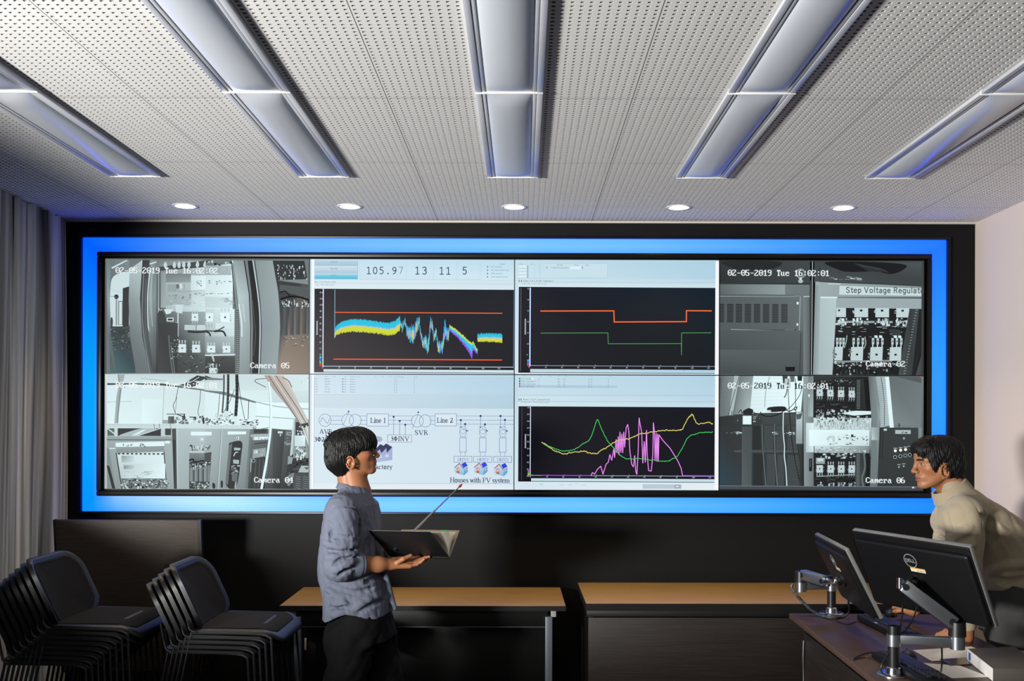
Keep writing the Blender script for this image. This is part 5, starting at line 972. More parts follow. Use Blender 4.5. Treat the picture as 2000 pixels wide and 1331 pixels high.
# ---------------------------------------------------------------- folded table top standing against the wall
M_dkwood = mat('dark brown wood grain', (60, 50, 40), 0.55, spec=0.4, noise=(7, 0.35, 5, (1.5, 1.5, 55)), bump=(8, 0.12, (2, 2, 90)))
M_edge = mat('black edge band', (16, 15, 15), 0.45)
ft = empty('folded_table', 'dark wood-grain table folded upright behind the stacked chairs', 'table', (0, 0, 0))
P0 = at(108, 1022, 5.52); P1 = at(386, 1020, 5.52); hz = P0.z
LW = Matrix.Translation((P0.x, P0.y, hz)) @ Matrix.Rotation(math.radians(7), 4, 'X')
wd = P1.x - P0.x
MB().box((0, 0, -0.86), (wd, 0.012, 0), 0.001, LW).build('table_top', M_dkwood, ft)
e = MB(); e.box((-0.010, -0.0015, -0.862), (0, 0.026, 0.002), 0, LW); e.box((wd, -0.0015, -0.862), (wd + 0.020, 0.026, 0.002), 0, LW); e.box((0, 0.013, -0.86), (wd, 0.026, 0), 0, LW); e.box((0, -0.001, -0.870), (wd, 0.026, -0.8605), 0, LW); e.build('edge_band', M_edge, ft)
for s in (0.08, wd - 0.08):
    l = MB(); l.box((P0.x + s - 0.02, P0.y + 0.075, 0.06), (P0.x + s + 0.02, P0.y + 0.115, hz - 0.25), 0.003); l.box((P0.x + s - 0.02, P0.y - 0.12, 0.03), (P0.x + s + 0.02, P0.y + 0.3, 0.06), 0.003); l.build('leg', M_rod, ft)
# ---------------------------------------------------------------- two tables along the wall
M_oak = mat('brown oak laminate', (152, 120, 68), 0.42, spec=0.45, noise=(5, 0.22, 5, (0.7, 22, 22)), bump=(6, 0.05, (2, 60, 60)))
M_legg = mat('grey painted table leg', (104, 110, 118), 0.45, metal=0.3)
M_walnut = mat('dark walnut laminate', (82, 62, 52), 0.45, spec=0.45, noise=(5, 0.3, 5, (1, 18, 30)), bump=(6, 0.06, (2, 60, 60)))
M_bwood = mat('brown panel laminate', (36, 29, 24), 0.5, spec=0.4, noise=(5, 0.4, 5, (1.0, 1, 40)), bump=(6, 0.1, (1, 1, 60)))
M_chrome = mat('polished aluminium', (205, 208, 214), 0.18, metal=1.0)
M_alu = mat('brushed aluminium', (150, 154, 160), 0.32, metal=0.9)
M_blk = mat('black plastic', (20, 20, 22), 0.4, spec=0.5)
M_blkm = mat('matt black plastic', (12, 12, 14), 0.5, spec=0.3, bump=(1200, 0.05, (1, 1, 1)))
t = empty('long_table', 'long oak-topped table with grey legs, behind the presenter', 'table', (-0.475, -0.37, 0), math.radians(0.6))
MB().box((-0.752, -0.305, 0.694), (0.752, 0.305, 0.720), 0.003).build('table_top', M_oak, t)
b = MB(); b.box((-0.753, -0.307, 0.692), (0.753, -0.305, 0.7185)); b.build('edge_band', M_edge, t)
MB().box((-0.66, -0.245, 0.598), (0.66, -0.225, 0.692), 0.002).build('apron', M_edge, t)
MB().box((-0.655, -0.247, 0.594), (0.655, -0.243, 0.5985)).build('metal_strip', M_alu, t)
MB().box((-0.66, -0.06, 0.25), (0.66, -0.045, 0.60), 0.002).build('modesty_panel', M_edge, t)
for s in (-1, 1):
    l = MB(); l.box((s * 0.665 - 0.019, -0.27, 0.06), (s * 0.665 + 0.019, -0.23, 0.655), 0.004); l.build('leg', M_legg, t)
    MB().box((s * 0.665 - 0.018, -0.26, 0.02), (s * 0.665 + 0.018, 0.25, 0.06), 0.004).build('foot', M_legg, t)
    MB().box((s * 0.69 - 0.014, -0.262, 0.652), (s * 0.69 + 0.014, -0.2, 0.694), 0.003).build('hinge_bracket', mat('pale grey bracket', (170, 168, 160), 0.4), t)
for s in (-1, 1): pass
sk = empty('wall_outlet', 'small white wall outlet under the left end of the oak table', 'outlet', at(602, 1262, 5.93))
MB().box((-0.018, 0.0, -0.035), (0.018, 0.012, 0.035), 0.003).build('cover_plate', mat('white plastic', (205, 203, 196), 0.4), sk)
sk.location.y = -0.0122
t = empty('wall_table', 'long oak-topped table with dark brown front panel, partly behind the desk', 'table', (1.285, -0.375, 0), math.radians(0.5))
MB().box((-0.905, -0.350, 0.716), (0.905, 0.350, 0.745), 0.003).build('table_top', M_oak, t)
b = MB(); b.box((-0.906, -0.352, 0.706), (0.906, -0.350, 0.7435)); b.box((-0.907, -0.352, 0.706), (-0.905, 0.352, 0.7435)); b.build('edge_band', M_edge, t)
MB().box((-0.90, -0.335, 0.672), (0.90, 0.30, 0.706), 0.002).build('apron', M_edge, t)
MB().box((-0.892, -0.338, 0.300), (0.892, -0.320, 0.668), 0.002).build('front_panel', M_bwood, t)
for s in (-1, 1):
    MB().box((s * 0.875 - 0.012, -0.318, 0.06), (s * 0.875 + 0.012, 0.33, 0.672), 0.002).build('side_panel', M_edge, t)
    for y in (-0.26, 0.28):
        c = MB(); c.cyl((s * 0.86 - 0.012, y, 0.03), (s * 0.86 + 0.012, y, 0.03), 0.03, n=16); c.box((s * 0.86 - 0.014, y - 0.014, 0.03), (s * 0.86 + 0.014, y + 0.014, 0.065)); c.build('caster', M_glide, t)
# ---------------------------------------------------------------- operator desk
DESK = Matrix.Translation((1.405, -0.86, 0)) @ Matrix.Rotation(math.radians(-1.6), 4, 'Z')   # local: x right from the left edge, -y towards the viewer
dk = empty('operator_desk', 'dark walnut desk in the right foreground carrying monitors and keyboards', 'desk', DESK.translation, math.radians(-1.6))
MB().box((0, -1.90, 0.694), (0.71, 0, 0.720), 0.0025).build('desk_top', M_walnut, dk)
MB().box((0.058, -1.86, 0.06), (0.076, -0.075, 0.640), 0.002).build('front_panel', M_bwood, dk)
MB().box((0.10, -1.86, 0.640), (0.67, -0.06, 0.694), 0.002).build('apron', M_edge, dk)
MB().box((0.10, -0.10, 0.0), (0.67, -0.075, 0.64), 0.002).build('side_panel', M_edge, dk)
MB().box((0.10, -1.86, 0.0), (0.67, -1.835, 0.64), 0.002).build('side_panel', M_edge, dk)
st = MB(); st.tube([(0.052, -0.085, 0.60), (0.050, -0.085, 0.52), (0.053, -0.082, 0.42), (0.050, -0.085, 0.30)], 0.004, 8); st.build('trim_strip', M_alu, dk)
# monitors
def monitor(TL, TR, BR, label):
    TL, TR, BR = Vector(TL), Vector(TR), Vector(BR)
    u = (TR - TL).normalized(); v = (BR - TR); v = (v - u * v.dot(u)).normalized(); n = u.cross(v)      # n: towards the screen side
    W, H = (TR - TL).length, (BR - TR).length
    C = TL + u * W / 2 + v * H / 2
    M = Matrix(((u.x, -n.x, -v.x, C.x), (u.y, -n.y, -v.y, C.y), (u.z, -n.z, -v.z, C.z), (0, 0, 0, 1)))   # local x right, y towards the back viewer, z up
    o = empty('monitor', label, 'monitor'); o.matrix_world = M
    MB().box((-W / 2, -0.018, -H / 2), (W / 2, 0, H / 2), 0.004).build('edge_frame', mat('silver grey monitor edge', (150, 150, 146), 0.3, metal=0.6), o)
    MB().box((-W / 2 + 0.005, -0.0002, -H / 2 + 0.005), (W / 2 - 0.005, 0.006, H / 2 - 0.004), 0.0045, seg=3).build('back_cover', M_blkm, o)
    b = MB(); b.box((-W / 2 + 0.008, 0.003, -H / 2 + 0.008), (W / 2 - 0.008, 0.022, H / 2 - 0.030), 0.0155, seg=5); b.build('back_bulge', M_blkm, o)
    b = MB(); b.box((-W / 2 + 0.012, -0.0190, -H / 2 + 0.018), (W / 2 - 0.012, -0.0178, H / 2 - 0.012)); b.build('screen', mat('lit monitor screen', (10, 10, 12), 0.3, emit=(170, 190, 215), estr=0.35), o)
    # round emblem with four letters
    lg = MB(); R = 0.030; cz = H * 0.235
    rr = []
    for k in range(49):
        a = 2 * PI * k / 48; rr.append((a, R))
    t_ = bmesh.new(); prev = None
    for a, r in rr:
        q = [t_.verts.new((rad * math.cos(a), yy, cz + rad * math.sin(a))) for rad, yy in ((R - 0.0032, 0.0215), (R, 0.0215), (R, 0.0232), (R - 0.0032, 0.0232))]
        if prev:
            for i in range(4): t_.faces.new((prev[i], prev[(i + 1) % 4], q[(i + 1) % 4], q[i]))
        prev = q
    lg.add(t_)
    def stroke(pts, wd_=0.0027):
        for (x0, z0), (x1, z1) in zip(pts, pts[1:]):
            L = math.hypot(x1 - x0, z1 - z0); A = math.atan2(z1 - z0, x1 - x0)
            Mx = Matrix.Translation(((x0 + x1) / 2, 0.0223, cz + (z0 + z1) / 2)) @ Matrix.Rotation(-A, 4, 'Y')
            lg.box((-L / 2 - wd_ * .35, -0.0008, -wd_ / 2), (L / 2 + wd_ * .35, 0.0008, wd_ / 2), 0, Mx)
    k = 0.0068
    stroke([(-3.1 * k, -k), (-3.1 * k, k), (-2.3 * k, k), (-1.75 * k, 0.3 * k), (-1.75 * k, -0.3 * k), (-2.3 * k, -k), (-3.1 * k, -k)], 0.0028)
    stroke([(-0.75 * k, 1.25 * k), (-1.55 * k, 0.55 * k), (-0.75 * k, -0.95 * k), (0.15 * k, -0.3 * k)], 0.0027); stroke([(-1.2 * k, 0.0), (-0.3 * k, 0.65 * k)], 0.003); stroke([(-0.75 * k, 1.25 * k), (-0.2 * k, 0.75 * k)], 0.003)
    stroke([(0.6 * k, k), (0.6 * k, -0.85 * k), (1.65 * k, -0.85 * k)], 0.0028); stroke([(2.1 * k, k), (2.1 * k, -0.85 * k), (3.15 * k, -0.85 * k)], 0.0028)
    lg.build('emblem', mat('silver emblem', (176, 178, 180), 0.35, metal=0.5), o, 'silver ring emblem')
    s = MB(); s.box((-0.012, 0.0215, 0.033), (0.058, 0.0228, 0.050)); s.build('sticker', mat('pale sticker', (214, 206, 182), 0.6), o, 'pale sticker with orange stripe')
    s = MB(); s.box((-0.012, 0.0226, 0.0455), (0.058, 0.0231, 0.050)); s.build('sticker_stripe', mat('orange stripe', (222, 160, 40), 0.6), o)
    s = MB()
    for x in range(9): s.box((0.018 + x * 0.0042, 0.0226, 0.036 + 0.001 * (x % 3)), (0.0205 + x * 0.0042, 0.0231, 0.0405 + 0.001 * (x % 2)))
    s.build('sticker_print', mat('grey print', (70, 66, 60), 0.6), o)
    return o, M
near_m, MN = monitor((1.398, -1.850, 1.246), (1.656, -2.355, 1.236), (1.784, -2.281, 0.931), 'wide black monitor nearer the viewer, its back with a silver ring emblem')
far_m, MF = monitor((1.485, -1.024, 1.141), (1.454, -1.590, 1.131), (1.606, -1.590, 0.828), 'black monitor seen nearly edge-on, farther along the desk')
def bar(mb, a, b, w, h, bev=0.004, up=(0, 0, 1)):
    """rectangular bar from a to b"""
    a, b = Vector(a), Vector(b); d = (b - a); L = d.length; d.normalize(); upv = Vector(up); s = d.cross(upv).normalized(); u2 = s.cross(d)
    M = Matrix(((d.x, s.x, u2.x, a.x), (d.y, s.y, u2.y, a.y), (d.z, s.z, u2.z, a.z), (0, 0, 0, 1)))
    mb.box((0, -w / 2, -h / 2), (L, w / 2, h / 2), bev, M); return mb
def arm(base, elbow, head_m, tip, label, link_top, plate=True):
    """clamp base, post, lower link to the elbow, spring arm to the mount on the monitor's back"""
    o = empty('articulated_stand', label, 'monitor stand', base)
    B = Vector(base); R = lambda p: Vector(p) - B
    zt = Vector(elbow).z
    b = MB(); b.lathe([(0.0, 0.0), (0.062, 0.0), (0.062, 0.006), (0.058, 0.009), (0.0, 0.009)], n=40); b.lathe([(0.030, 0.009), (0.026, 0.03), (0.021, 0.034)], n=30); b.build('base_plate', M_chrome, o)
    b = MB(); b.cyl((0, 0, 0.012), (0, 0, zt - B.z - 0.028), 0.0215, n=28); b.build('post', M_blk, o)
    E = R(elbow); d = Vector((E.x, E.y, 0)).normalized(); top = Vector((0, 0, zt - B.z))
    b = MB(); b.cyl(top - Vector((0, 0, 0.026)), top + Vector((0, 0, 0.018)), 0.0265, n=28); bar(b, top, E - d * 0.004, 0.030, 0.036, 0.006); b.cyl(E - Vector((0, 0, 0.026)), E + Vector((0, 0, 0.022)), 0.027, n=24); b.build('lower_link', M_alu, o)
    b = MB(); b.cyl(top + Vector((0, 0, 0.018)), top + Vector((0, 0, 0.05)), 0.0225, n=24); b.build('post_cap', M_blk, o)
    E2 = E + Vector((0, 0, 0.022)); T = R(tip); E3 = E + Vector((0, 0, 0.075))
    b = MB(); b.cyl(E2, E3, 0.032, 0.030, n=28); b.build('elbow_joint', M_blk, o)
    a0 = E3 - Vector((0, 0, 0.012)); dd = (T - a0).normalized()
    b = MB(); bar(b, a0 + dd * 0.012, T - dd * 0.012, 0.042, 0.050, 0.006); b.build('spring_arm', M_alu, o)
    b = MB(); bar(b, a0 + dd * 0.02 + Vector((0, 0, -0.026)), T - dd * 0.03 + Vector((0, 0, -0.026)), 0.024, 0.012, 0.003); b.build('cable_cover', M_blk, o)
    b = MB(); side = dd.cross(Vector((0, 0, 1))).normalized()
    for p in (a0 + dd * 0.026, T - dd * 0.022): MB().cyl(p - side * 0.0225, p + side * 0.0225, 0.0125, n=20).build('pivot_pin', M_blk, o)
    # mount head
    Q = head_m @ Vector((0, 0.0225, -0.014)); Qn = head_m.to_3x3() @ Vector((0, 1, 0)); Rq = R(Q)
    b = MB(); b.cyl(Rq - Qn * 0.0005, Rq + Qn * 0.010, 0.038, n=28); b.cyl(Rq + Qn * 0.012, Rq + Qn * 0.03, 0.022, n=24); b.build('mount_plate', M_blk, o)
    b = MB(); bar(b, Rq + Qn * 0.028, T, 0.024, 0.026, 0.004); b.cyl(T - Vector((0, 0, 0.020)), T + Vector((0, 0, 0.020)), 0.0135, n=20); b.build('mount_link', M_chrome, o)
    return o
nb = at_z(1748, 1316, 0.7205); ne = at(1872, 1250, 3.76); nt_ = at(1760, 1135, 3.80)
arm(nb, ne, MN, nt_, 'silver and black monitor arm bent under the nearer monitor', 0.0)
fb = at_z(1626, 1196, 0.7205); fe = at(1566, 1143, fb.y - CAM.y - 0.03); ftp = at(1618, 1134, fb.y - CAM.y - 0.20)
arm(fb, fe, MF, ftp, 'silver monitor arm on the far corner of the desk', 0.0)
# keyboards
M_key = mat('black key cap', (34, 34, 37), 0.3, spec=0.5)
def keyboard(a, b, depth, label, side):
    """a: far end, b: near end of the edge that faces the monitors; keys run towards the operator (side)"""
    a, b = Vector(a), Vector(b); u = (b - a).normalized(); L = (b - a).length; v = Vector((-u.y, u.x, 0)) * side
    M = Matrix(((u.x, v.x, 0, a.x), (u.y, v.y, 0, a.y), (u.z, v.z, 1, a.z), (0, 0, 0, 1)))
    o = empty('keyboard', label, 'keyboard', a); o.matrix_world = M
    kb = MB(); kb.prism([(0, 0, 0.004), (0, 0, 0.030), (0, 0.030, 0.030), (0, depth, 0.014), (0, depth, 0.004)], (L, 0, 0), bev=0.003); kb.build('case', M_blkm, o)
    for x in (0.05, L - 0.05): MB().box((x - 0.012, 0.012, 0.0005), (x + 0.012, 0.030, 0.006), 0.001).build('foot', M_glide, o)
    k0 = None; n = 0
    for r in range(6):
        x = 0.010; y = 0.030 + r * 0.0198 + (0.005 if r else 0)
        z = 0.030 - (y - 0.02) / (depth - 0.03) * 0.016
        while x < L - 0.022 and n < 99:
            wdt = 0.0162
            if r == 0 and n % 5 == 4: x += 0.008
            if r == 5 and 0.09 < x < 0.11: wdt = 0.110
            if L * 0.70 < x < L * 0.70 + 0.02: x += 0.010
            if r in (4,) and L * 0.73 < x < L * 0.80: x += 0.04
            if k0 is None:
                c = k0 = MB().prism([(0, 0, 0), (0.0162, 0, 0), (0.0162, 0.0165, 0), (0, 0.0165, 0)], (0, 0, 0.0085), bev=0.0022).build('key', M_key, o)
            else:
                c = k0.copy(); COL.objects.link(c); c.parent = o
            c.location = (x, y, z); c.scale = (wdt / 0.0162, 1, 1); x += wdt + 0.0030; n += 1
    led = MB(); led.box((0.20, 0.006, 0.0298), (0.225, 0.013, 0.0312)); led.build('emblem', mat('silver print', (190, 200, 206), 0.4), o)
    return o
def dz(px, py, z=0.7206): return at_z(px, py, z)
keyboard((1.685, -1.05, 0.7206), (1.705, -1.49, 0.7206), 0.150, 'black keyboard beneath the two monitors, by the operator\'s hands', 1)
keyboard((1.473, -1.865, 0.7206), (1.500, -2.305, 0.7206), 0.150, 'black keyboard in front of the nearer monitor arm', 1)
# mouse under the operator's left hand
mp = dz(1742, 1199)
ms = empty('computer_mouse', 'black computer mouse under the operator\'s far hand', 'mouse', mp, math.radians(65))
b = bmesh.new(); bmesh.ops.create_uvsphere(b, u_segments=28, v_segments=14, radius=1)
for v in b.verts: v.co = Vector((v.co.x * 0.056, v.co.y * 0.032, max(0, v.co.z) * 0.034 * (1 - 0.18 * v.co.x)))
q = MB(); q.add(b); q.build('mouse_shell', M_blk, ms)
q = MB(); q.cyl((0.032, -0.004, 0.026), (0.032, 0.004, 0.026), 0.008, n=16); q.build('scroll_wheel', M_glide, ms)
def mouse(loc, rz, label):
    o = empty('computer_mouse', label, 'mouse', loc, rz)
    b = bmesh.new(); bmesh.ops.create_uvsphere(b, u_segments=28, v_segments=14, radius=1)
    for v in b.verts: v.co = Vector((v.co.x * 0.054, v.co.y * 0.032, max(0, v.co.z) * 0.034 * (1 - 0.18 * v.co.x)))
    q = MB(); q.add(b); q.build('mouse_shell', M_blk, o)
    q = MB(); q.cyl((0.032, -0.004, 0.026), (0.032, 0.004, 0.026), 0.008, n=16); q.build('scroll_wheel', M_glide, o)
mouse(dz(1777, 1282), math.radians(80), 'small black mouse beside the near keyboard, right of the near post')
# papers, binder and book on the desk
M_paper = mat('white paper', (236, 234, 228), 0.8)
def sheet_on(pts, z, name, label, cat, group=None, curl=0.0, th=0.0012, m=M_paper):
    P = [dz(x, y, z) for x, y in pts]
    n = 10; rows = []
    for i in range(n + 1):
        a = P[0].lerp(P[3], i / n); c = P[1].lerp(P[2], i / n)
        rows.append([a.lerp(c, j / n) + Vector((0, 0, curl * ((j / n) ** 3) * (i / n) + th)) for j in range(n + 1)])
    o = MB().sheet(rows, th).build(name, m, None, smooth=60)
    return tag(o, label, cat, group)
sheet_on([(1786, 1267), (1900, 1259), (1942, 1281), (1822, 1288)], 0.7212, 'paper_sheet', 'white paper sheet lying nearest the operator\'s fist', 'paper', curl=0.006)
sheet_on([(1795, 1291), (1878, 1297), (1935, 1318), (1846, 1322)], 0.7212, 'paper_sheet', 'white paper sheet between the near keyboard and the white binder', 'paper')
sheet_on([(1838, 1284), (1900, 1280), (1912, 1292), (1858, 1296)], 0.7242, 'plastic_sleeve', 'dark glossy sleeve lying across the paper sheets', 'sleeve', m=mat('dark glossy film', (70, 72, 76), 0.2))
def slab(P, h, mb, bev=0.002):
    mb.prism([(p.x, p.y, p.z) for p in P], (0, 0, h), bev=bev); return mb
bn = empty('ring_binder', 'grey binder with a white spine lying at the front right corner of the desk', 'binder', dz(1960, 1300))
PB = [dz(1893, 1285, 0.722), dz(1943, 1326, 0.722), dz(2040, 1326, 0.722), dz(1985, 1280, 0.722)]; Bp = bn.location
slab([p - Bp for p in PB], 0.046, MB()).build('cover', mat('grey binder board', (76, 72, 66), 0.6), bn)
d = (PB[1] - PB[0]).normalized(); nn = Vector((d.y, -d.x, 0)); nn = nn if nn.x < 0 else -nn
slab([PB[0] - Bp + nn * .001, PB[1] - Bp + nn * .001, PB[1] - Bp + nn * .004, PB[0] - Bp + nn * .004], 0.047, MB(), 0.0008).build('spine', mat('white label', (214, 212, 206), 0.5), bn)
s0 = PB[0].lerp(PB[1], .08) - Bp; s1 = PB[0].lerp(PB[1], .16) - Bp
slab([s0 + nn * .0045 + Vector((0, 0, .008)), s1 + nn * .0045 + Vector((0, 0, .008)), s1 + nn * .005 + Vector((0, 0, .008)), s0 + nn * .005 + Vector((0, 0, .008))], 0.030, MB(), 0).build('spine_label', mat('blue label', (40, 66, 140), 0.5), bn)
bk = empty('book', 'dark book with pale cover lying behind the white-spined binder', 'book', dz(1950, 1272))
PK = [dz(1902, 1272, .721), dz(1912, 1281, .721), dz(2050, 1290, .721), dz(2040, 1276, .721)]
slab([p - bk.location for p in PK], 0.016, MB()).build('page_block', mat('dark page edge', (60, 66, 76), 0.6), bk)
slab([p - bk.location + Vector((0, 0, .016)) for p in PK], 0.003, MB(), 0.0008).build('cover', mat('pale grey cover', (134, 132, 128), 0.6), bk)
# cables
def cable(pts, r, label, m=M_blk, n=8):
    o = MB().tube(pts, r, n).build('cable', m); return tag(o, label, 'cable')
dF = fb.y - CAM.y
cable([at(1550, 1138, dF - .05), at(1548, 1146, dF - .05), at(1562, 1165, dF - .06), at(1583, 1186, dF - .07), dz(1600, 1197, .731), dz(1625, 1203, .731), dz(1650, 1200, .731)], 0.0075, 'striped cable sleeve looping from the far monitor arm', mat('striped cable sleeve', (60, 64, 70), 0.5, noise=(55, 0.7, 0, (1, 1, 3))))
cable([dz(1622, 1203, .7265), dz(1648, 1203, .7265), at(1660, 1192, dF - .12), at(1659, 1172, dF - .16), at(1660, 1163, dF - .2)], 0.0045, 'black cable curving up to the far monitor')
cable([dz(1637, 1210, .7235), dz(1655, 1217, .7235), dz(1674, 1211, .7235)], 0.002, 'thin black cord between the far arm and the keyboard')
cable([dz(1668, 1284, .7235), dz(1690, 1274, .7235), dz(1720, 1270, .7235), dz(1738, 1272, .7235)], 0.0024, 'thin black cord crossing the desk behind the near post')
cable([dz(1668, 1286, .7235), dz(1690, 1281, .7235), dz(1704, 1283, .7235)], 0.0022, 'thin black cord leading to the near keyboard')
cable([at(1765, 1180, 3.92), at(1764, 1195, 3.90), at(1760, 1225, 3.86), at(1756, 1246, 3.82)], 0.0035, 'upright black cable with white plug behind the near post')
cable([at(1792, 1183, 3.92), at(1786, 1204, 3.90), at(1770, 1230, 3.85), at(1760, 1244, 3.81)], 0.003, 'black cable slanting from the near monitor to the post')
cable([at(1842, 1262, 3.72), at(1842, 1295, 3.74), at(1838, 1312, 3.74), dz(1826, 1322, .7235)], 0.0035, 'black cable hanging from the near arm to the desk')
cable([at(1740, 1270, 3.74), at(1725, 1295, 3.72), at(1726, 1312, 3.72), at(1742, 1318, 3.70)], 0.003, 'black cable looped around the near post')
# ---------------------------------------------------------------- smooth organic surfaces
class Field:
    def __init__(s, lo_, hi_, h):
        lo = np.minimum(np.array(lo_, float), np.array(hi_, float)); hi = np.maximum(np.array(lo_, float), np.array(hi_, float))
        s.lo = np.array(lo, np.float64); s.h = h; n = np.ceil((np.array(hi) - s.lo) / h).astype(int) + 1
        s.ax = [(s.lo[i] + h * np.arange(n[i])).astype(np.float32) for i in range(3)]
        s.D = np.full(n, 9.0, np.float32)
    def _sl(s, lo, hi):
        out = []
        for i in range(3):
            a = int(np.floor((lo[i] - s.lo[i]) / s.h)); b = int(np.ceil((hi[i] - s.lo[i]) / s.h)) + 1
            out.append(slice(max(0, a), max(0, min(len(s.ax[i]), b))))
        return tuple(out)
    def _xyz(s, sl): return s.ax[0][sl[0]][:, None, None], s.ax[1][sl[1]][None, :, None], s.ax[2][sl[2]][None, None, :]
    def op(s, f, lo, hi, k=0.01, mode='u'):
        m = max(k, 0.02) + 2 * s.h
        sl = s._sl(np.array(lo) - m, np.array(hi) + m)
        A = s.D[sl]
        if A.size == 0: return s
        d = f(*s._xyz(sl)).astype(np.float32)
        if mode == 'u':
            h_ = np.clip(0.5 + 0.5 * (A - d) / k, 0, 1); s.D[sl] = A * (1 - h_) + d * h_ - k * h_ * (1 - h_)
        else:      # subtract
            d = -d; h_ = np.clip(0.5 - 0.5 * (A - d) / k, 0, 1); s.D[sl] = A * (1 - h_) + d * h_ + k * h_ * (1 - h_)
        return s
    def cap(s, a, b, r, r2=None, k=0.01, mode='u'):
        a = np.array(a, np.float64); b = np.array(b, np.float64); r2 = r if r2 is None else r2; R = max(r, r2)
        ab = b - a; L2 = max(1e-12, float(ab @ ab))
        def f(x, y, z):
            t = np.clip(((x - a[0]) * ab[0] + (y - a[1]) * ab[1] + (z - a[2]) * ab[2]) / L2, 0, 1)
            return np.sqrt((x - a[0] - t * ab[0]) ** 2 + (y - a[1] - t * ab[1]) ** 2 + (z - a[2] - t * ab[2]) ** 2) - (r + (r2 - r) * t)
        return s.op(f, np.minimum(a, b) - R, np.maximum(a, b) + R, k, mode)
    def chain(s, pts, rs, k=0.01, mode='u'):
        n = len(pts); rs = rs if isinstance(rs, (list, tuple)) else [rs] * n
        for i in range(n - 1): s.cap(pts[i], pts[i + 1], rs[i], rs[i + 1], k, mode)
        return s
    def ell(s, c, r, k=0.01, mode='u', R=None):
        c = np.array(c, np.float64); r = np.array(r, np.float64); m = r.max()
        def f(x, y, z):
            X, Y, Z = x - c[0], y - c[1], z - c[2]
            if R is not None:
                X, Y, Z = (R[0][0] * X + R[1][0] * Y + R[2][0] * Z, R[0][1] * X + R[1][1] * Y + R[2][1] * Z, R[0][2] * X + R[1][2] * Y + R[2][2] * Z)
            k0 = np.sqrt((X / r[0]) ** 2 + (Y / r[1]) ** 2 + (Z / r[2]) ** 2); k1 = np.sqrt((X / r[0] ** 2) ** 2 + (Y / r[1] ** 2) ** 2 + (Z / r[2] ** 2) ** 2)
            return k0 * (k0 - 1) / np.maximum(k1, 1e-6)
        return s.op(f, c - m, c + m, k, mode)
    def tube(s, a, b, r, rnd=0.004, k=0.004, mode='u', r2=None):
        """flat-ended rounded cylinder"""
        a = np.array(a, np.float64); b = np.array(b, np.float64); ab = b - a; L = float(np.sqrt(ab @ ab)); u = ab / L; c = (a + b) / 2; r2 = r if r2 is None else r2; R = max(r, r2) + L / 2
        def f(x, y, z):
            X, Y, Z = x - c[0], y - c[1], z - c[2]; t = X * u[0] + Y * u[1] + Z * u[2]
            q = np.sqrt(np.maximum(X * X + Y * Y + Z * Z - t * t, 0)); rr = r + (r2 - r) * np.clip(t / L + 0.5, 0, 1)
            dx = q - rr + rnd; dy = np.abs(t) - L / 2 + rnd
            return np.minimum(np.maximum(dx, dy), 0) + np.sqrt(np.maximum(dx, 0) ** 2 + np.maximum(dy, 0) ** 2) - rnd
        return s.op(f, c - R, c + R, k, mode)
    def loft(s, axis_pts, rx, ry, xdir, k=0.02, n=2.0, mode='u'):
        """elliptic sections along a polyline of centres; xdir: direction of rx, sections are measured across the line"""
        P = np.array(axis_pts, np.float64); rx = np.array(rx); ry = np.array(ry); d = P[-1] - P[0]; L = np.sqrt(d @ d); u = d / L
        xd = np.array(xdir, np.float64); xd = xd - u * (xd @ u); xd /= np.sqrt(xd @ xd); yd = np.cross(u, xd)
        T = (P - P[0]) @ u; m = max(rx.max(), ry.max())
        def f(x, y, z):
            X, Y, Z = x - P[0][0], y - P[0][1], z - P[0][2]; t = X * u[0] + Y * u[1] + Z * u[2]; tc = np.clip(t, T[0], T[-1])
            cx = np.interp(tc, T, (P - P[0]) @ xd); cy = np.interp(tc, T, (P - P[0]) @ yd); a = np.interp(tc, T, rx); b = np.interp(tc, T, ry)
            p = np.abs((X * xd[0] + Y * xd[1] + Z * xd[2] - cx) / a); q = np.abs((X * yd[0] + Y * yd[1] + Z * yd[2] - cy) / b)
            e = ((p ** n + q ** n) ** (1 / n) - 1) * np.minimum(a, b)
            o = np.maximum(np.abs(t - (T[0] + T[-1]) / 2) - (T[-1] - T[0]) / 2, 0)
            return np.where(o > 0, np.sqrt(np.maximum(e, 0) ** 2 + o * o), e)
        return s.op(f, P.min(0) - m, P.max(0) + m, k, mode)
    def hit(s, px, py, off=0.0, t0=3.6, t1=5.4):
        """first point of the surface on the sight line through (px, py) of the photograph"""
        t = np.arange(t0, t1, s.h * 0.5); a = np.array(tuple(at(px, py, 1.0))) - np.array(tuple(CAM)); p = np.array(tuple(CAM)) + t[:, None] * a
        q = np.round((p - s.lo) / s.h).astype(int); ok = ((q >= 0) & (q < np.array(s.D.shape))).all(1); d = np.full(len(t), 9.0); d[ok] = s.D[q[ok, 0], q[ok, 1], q[ok, 2]]
        i = int(np.argmax(d < 0)) if (d < 0).any() else int(np.argmin(d))
        return p[i] + a * off
    def mod(s, f):
        s.D += f(*s._xyz((slice(None),) * 3)).astype(np.float32); return s
    def cutmax(s, f, k=0.003):
        d = f(*s._xyz((slice(None),) * 3)).astype(np.float32); A = s.D
        h_ = np.clip(0.5 - 0.5 * (A - d) / k, 0, 1); s.D = A * (1 - h_) + d * h_ + k * h_ * (1 - h_); return s
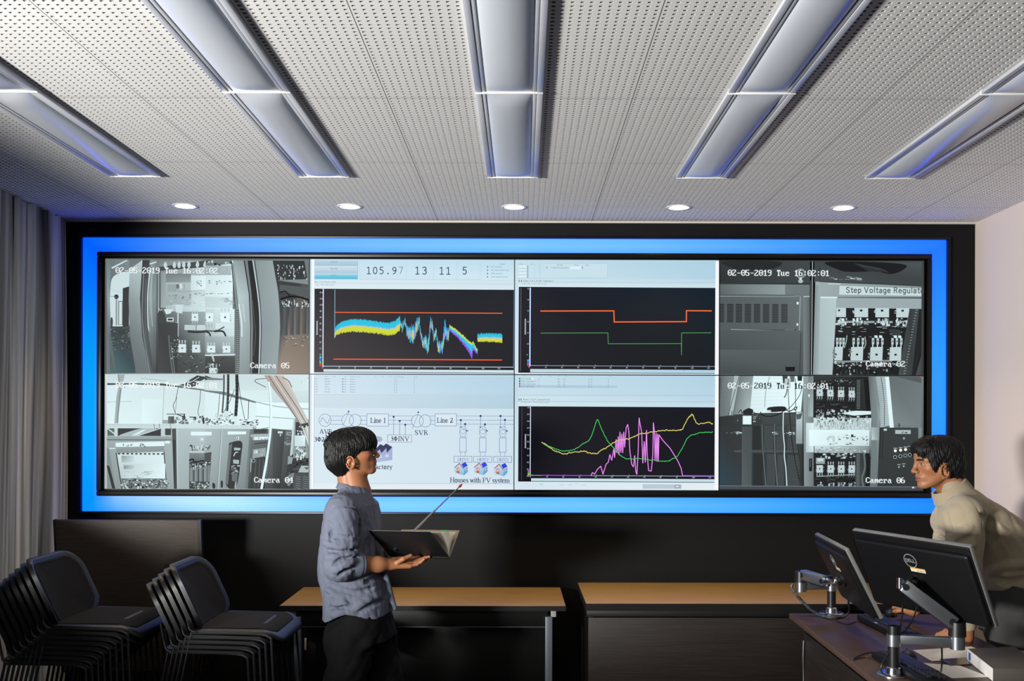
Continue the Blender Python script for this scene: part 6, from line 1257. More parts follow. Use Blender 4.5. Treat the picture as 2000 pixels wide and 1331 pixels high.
    def mesh(s):
        D = s.D; S_ = D < 0; c = [(i, j, k) for i in (0, 1) for j in (0, 1) for k in (0, 1)]
        def sub(A, o): return A[o[0]:A.shape[0] - 1 + o[0], o[1]:A.shape[1] - 1 + o[1], o[2]:A.shape[2] - 1 + o[2]]
        cnt = sum(sub(S_, o).astype(np.int8) for o in c); act = (cnt > 0) & (cnt < 8)
        I, J, K = np.nonzero(act); idx = np.full(act.shape, -1, np.int64); idx[I, J, K] = np.arange(len(I))
        val = {o: D[I + o[0], J + o[1], K + o[2]] for o in c}
        acc = np.zeros((len(I), 3)); num = np.zeros(len(I))
        for a in c:
            for ax in range(3):
                if a[ax]: continue
                b = list(a); b[ax] = 1; b = tuple(b); va, vb = val[a], val[b]; m = (va < 0) != (vb < 0)
                t = np.where(m, va / np.where(m, va - vb, 1), 0); p = np.array(a, float)[None, :].repeat(len(I), 0); p[:, ax] += t
                acc[m] += p[m]; num += m
        V = (acc / num[:, None] + np.stack([I, J, K], 1)) * s.h + s.lo
        Q = []
        for ax in range(3):
            b = [slice(None)] * 3; b[ax] = slice(1, None); a = [slice(None)] * 3; a[ax] = slice(None, -1)
            ch = S_[tuple(a)] != S_[tuple(b)]; p = np.argwhere(ch); o1, o2 = [(1, 2), (2, 0), (0, 1)][ax]
            ok = (p[:, o1] > 0) & (p[:, o2] > 0) & (p[:, o1] < D.shape[o1] - 1) & (p[:, o2] < D.shape[o2] - 1); p = p[ok]
            ins = S_[p[:, 0], p[:, 1], p[:, 2]]
            def cell(d1, d2):
                q = p.copy(); q[:, o1] += d1; q[:, o2] += d2; return idx[q[:, 0], q[:, 1], q[:, 2]]
            q = np.stack([cell(-1, -1), cell(0, -1), cell(0, 0), cell(-1, 0)], 1); q[~ins] = q[~ins][:, ::-1]; Q.append(q)
        return V, np.concatenate(Q)
def organic(name, parts, m, parent, label=None, color=None):
    """one mesh from one or more (V, Q) surfaces; color(V) -> sRGB rows gives pigment per point"""
    V = np.concatenate([p[0] for p in parts]); n = 0; Q = []
    for v, q in parts: Q.append(q + n); n += len(v)
    me = fast_mesh(name, V, np.concatenate(Q), smooth=True)
    if color is not None:
        C = np.concatenate([c for c in color]) / 255.0; C = np.where(C <= 0.04045, C / 12.92, ((C + 0.055) / 1.055) ** 2.4)
        a = me.attributes.new('col', 'FLOAT_COLOR', 'POINT'); a.data.foreach_set('color', np.concatenate([C, np.ones((len(C), 1))], 1).astype(np.float32).ravel())
    return link_mesh(name, me, m, parent, label)
def xform(VQ, M):
    V, Q = VQ; A = np.array(M); return (V @ A[:3, :3].T + A[:3, 3], Q)
def folds(seed, n, scale, amp, dirs=None):
    """soft cloth undulation"""
    r = np.random.default_rng(seed); K = r.normal(size=(n, 3)) * scale; PH = r.uniform(0, 6.28, n); K2 = r.normal(size=(n, 3)) * scale * 0.5
    if dirs is not None: K = K * np.array(dirs); 
    def f(x, y, z):
        o = 0
        for i in range(n):
            w_ = 1.6 * np.sin(K2[i][0] * x + K2[i][1] * y + K2[i][2] * z + PH[i] * 2)
            o = o + (1 - 2 * np.abs(np.sin(0.5 * (K[i][0] * x + K[i][1] * y + K[i][2] * z + PH[i] + w_)))) * amp / n ** 0.5
        return o
    return f
SKIN = np.array([156, 104, 70.]); LIP = np.array([140, 82, 68.]); BROW = np.array([28, 22, 20.])
def head_field(ear=(-0.022, -0.040), h=0.0019, jaw=1.0, neck_to=(-0.05, -0.20), mouth=0.0):
    F = Field((-0.135, -0.105, -0.235), (0.135, 0.105, 0.135), h)
    F.ell((-0.014, 0, 0.028), (0.098, 0.076, 0.084), 0.01).ell((0.026, 0, 0.030), (0.064, 0.066, 0.066), 0.03).ell((0.030, 0, -0.042), (0.056, 0.060, 0.072), 0.03)
    F.ell((-0.02, 0, -0.02), (0.075, 0.066, 0.06), 0.03)
    for s in (-1, 1):
        F.cap((-0.006, s * 0.056, -0.056), (0.066, s * 0.016, -0.100 * jaw), 0.016, 0.015, 0.022)
        F.ell((0.050, s * 0.043, -0.024), (0.026, 0.020, 0.020), 0.02).cap((0.080, s * 0.008, 0.018), (0.066, s * 0.048, 0.014), 0.0085, 0.009, 0.014)
    F.ell((0.079, 0, -0.099 * jaw), (0.0175, 0.020, 0.0165), 0.018).ell((0.074, 0, -0.064), (0.023, 0.029, 0.022), 0.018)
    for s in (-1, 1):
        F.ell((0.094, s * 0.033, -0.001), (0.016, 0.021, 0.014), 0.010, 's'); F.ell((0.0715, s * 0.032, -0.001), (0.0125, 0.0135, 0.0125), 0.003)
        F.chain([(0.080, s * 0.018, 0.002), (0.0850, s * 0.031, 0.0055), (0.076, s * 0.046, 0.0015)], [0.0024, 0.0030, 0.0024], 0.003)
        F.chain([(0.080, s * 0.019, -0.003), (0.0825, s * 0.031, -0.0075), (0.074, s * 0.045, -0.003)], [0.0022, 0.0026, 0.0022], 0.004)
    F.chain([(0.085, 0, 0.014), (0.094, 0, -0.006), (0.1075, 0, -0.030)], [0.0075, 0.0078, 0.0095], 0.012).ell((0.1075, 0, -0.034), (0.0115, 0.0115, 0.0100), 0.006)
    for s in (-1, 1): F.ell((0.0975, s * 0.0125, -0.038), (0.0105, 0.0068, 0.0078), 0.005); F.ell((0.104, s * 0.0062, -0.0445), (0.0055, 0.0032, 0.004), 0.002, 's')
    F.cap((0.0955, 0, -0.046), (0.0965, 0, -0.054), 0.004, 0.0045, 0.006)
    F.chain([(0.083, -0.022, -0.0655), (0.0950, -0.009, -0.0605), (0.0965, 0, -0.0615), (0.0950, 0.009, -0.0605), (0.083, 0.022, -0.0655)], [0.003, 0.0052, 0.0052, 0.0052, 0.003], 0.005)
    F.chain([(0.083, -0.020, -0.0695), (0.0925, -0.008, -0.0745), (0.0925, 0.008, -0.0745), (0.083, 0.020, -0.0695)], [0.003, 0.0060, 0.0060, 0.003], 0.006)
    F.chain([(0.083, -0.024, -0.0675), (0.103, -0.006, -0.0675), (0.103, 0.006, -0.0675), (0.083, 0.024, -0.0675)], [0.0010, 0.0014 + mouth, 0.0014 + mouth, 0.0010], 0.002, 's')
    ex, ez = ear
    for s in (-1, 1):
        y = s * 0.079
        F.ell((ex + 0.004, s * 0.071, ez), (0.015, 0.010, 0.024), 0.008)
        H = []; 
        for k in range(11):
            a = math.radians(-60 + 300 * k / 10) ; H.append((ex + 0.001 - 0.0175 * math.cos(a + 1.9) - 0.003, y + s * (0.006 + 0.004 * math.sin(a * .5)), ez + 0.004 + 0.0285 * math.sin(a + 1.9)))
        F.chain(H, 0.0036, 0.003); F.ell((ex - 0.004, y, ez), (0.0150, 0.0045, 0.026), 0.004); F.ell((ex + 0.006, s * 0.083, ez - 0.025), (0.007, 0.0045, 0.008), 0.004)
        F.ell((ex + 0.004, s * 0.089, ez - 0.003), (0.0085, 0.010, 0.013), 0.004, 's'); F.chain([(ex - 0.010, s * 0.0845, ez - 0.012), (ex - 0.008, s * 0.0855, ez + 0.006), (ex + 0.001, s * 0.0845, ez + 0.016)], 0.0028, 0.003)
        F.ell((ex + 0.0125, s * 0.078, ez - 0.005), (0.0045, 0.005, 0.008), 0.003)
    F.cap((neck_to[0] * .3 - 0.018, 0, -0.060), (neck_to[0], 0, neck_to[1]), 0.054, 0.056, 0.02)
    F.cap((0.02, 0, -0.10), (neck_to[0] + 0.050, 0, neck_to[1]), 0.012, 0.014, 0.03)
    return F
def head_color(V, brow=True, mole=None):
    x, y, z = V[:, 0], V[:, 1], V[:, 2]; C = np.repeat(SKIN[None], len(V), 0)
    def mix(m, col): 
        nonlocal C
        m = np.clip(m, 0, 1)[:, None]; C = C * (1 - m) + np.array(col)[None] * m
    mix(0.35 * np.exp(-(((x - .06) / .03) ** 2 + ((np.abs(y) - .045) / .02) ** 2 + ((z + .03) / .02) ** 2)), (178, 102, 74)); mix(0.4 * np.exp(-(((x - .11) / .012) ** 2 + (y / .015) ** 2 + ((z + .035) / .012) ** 2)), (172, 98, 70))
    mix((1.25 - ((y / .022) ** 2 + ((z + .0675) / .0115) ** 2)) * 3 * (x > .078), LIP); mix((1 - np.abs(z + .0675) / .0016) * (x > .08) * (np.abs(y) < .022), (70, 34, 30))
    if brow: mix((1.2 - (((np.abs(y) - .031) / .021) ** 2 + ((z - .0195 + .10 * np.abs(np.abs(y) - .028)) / .0048) ** 2)) * 3 * (x > .055), BROW)
    e = (np.abs(np.abs(y) - .032) < .0125) & (np.abs(z + .0012) < .0030) & (x > .0725); C[e] = (150, 140, 132); i_ = e & ((np.abs(y) - .031) ** 2 + (z + .001) ** 2 < .0060 ** 2); C[i_] = (22, 16, 14)
    mix((1 - np.abs(z - .0040) / .0022) * (x > .072) * (np.abs(np.abs(y) - .032) < .014), (44, 30, 26))
    if mole is not None: mix((1.3 - np.sqrt(((V - np.array(mole)) ** 2).sum(1)) / .0022) * 2, (70, 44, 34))
    return C
def hand_field(F, W, f, palm, curls, spread=0.10, thumb=None, sc=1.0, tside=1, k=0.006):
    """W wrist, f pointing direction, palm: palm normal; curls: three bend angles (deg) per finger; thumb: three points. tside: which side the thumb is on"""
    W = np.array(W, float); f = np.array(f, float); f /= np.linalg.norm(f); p = np.array(palm, float); p -= f * (p @ f); p /= np.linalg.norm(p); sd = np.cross(p, f) * tside     # sd: towards the thumb
    LEN = [(0.042, 0.025, 0.021), (0.046, 0.029, 0.022), (0.043, 0.027, 0.022), (0.034, 0.021, 0.019)]; OFF = [0.030, 0.010, -0.010, -0.028]; KN = [0.090, 0.094, 0.089, 0.080]; RAD = [0.0092, 0.0096, 0.0091, 0.0080]
    for i in range(4):
        kn = W + (f * KN[i] + sd * OFF[i] - p * 0.004) * sc
        F.cap(W + sd * OFF[i] * 0.45 * sc, kn, 0.0165 * sc, 0.0115 * sc, k * 1.6)
        d = f + sd * spread * (1.2 - i * 0.8); d /= np.linalg.norm(d); q = kn; a = 0.0; r = RAD[i] * sc
        for j in range(3):
            a += math.radians(curls[i][j]); v = d * math.cos(a) + p * math.sin(a); nx = q + v * LEN[i][j] * sc
            F.cap(q, nx, r, r * 0.91, 0.0028 if j else 0.005); F.ell(q - p * 0.001, (r * 1.06,) * 3, 0.003); q = nx; r *= 0.91
        F.ell(q, (r * 0.97,) * 3, 0.002)
    F.cap(W + (sd * 0.014 + f * 0.018 + p * 0.006) * sc, W + (sd * 0.030 + f * 0.052 + p * 0.004) * sc, 0.017 * sc, 0.0125 * sc, 0.012)
    if thumb is None: thumb = [W + (sd * 0.030 + f * 0.040) * sc, W + (sd * 0.048 + f * 0.068 + p * 0.010) * sc, W + (sd * 0.050 + f * 0.096 + p * 0.018) * sc]
    F.chain([np.array(t) for t in thumb], [0.0120 * sc, 0.0105 * sc, 0.0085 * sc], 0.006)
    return F
# ---------------------------------------------------------------- people
def fold_on(F, P, r, mode, k=0.012, amt=0.5):
    """raised or sunken crease following a line drawn on the cloth"""
    Q = catmull([Vector((a, b, 0)) for a, b in P], 5); n = len(Q); W = []
    for i, q in enumerate(Q):
        f = math.sin(PI * (0.08 + 0.84 * i / (n - 1))); rr = r * (0.35 + 0.65 * f)
        W.append((F.hit(q.x, q.y, rr * amt if mode == 'u' else -rr * amt), rr))
    for (a, ra), (b, rb) in zip(W, W[1:]):
        if np.linalg.norm(a - b) < 0.05: F.cap(a, b, ra, rb, k, mode)
# ---------------------------------------------------------------- the presenter
M_skin = attr_mat('skin', 0.5, 0.45, attr='col', sss=0.12, bump=(700, 0.05))
M_hair = mat('black hair', (9, 8, 9), 0.55, spec=0.3)
def arr(v): return np.array(tuple(v), float)
def presenter():
    D0 = 4.60
    def c(px, py, dy=0.0): return arr(at(px, py, D0 + dy))
    base = c(705, 1180); base[2] = 0
    per = empty('person', 'man in grey-blue button-down shirt and glasses holding an open black binder', 'person', base)
    inv = -base
    def loc(VQ): return (VQ[0] + inv, VQ[1])
    T = Matrix.Translation(Vector(c(690, 883))) @ Matrix.Rotation(math.radians(9), 4, 'Z') @ Matrix.Rotation(math.radians(-5), 4, 'Y') @ Matrix.Diagonal((1.0, 1.0, 0.955, 1))
    hf = head_field(ear=(-0.014, -0.056), neck_to=(0.000, -0.20)); hv = hf.mesh(); hc = head_color(hv[0], mole=(0.052, -0.047, -0.056))
    # hidden body, bare right forearm and both hands
    B = Field(c(560, 980, -0.42), c(870, 980, 0.42), 0.01); zlo = 0.03; B = Field((c(560, 980)[0], -1.35 - 0.40, 0.0), (c(870, 980)[0], -1.35 + 0.40, 1.47), 0.010)
    B.loft([c(708, 1215), c(704, 1150), c(692, 1080), c(690, 1010), c(690, 985)], [0.09, 0.085, 0.09, 0.085, 0.05], [0.13, 0.12, 0.14, 0.15, 0.09], (1, 0, 0), 0.03)
    B.cap(c(688, 990), c(680, 930), 0.052, 0.05, 0.02)
    SH, EL, WR = c(668, 1003, -0.165), c(664, 1106, -0.205), c(766, 1104, -0.085)
    SHl, ELl, WRl = c(700, 1003, 0.165), c(705, 1100, 0.20), c(772, 1075, 0.12)
    B.cap(SH, EL, 0.042, 0.036, 0.03).cap(SHl, ELl, 0.042, 0.036, 0.03).cap(c(690, 1000), SH, 0.05, 0.04, 0.03).cap(c(690, 1000), SHl, 0.05, 0.04, 0.03)
    HN, KN, AN = c(700, 1200, -0.09), c(668, 1372, -0.10), c(626, 1508, -0.10); HF, KF, AF = c(722, 1200, 0.09), c(758, 1378, 0.09), c(762, 1510, 0.09)
    B.chain([HN, KN, AN], [0.075, 0.055, 0.038], 0.03).chain([HF, KF, AF], [0.075, 0.055, 0.038], 0.03)
    for A in (AN, AF): B.cap(A - [0, 0, 0.035], A + [0.12, 0, -0.055], 0.03, 0.022, 0.02)
    R = Field(c(655, 1120, -0.30) - [0, .0, .05], c(850, 1060, 0.10), 0.0022)
    R.chain([EL + [0.0, 0, 0.0], (EL * .62 + WR * .38), (EL * .25 + WR * .75), WR], [0.040, 0.043, 0.033, 0.0265], 0.02)
    hand_field(R, WR, (0.93, 0.36, 0.06), (-0.03, -0.42, 0.90), [(4, 8, 8), (6, 10, 10), (8, 14, 12), (12, 18, 14)], 0.05, [c(778, 1101, -0.10), c(789, 1094, -0.098), c(804, 1087, -0.082)], 0.98, 1)
    Lh = Field(c(745, 1095, -0.02), c(820, 1035, 0.30), 0.0028)
    Lh.cap(ELl, WRl, 0.04, 0.027, 0.02); hand_field(Lh, WRl, (0.66, -0.62, 0.30), (0.35, 0.1, -0.9), [(62, 80, 50)] * 4, 0.0, None, 0.95, 1)
    P = [xform(hv, T), B.mesh(), R.mesh(), Lh.mesh()]
    col = [hc] + [np.repeat(SKIN[None], len(p[0]), 0) for p in P[1:]]
    organic('body', [loc(p) for p in P], M_skin, per, color=col)
    # hair
    H = Field((-0.16, -0.125, -0.17), (0.135, 0.125, 0.145), 0.0019)
    H.ell((-0.010, 0, 0.032), (0.117, 0.093, 0.084), 0.01).ell((-0.045, 0, -0.020), (0.086, 0.086, 0.080), 0.02).ell((0.035, 0, 0.040), (0.072, 0.080, 0.066), 0.02).cap((-0.058, 0, -0.05), (-0.026, 0, -0.125), 0.060, 0.040, 0.03)
    def ridge(x, y, z):
        ph = np.arctan2(y, x + 0.012 + 0 * z); r = np.sqrt((x + .012) ** 2 + y ** 2); w_ = np.clip(r / 0.05, 0, 1)
        return w_ * (0.0013 * np.sin(38 * ph + 30 * z + 3 * np.sin(9 * ph)) + 0.0012 * np.sin(83 * ph - 55 * z + 2 * np.sin(17 * ph + 40 * z)) + 0.0008 * np.sin(170 * ph + 90 * z))
    H.mod(ridge)
    def keep(x, y, z):     # positive where the hair is trimmed away: face side, then round the ears
        ph = np.arctan2(y, x); jag = 0.004 * np.sin(31 * ph + 2 * np.sin(13 * ph)) + 0.003 * np.sin(67 * ph)
        fr = np.minimum(x - (0.034 - 0.30 * np.clip(-z, 0, .2)) + jag, (0.003 - 0.12 * np.clip(x - .03, -.05, .1) + 0.0 * z) - z + jag)
        return fr
    H.cutmax(keep, 0.004)
    for s in (-1, 1): H.ell((-0.013, s * 0.10, -0.062), (0.024, 0.034, 0.034), 0.006, 's'); H.ell((0.012, s * 0.10, -0.090), (0.040, 0.06, 0.034), 0.006, 's')
    H.cutmax(lambda x, y, z: np.minimum(-0.076 - z, x + 0.016 - 0.1 * (z + 0.066)) + 0.003 * np.sin(260 * y), 0.006)
    rr = random.Random(5)
    for i in range(46):      # loose strands over the crown and the back
        a = rr.uniform(0, 2 * PI); e = rr.uniform(0.2, 1.2); q = []
        for j in range(4):
            ee = e - 0.16 * j; k_ = 1.012 + 0.012 * math.sin(j + i)
            q.append((-0.010 + 0.117 * k_ * math.cos(a + .1 * j) * math.cos(ee), 0.093 * k_ * math.sin(a + .1 * j) * math.cos(ee), 0.032 + 0.084 * k_ * math.sin(ee)))
        if q[-1][0] > 0.05 and q[-1][2] < 0.02: continue
        H.chain(q, [0.0022, 0.003, 0.0028, 0.0012], 0.004)
    for q in ([(-0.088, -0.02, 0.075), (-0.104, -0.03, 0.094), (-0.103, -0.035, 0.108)], [(-0.094, 0.0, 0.068), (-0.114, 0.0, 0.082), (-0.119, 0.005, 0.096)], [(-0.10, -0.04, 0.05), (-0.122, -0.045, 0.06), (-0.128, -0.045, 0.072)]): H.chain(q, [0.004, 0.0022, 0.0008], 0.004)
    organic('hair', [loc(xform(H.mesh(), T))], M_hair, per)
    # shirt
    ry_ = math.radians(-10); fx = (math.cos(ry_), math.sin(ry_), 0)
    rows = [(966, 694, 22, .062), (976, 693, 33, .105), (988, 693, 42, .155), (1005, 690, 47, .180), (1030, 688.5, 51, .176), (1060, 687, 54, .168), (1090, 688, 57, .165), (1120, 692, 59, .168), (1150, 697, 60, .175), (1180, 701, 63, .182), (1225, 703, 65, .186)]
    Sf = Field((c(600, 1000)[0], -1.35 - 0.34, c(700, 1235)[2]), (c(800, 1000)[0], -1.35 + 0.33, c(700, 935)[2]), 0.0036)
    pts = [c(a, y) for y, a, r, w_ in rows]; Sf.loft(pts, [r * .002347 for y, a, r, w_ in rows], [w_ for *q, w_ in rows], fx, 0.02, 2.25)
    Sf.cap(c(690, 975), SH + [0, 0.02, 0.01], 0.062, 0.064, 0.04).cap(c(694, 975), SHl - [0, 0.02, -0.01], 0.062, 0.064, 0.04)
    Sf.ell(c(652, 1115, 0.02), (0.05, 0.13, 0.10), 0.05)
    Sf.cap(SH, (SH + EL) / 2, 0.073, 0.074, 0.022).cap((SH + EL) / 2, EL, 0.074, 0.066, 0.02).cap(EL, EL * .74 + WR * .26, 0.066, 0.052, 0.015)
    Sf.cap(SHl, ELl, 0.070, 0.060, 0.025).cap(ELl, ELl * .5 + WRl * .5, 0.06, 0.05, 0.015)
    Sf.ell(EL + [0.004, 0.0, -0.03], (0.055, 0.05, 0.04), 0.02)
    # folds: sleeve, under the arm, across the waist (points on the side turned to the camera)
    def crease(P, r, dy, k=0.014, mode='u', kk=None):
        fold_on(Sf, P, max(r), mode)
    YA = -0.205 - 0.058
    for P, r, m_ in (([(636, 1062), (662, 1070), (698, 1066)], .012, 'u'), ([(640, 1078), (668, 1084), (700, 1076)], .010, 's'), ([(640, 1092), (664, 1090), (700, 1082)], .012, 'u'), ([(652, 1108), (668, 1098), (698, 1090)], .010, 's'), ([(655, 1118), (672, 1108), (690, 1099)], .012, 'u'), ([(662, 1128), (676, 1118), (692, 1110)], .009, 's'), ([(645, 1040), (660, 1052), (690, 1050)], .010, 's'), ([(641, 1022), (650, 1040), (646, 1058)], .009, 's'), ([(702, 1015), (703, 1040), (699, 1060)], .010, 's')):
        crease(P, [r * .6, r, r * .6], YA, 0.016, m_)
    YB = -0.168
    for P, r, m_ in (([(640, 1152), (668, 1172), (690, 1200)], .013, 'u'), ([(645, 1145), (690, 1160), (730, 1150)], .012, 's'), ([(645, 1190), (665, 1188), (700, 1196)], .011, 's'), ([(690, 1196), (715, 1176), (745, 1164)], .013, 'u'), ([(700, 1202), (725, 1186), (752, 1176)], .010, 's'), ([(715, 1140), (738, 1130), (750, 1120)], .012, 's'), ([(712, 1060), (720, 1090), (732, 1120)], .010, 's'), ([(650, 1165), (658, 1180), (680, 1180)], .010, 'u'), ([(648, 1206), (660, 1202), (672, 1198)], .009, 'u')):
        crease(P, [r * .5, r, r * .5], YB, 0.02, m_)
    for P, r in (([(712, 1000), (724, 1040), (730, 1090)], .012), ([(706, 1010), (712, 1060), (716, 1100)], .010)): crease(P, [r * .5, r, r * .4], [-0.16, -0.155, -0.15], 0.02, 'u')
    Sf.mod(folds(11, 7, 40, 0.0026)); Sf.mod(folds(12, 6, 110, 0.0012))
    # front opening, seen from the side, and armhole seam
    Sf.chain([c(748, 1098, -0.03), c(760, 1150, -0.03), c(773, 1192, -0.03)], [0.012, 0.016, 0.012], 0.004)
    Sf.chain([Sf.hit(a, b) for a, b in ((727, 972), (732, 990), (733, 1015), (733, 1045), (737, 1080), (743, 1110), (750, 1140), (755, 1170), (756, 1210))], 0.0062, 0.002, 's')
    Sf.chain([Sf.hit(a, b) for a, b in ((648, 1004), (657, 995), (672, 991), (688, 993), (698, 1002), (704, 1020))], 0.0048, 0.003, 's')
    HX = [600, 636, 650, 665, 680, 700, 720, 735, 750, 764, 768, 780, 800]; HY = [1222, 1221, 1214, 1206, 1201, 1204, 1211, 1213, 1210, 1205, 1204, 1190, 1180]
    hx = np.array([c(a, b, -0.15)[0] for a, b in zip(HX, HY)]); hz_ = np.array([c(a, b, -0.15)[2] for a, b in zip(HX, HY)])
    Sf.cutmax(lambda x, y, z: np.interp(x, hx, hz_) - z + 0 * y, 0.002)
    EC, WC = EL * .66 + WR * .34, EL * .535 + WR * .465
    Sf.tube(EL * .72 + WR * .28, WC, 0.0560, 0.008, 0.004, r2=0.0515).tube(EL * .78 + WR * .22, EL * .60 + WR * .40, 0.0595, 0.008, 0.004, r2=0.056)
    M_shirt = mat('grey-blue chambray', (101, 106, 121), 0.85, spec=0.2, noise=(900, 0.16, 2, (1, 1, 1)), bump=(700, 0.10, (1, 1, 1)))
    sh = organic('shirt', [loc(Sf.mesh())], M_shirt, per)
    # collar: a folded band round the neck
    NB, NF = c(667, 947) - base, c(718, 968) - base; ctr = (NB + NF) / 2; rows_ = [[], [], []]
    for k in range(33):
        a = math.radians(-160 + 320 * k / 32 + 180); ca, sa = math.cos(a), math.sin(a)        # starts and ends at the front
        ax = (NF - NB) * 0.5; q = ctr + ax * (-ca * -1) ; q = ctr + np.array([ax[0] * ca * 1.06, 0.060 * sa, ax[2] * ca * 1.0])
        out = np.array([ca, sa * 0.9, 0]); dp = 0.024 + 0.034 * max(0, ca) ** 3
        rows_[0].append(q + out * 0.001 + [0, 0, 0.013]); rows_[1].append(q + out * 0.009 + [0, 0, 0.010]); rows_[2].append(q + out * 0.020 + [0, 0, 0.006 - dp])
    MB().sheet(rows_, 0.0035).build('collar', M_shirt, sh, smooth=60)
    m = MB(); b_ = c(713, 973, -0.056) - base; m.cyl(b_, b_ + np.array([0.001, -0.004, 0]), 0.0048, n=14); m.build('button', mat('white button', (220, 220, 215), 0.3), sh)
    # trousers and shoes
    Tr = Field((c(560, 1200)[0], -1.35 - 0.26, 0.05), (c(850, 1200)[0], -1.35 + 0.26, c(700, 1150)[2]), 0.006)
    Tr.loft([c(712, 1250), c(708, 1210), c(702, 1165)], [0.140, 0.126, 0.105], [0.168, 0.160, 0.145], (1, 0, 0), 0.03, 2.3)
    Tr.chain([HN + [0, 0, -0.06], KN, AN], [0.098, 0.088, 0.062], 0.04).chain([HF + [0.02, 0, -0.06], KF, AF], [0.098, 0.088, 0.062], 0.04)
    Tr.ell(c(668, 1250, -0.05), (0.075, 0.11, 0.09), 0.04)
    Tr.mod(folds(21, 7, 40, 0.004))
    organic('trousers', [loc(Tr.mesh())], mat('black trousers', (11, 11, 12), 0.85, spec=0.2, bump=(600, 0.15, (1, 1, 1))), per)
    for A in (AN, AF):
        s_ = Field(A - [0.12, 0.08, 0.15], A + [0.24, 0.08, 0.06], 0.005); zb = 0.0
        s_.cap((A[0] - .01, A[1], 0.055), (A[0] + .13, A[1], 0.035), 0.045, 0.036, 0.02).cap((A[0], A[1], .06), (A[0], A[1], .10), 0.042, 0.044, 0.03); s_.cutmax(lambda x, y, z: 0.001 - z + 0 * x + 0 * y, 0.002)
        organic('shoe', [loc(s_.mesh())], mat('black leather', (18, 17, 17), 0.35), per)
    # glasses
    gl = MB()
    def L(p): return T @ Vector(p) - Vector(base)
    M_fr = mat('thin dark metal spectacle frame', (48, 46, 48), 0.3, metal=0.7)
    for s in (-1, 1):
        r_ = [L((0.0985 - 0.35 * abs(abs(0.033 * s + 0.024 * math.cos(a)) - 0.0) ** 2 * 8, 0.033 * s + 0.0245 * math.cos(a), -0.004 + 0.0165 * math.sin(a))) for a in [2 * PI * k / 28 for k in range(29)]]
        gl.tube(r_, 0.0010, 6, smooth=False)
        gl.tube([L((0.092, s * 0.058, 0.002)), L((0.085, s * 0.067, 0.002)), L((0.03, s * 0.0745, -0.006)), L((-0.020, s * 0.0800, -0.013)), L((-0.040, s * 0.079, -0.03))], 0.0013, 6)
    gl.tube([L((0.0990, -0.010, -0.002)), L((0.1015, 0, 0.0005)), L((0.0990, 0.010, -0.002))], 0.0010, 6)
    gf = gl.build('glasses', M_fr, per, smooth=60)
    for s in (-1, 1):
        g_ = MB(); rows_ = []
        for rad in (0.01, 0.4, 0.7, 0.97): rows_.append([L((0.0985 - 0.35 * abs(0.033 * s + 0.0245 * rad * math.cos(a)) ** 2 * 8, 0.033 * s + 0.0245 * rad * math.cos(a), -0.004 + 0.0165 * rad * math.sin(a))) for a in [2 * PI * k / 28 for k in range(29)]])
        g_.sheet(rows_); m_ = mat('spectacle lens', (235, 242, 248), 0.05, spec=0.6, trans=1.0); m_.node_tree.nodes['Principled BSDF'].inputs['IOR'].default_value = 1.05
        g_.build('lens', m_, gf, smooth=60)
    return per
presenter()
# binder, opened like a V, spine on the presenter's right hand
def binder():
    R0 = at(880, 1091, 4.545); s = Vector((-0.930, 0.355, -0.024)).normalized(); L = 0.305
    TRn = at(841, 1040, 4.545 - 0.185); TRf = at(899, 1038, 4.545 + 0.165)
    c1 = TRn - R0; c2 = TRf - R0
    o = empty('open_binder', 'open black ring binder with papers, held by the standing man', 'binder', R0)
    Mb = mat('matt black binder cover', (22, 22, 23), 0.5, spec=0.4); Mi = mat('grey binder lining', (150, 144, 132), 0.7)
    def leaf(a, v, n_off, th, m, name, par=o):
        q = [a, a + v, a + v + s * L, a + s * L]; n = v.cross(s).normalized() * th
        return MB().prism(q, n, bev=0.0006).build(name, m, par)
    Z = Vector((0, 0, 0)); n1 = -c1.cross(s).normalized(); n2 = c2.cross(s).normalized()
    leaf(Z, c1, 0, 0.0016, Mb, 'front_cover'); leaf(n1 * 0.0017 + c1 * .01, c1 * .985, 0, 0.0010, Mi, 'cover_lining')
    leaf(Z, c2, 0, 0.0016, Mb, 'back_cover'); leaf(n2 * 0.0020 + c2 * .01, c2 * .985, 0, 0.0010, Mi, 'cover_lining')
    w_ = Vector((0, 0.018, -0.006)); MB().prism([-w_ * .6, w_ * .6, w_ * .6 + s * L, -w_ * .6 + s * L], (0, 0, -0.002), bev=0.0006).build('spine', Mb, o)
    # papers fanned between the covers
    Mp = mat('binder paper', (226, 222, 212), 0.8); ins = s * 0.004; k = 0
    for f, bow in ((0.10, -.32), (0.16, -.26), (0.24, -.20), (0.34, -.10), (0.66, .10), (0.76, .20), (0.84, .27), (0.90, .32)):
        d = c1.lerp(c2, f) * 0.93; up = Vector((0, 0, 1)); rows = []
        for i in range(9):
            t = i / 8; p = d * t + (up * d.length * 0.9 * t - d * t) * (0.75 * (1 - t) ** 1.0) + Vector((0, 0, 0.003))
            rows.append([p + ins, p + ins + s * (L - 0.02)])
        MB().sheet(rows, 0.0006).build('paper_sheet', Mp, o, smooth=60)
    tb = c2 * 0.90 + s * 0.010; tt = MB(); tt.prism([c1.lerp(c2, .42) * .95 + Vector((0, 0, .004)), c1.lerp(c2, .62) * .95 + Vector((0, 0, .004)), c1.lerp(c2, .62) * .95 + s * 0.012 + Vector((0, 0, .010)), c1.lerp(c2, .42) * .95 + s * 0.012 + Vector((0, 0, .010))], (0, 0, 0.0012)); tt.build('index_tab', mat('green paper tab', (80, 190, 110), 0.6), o, 'green index tab')
    return o
binder()
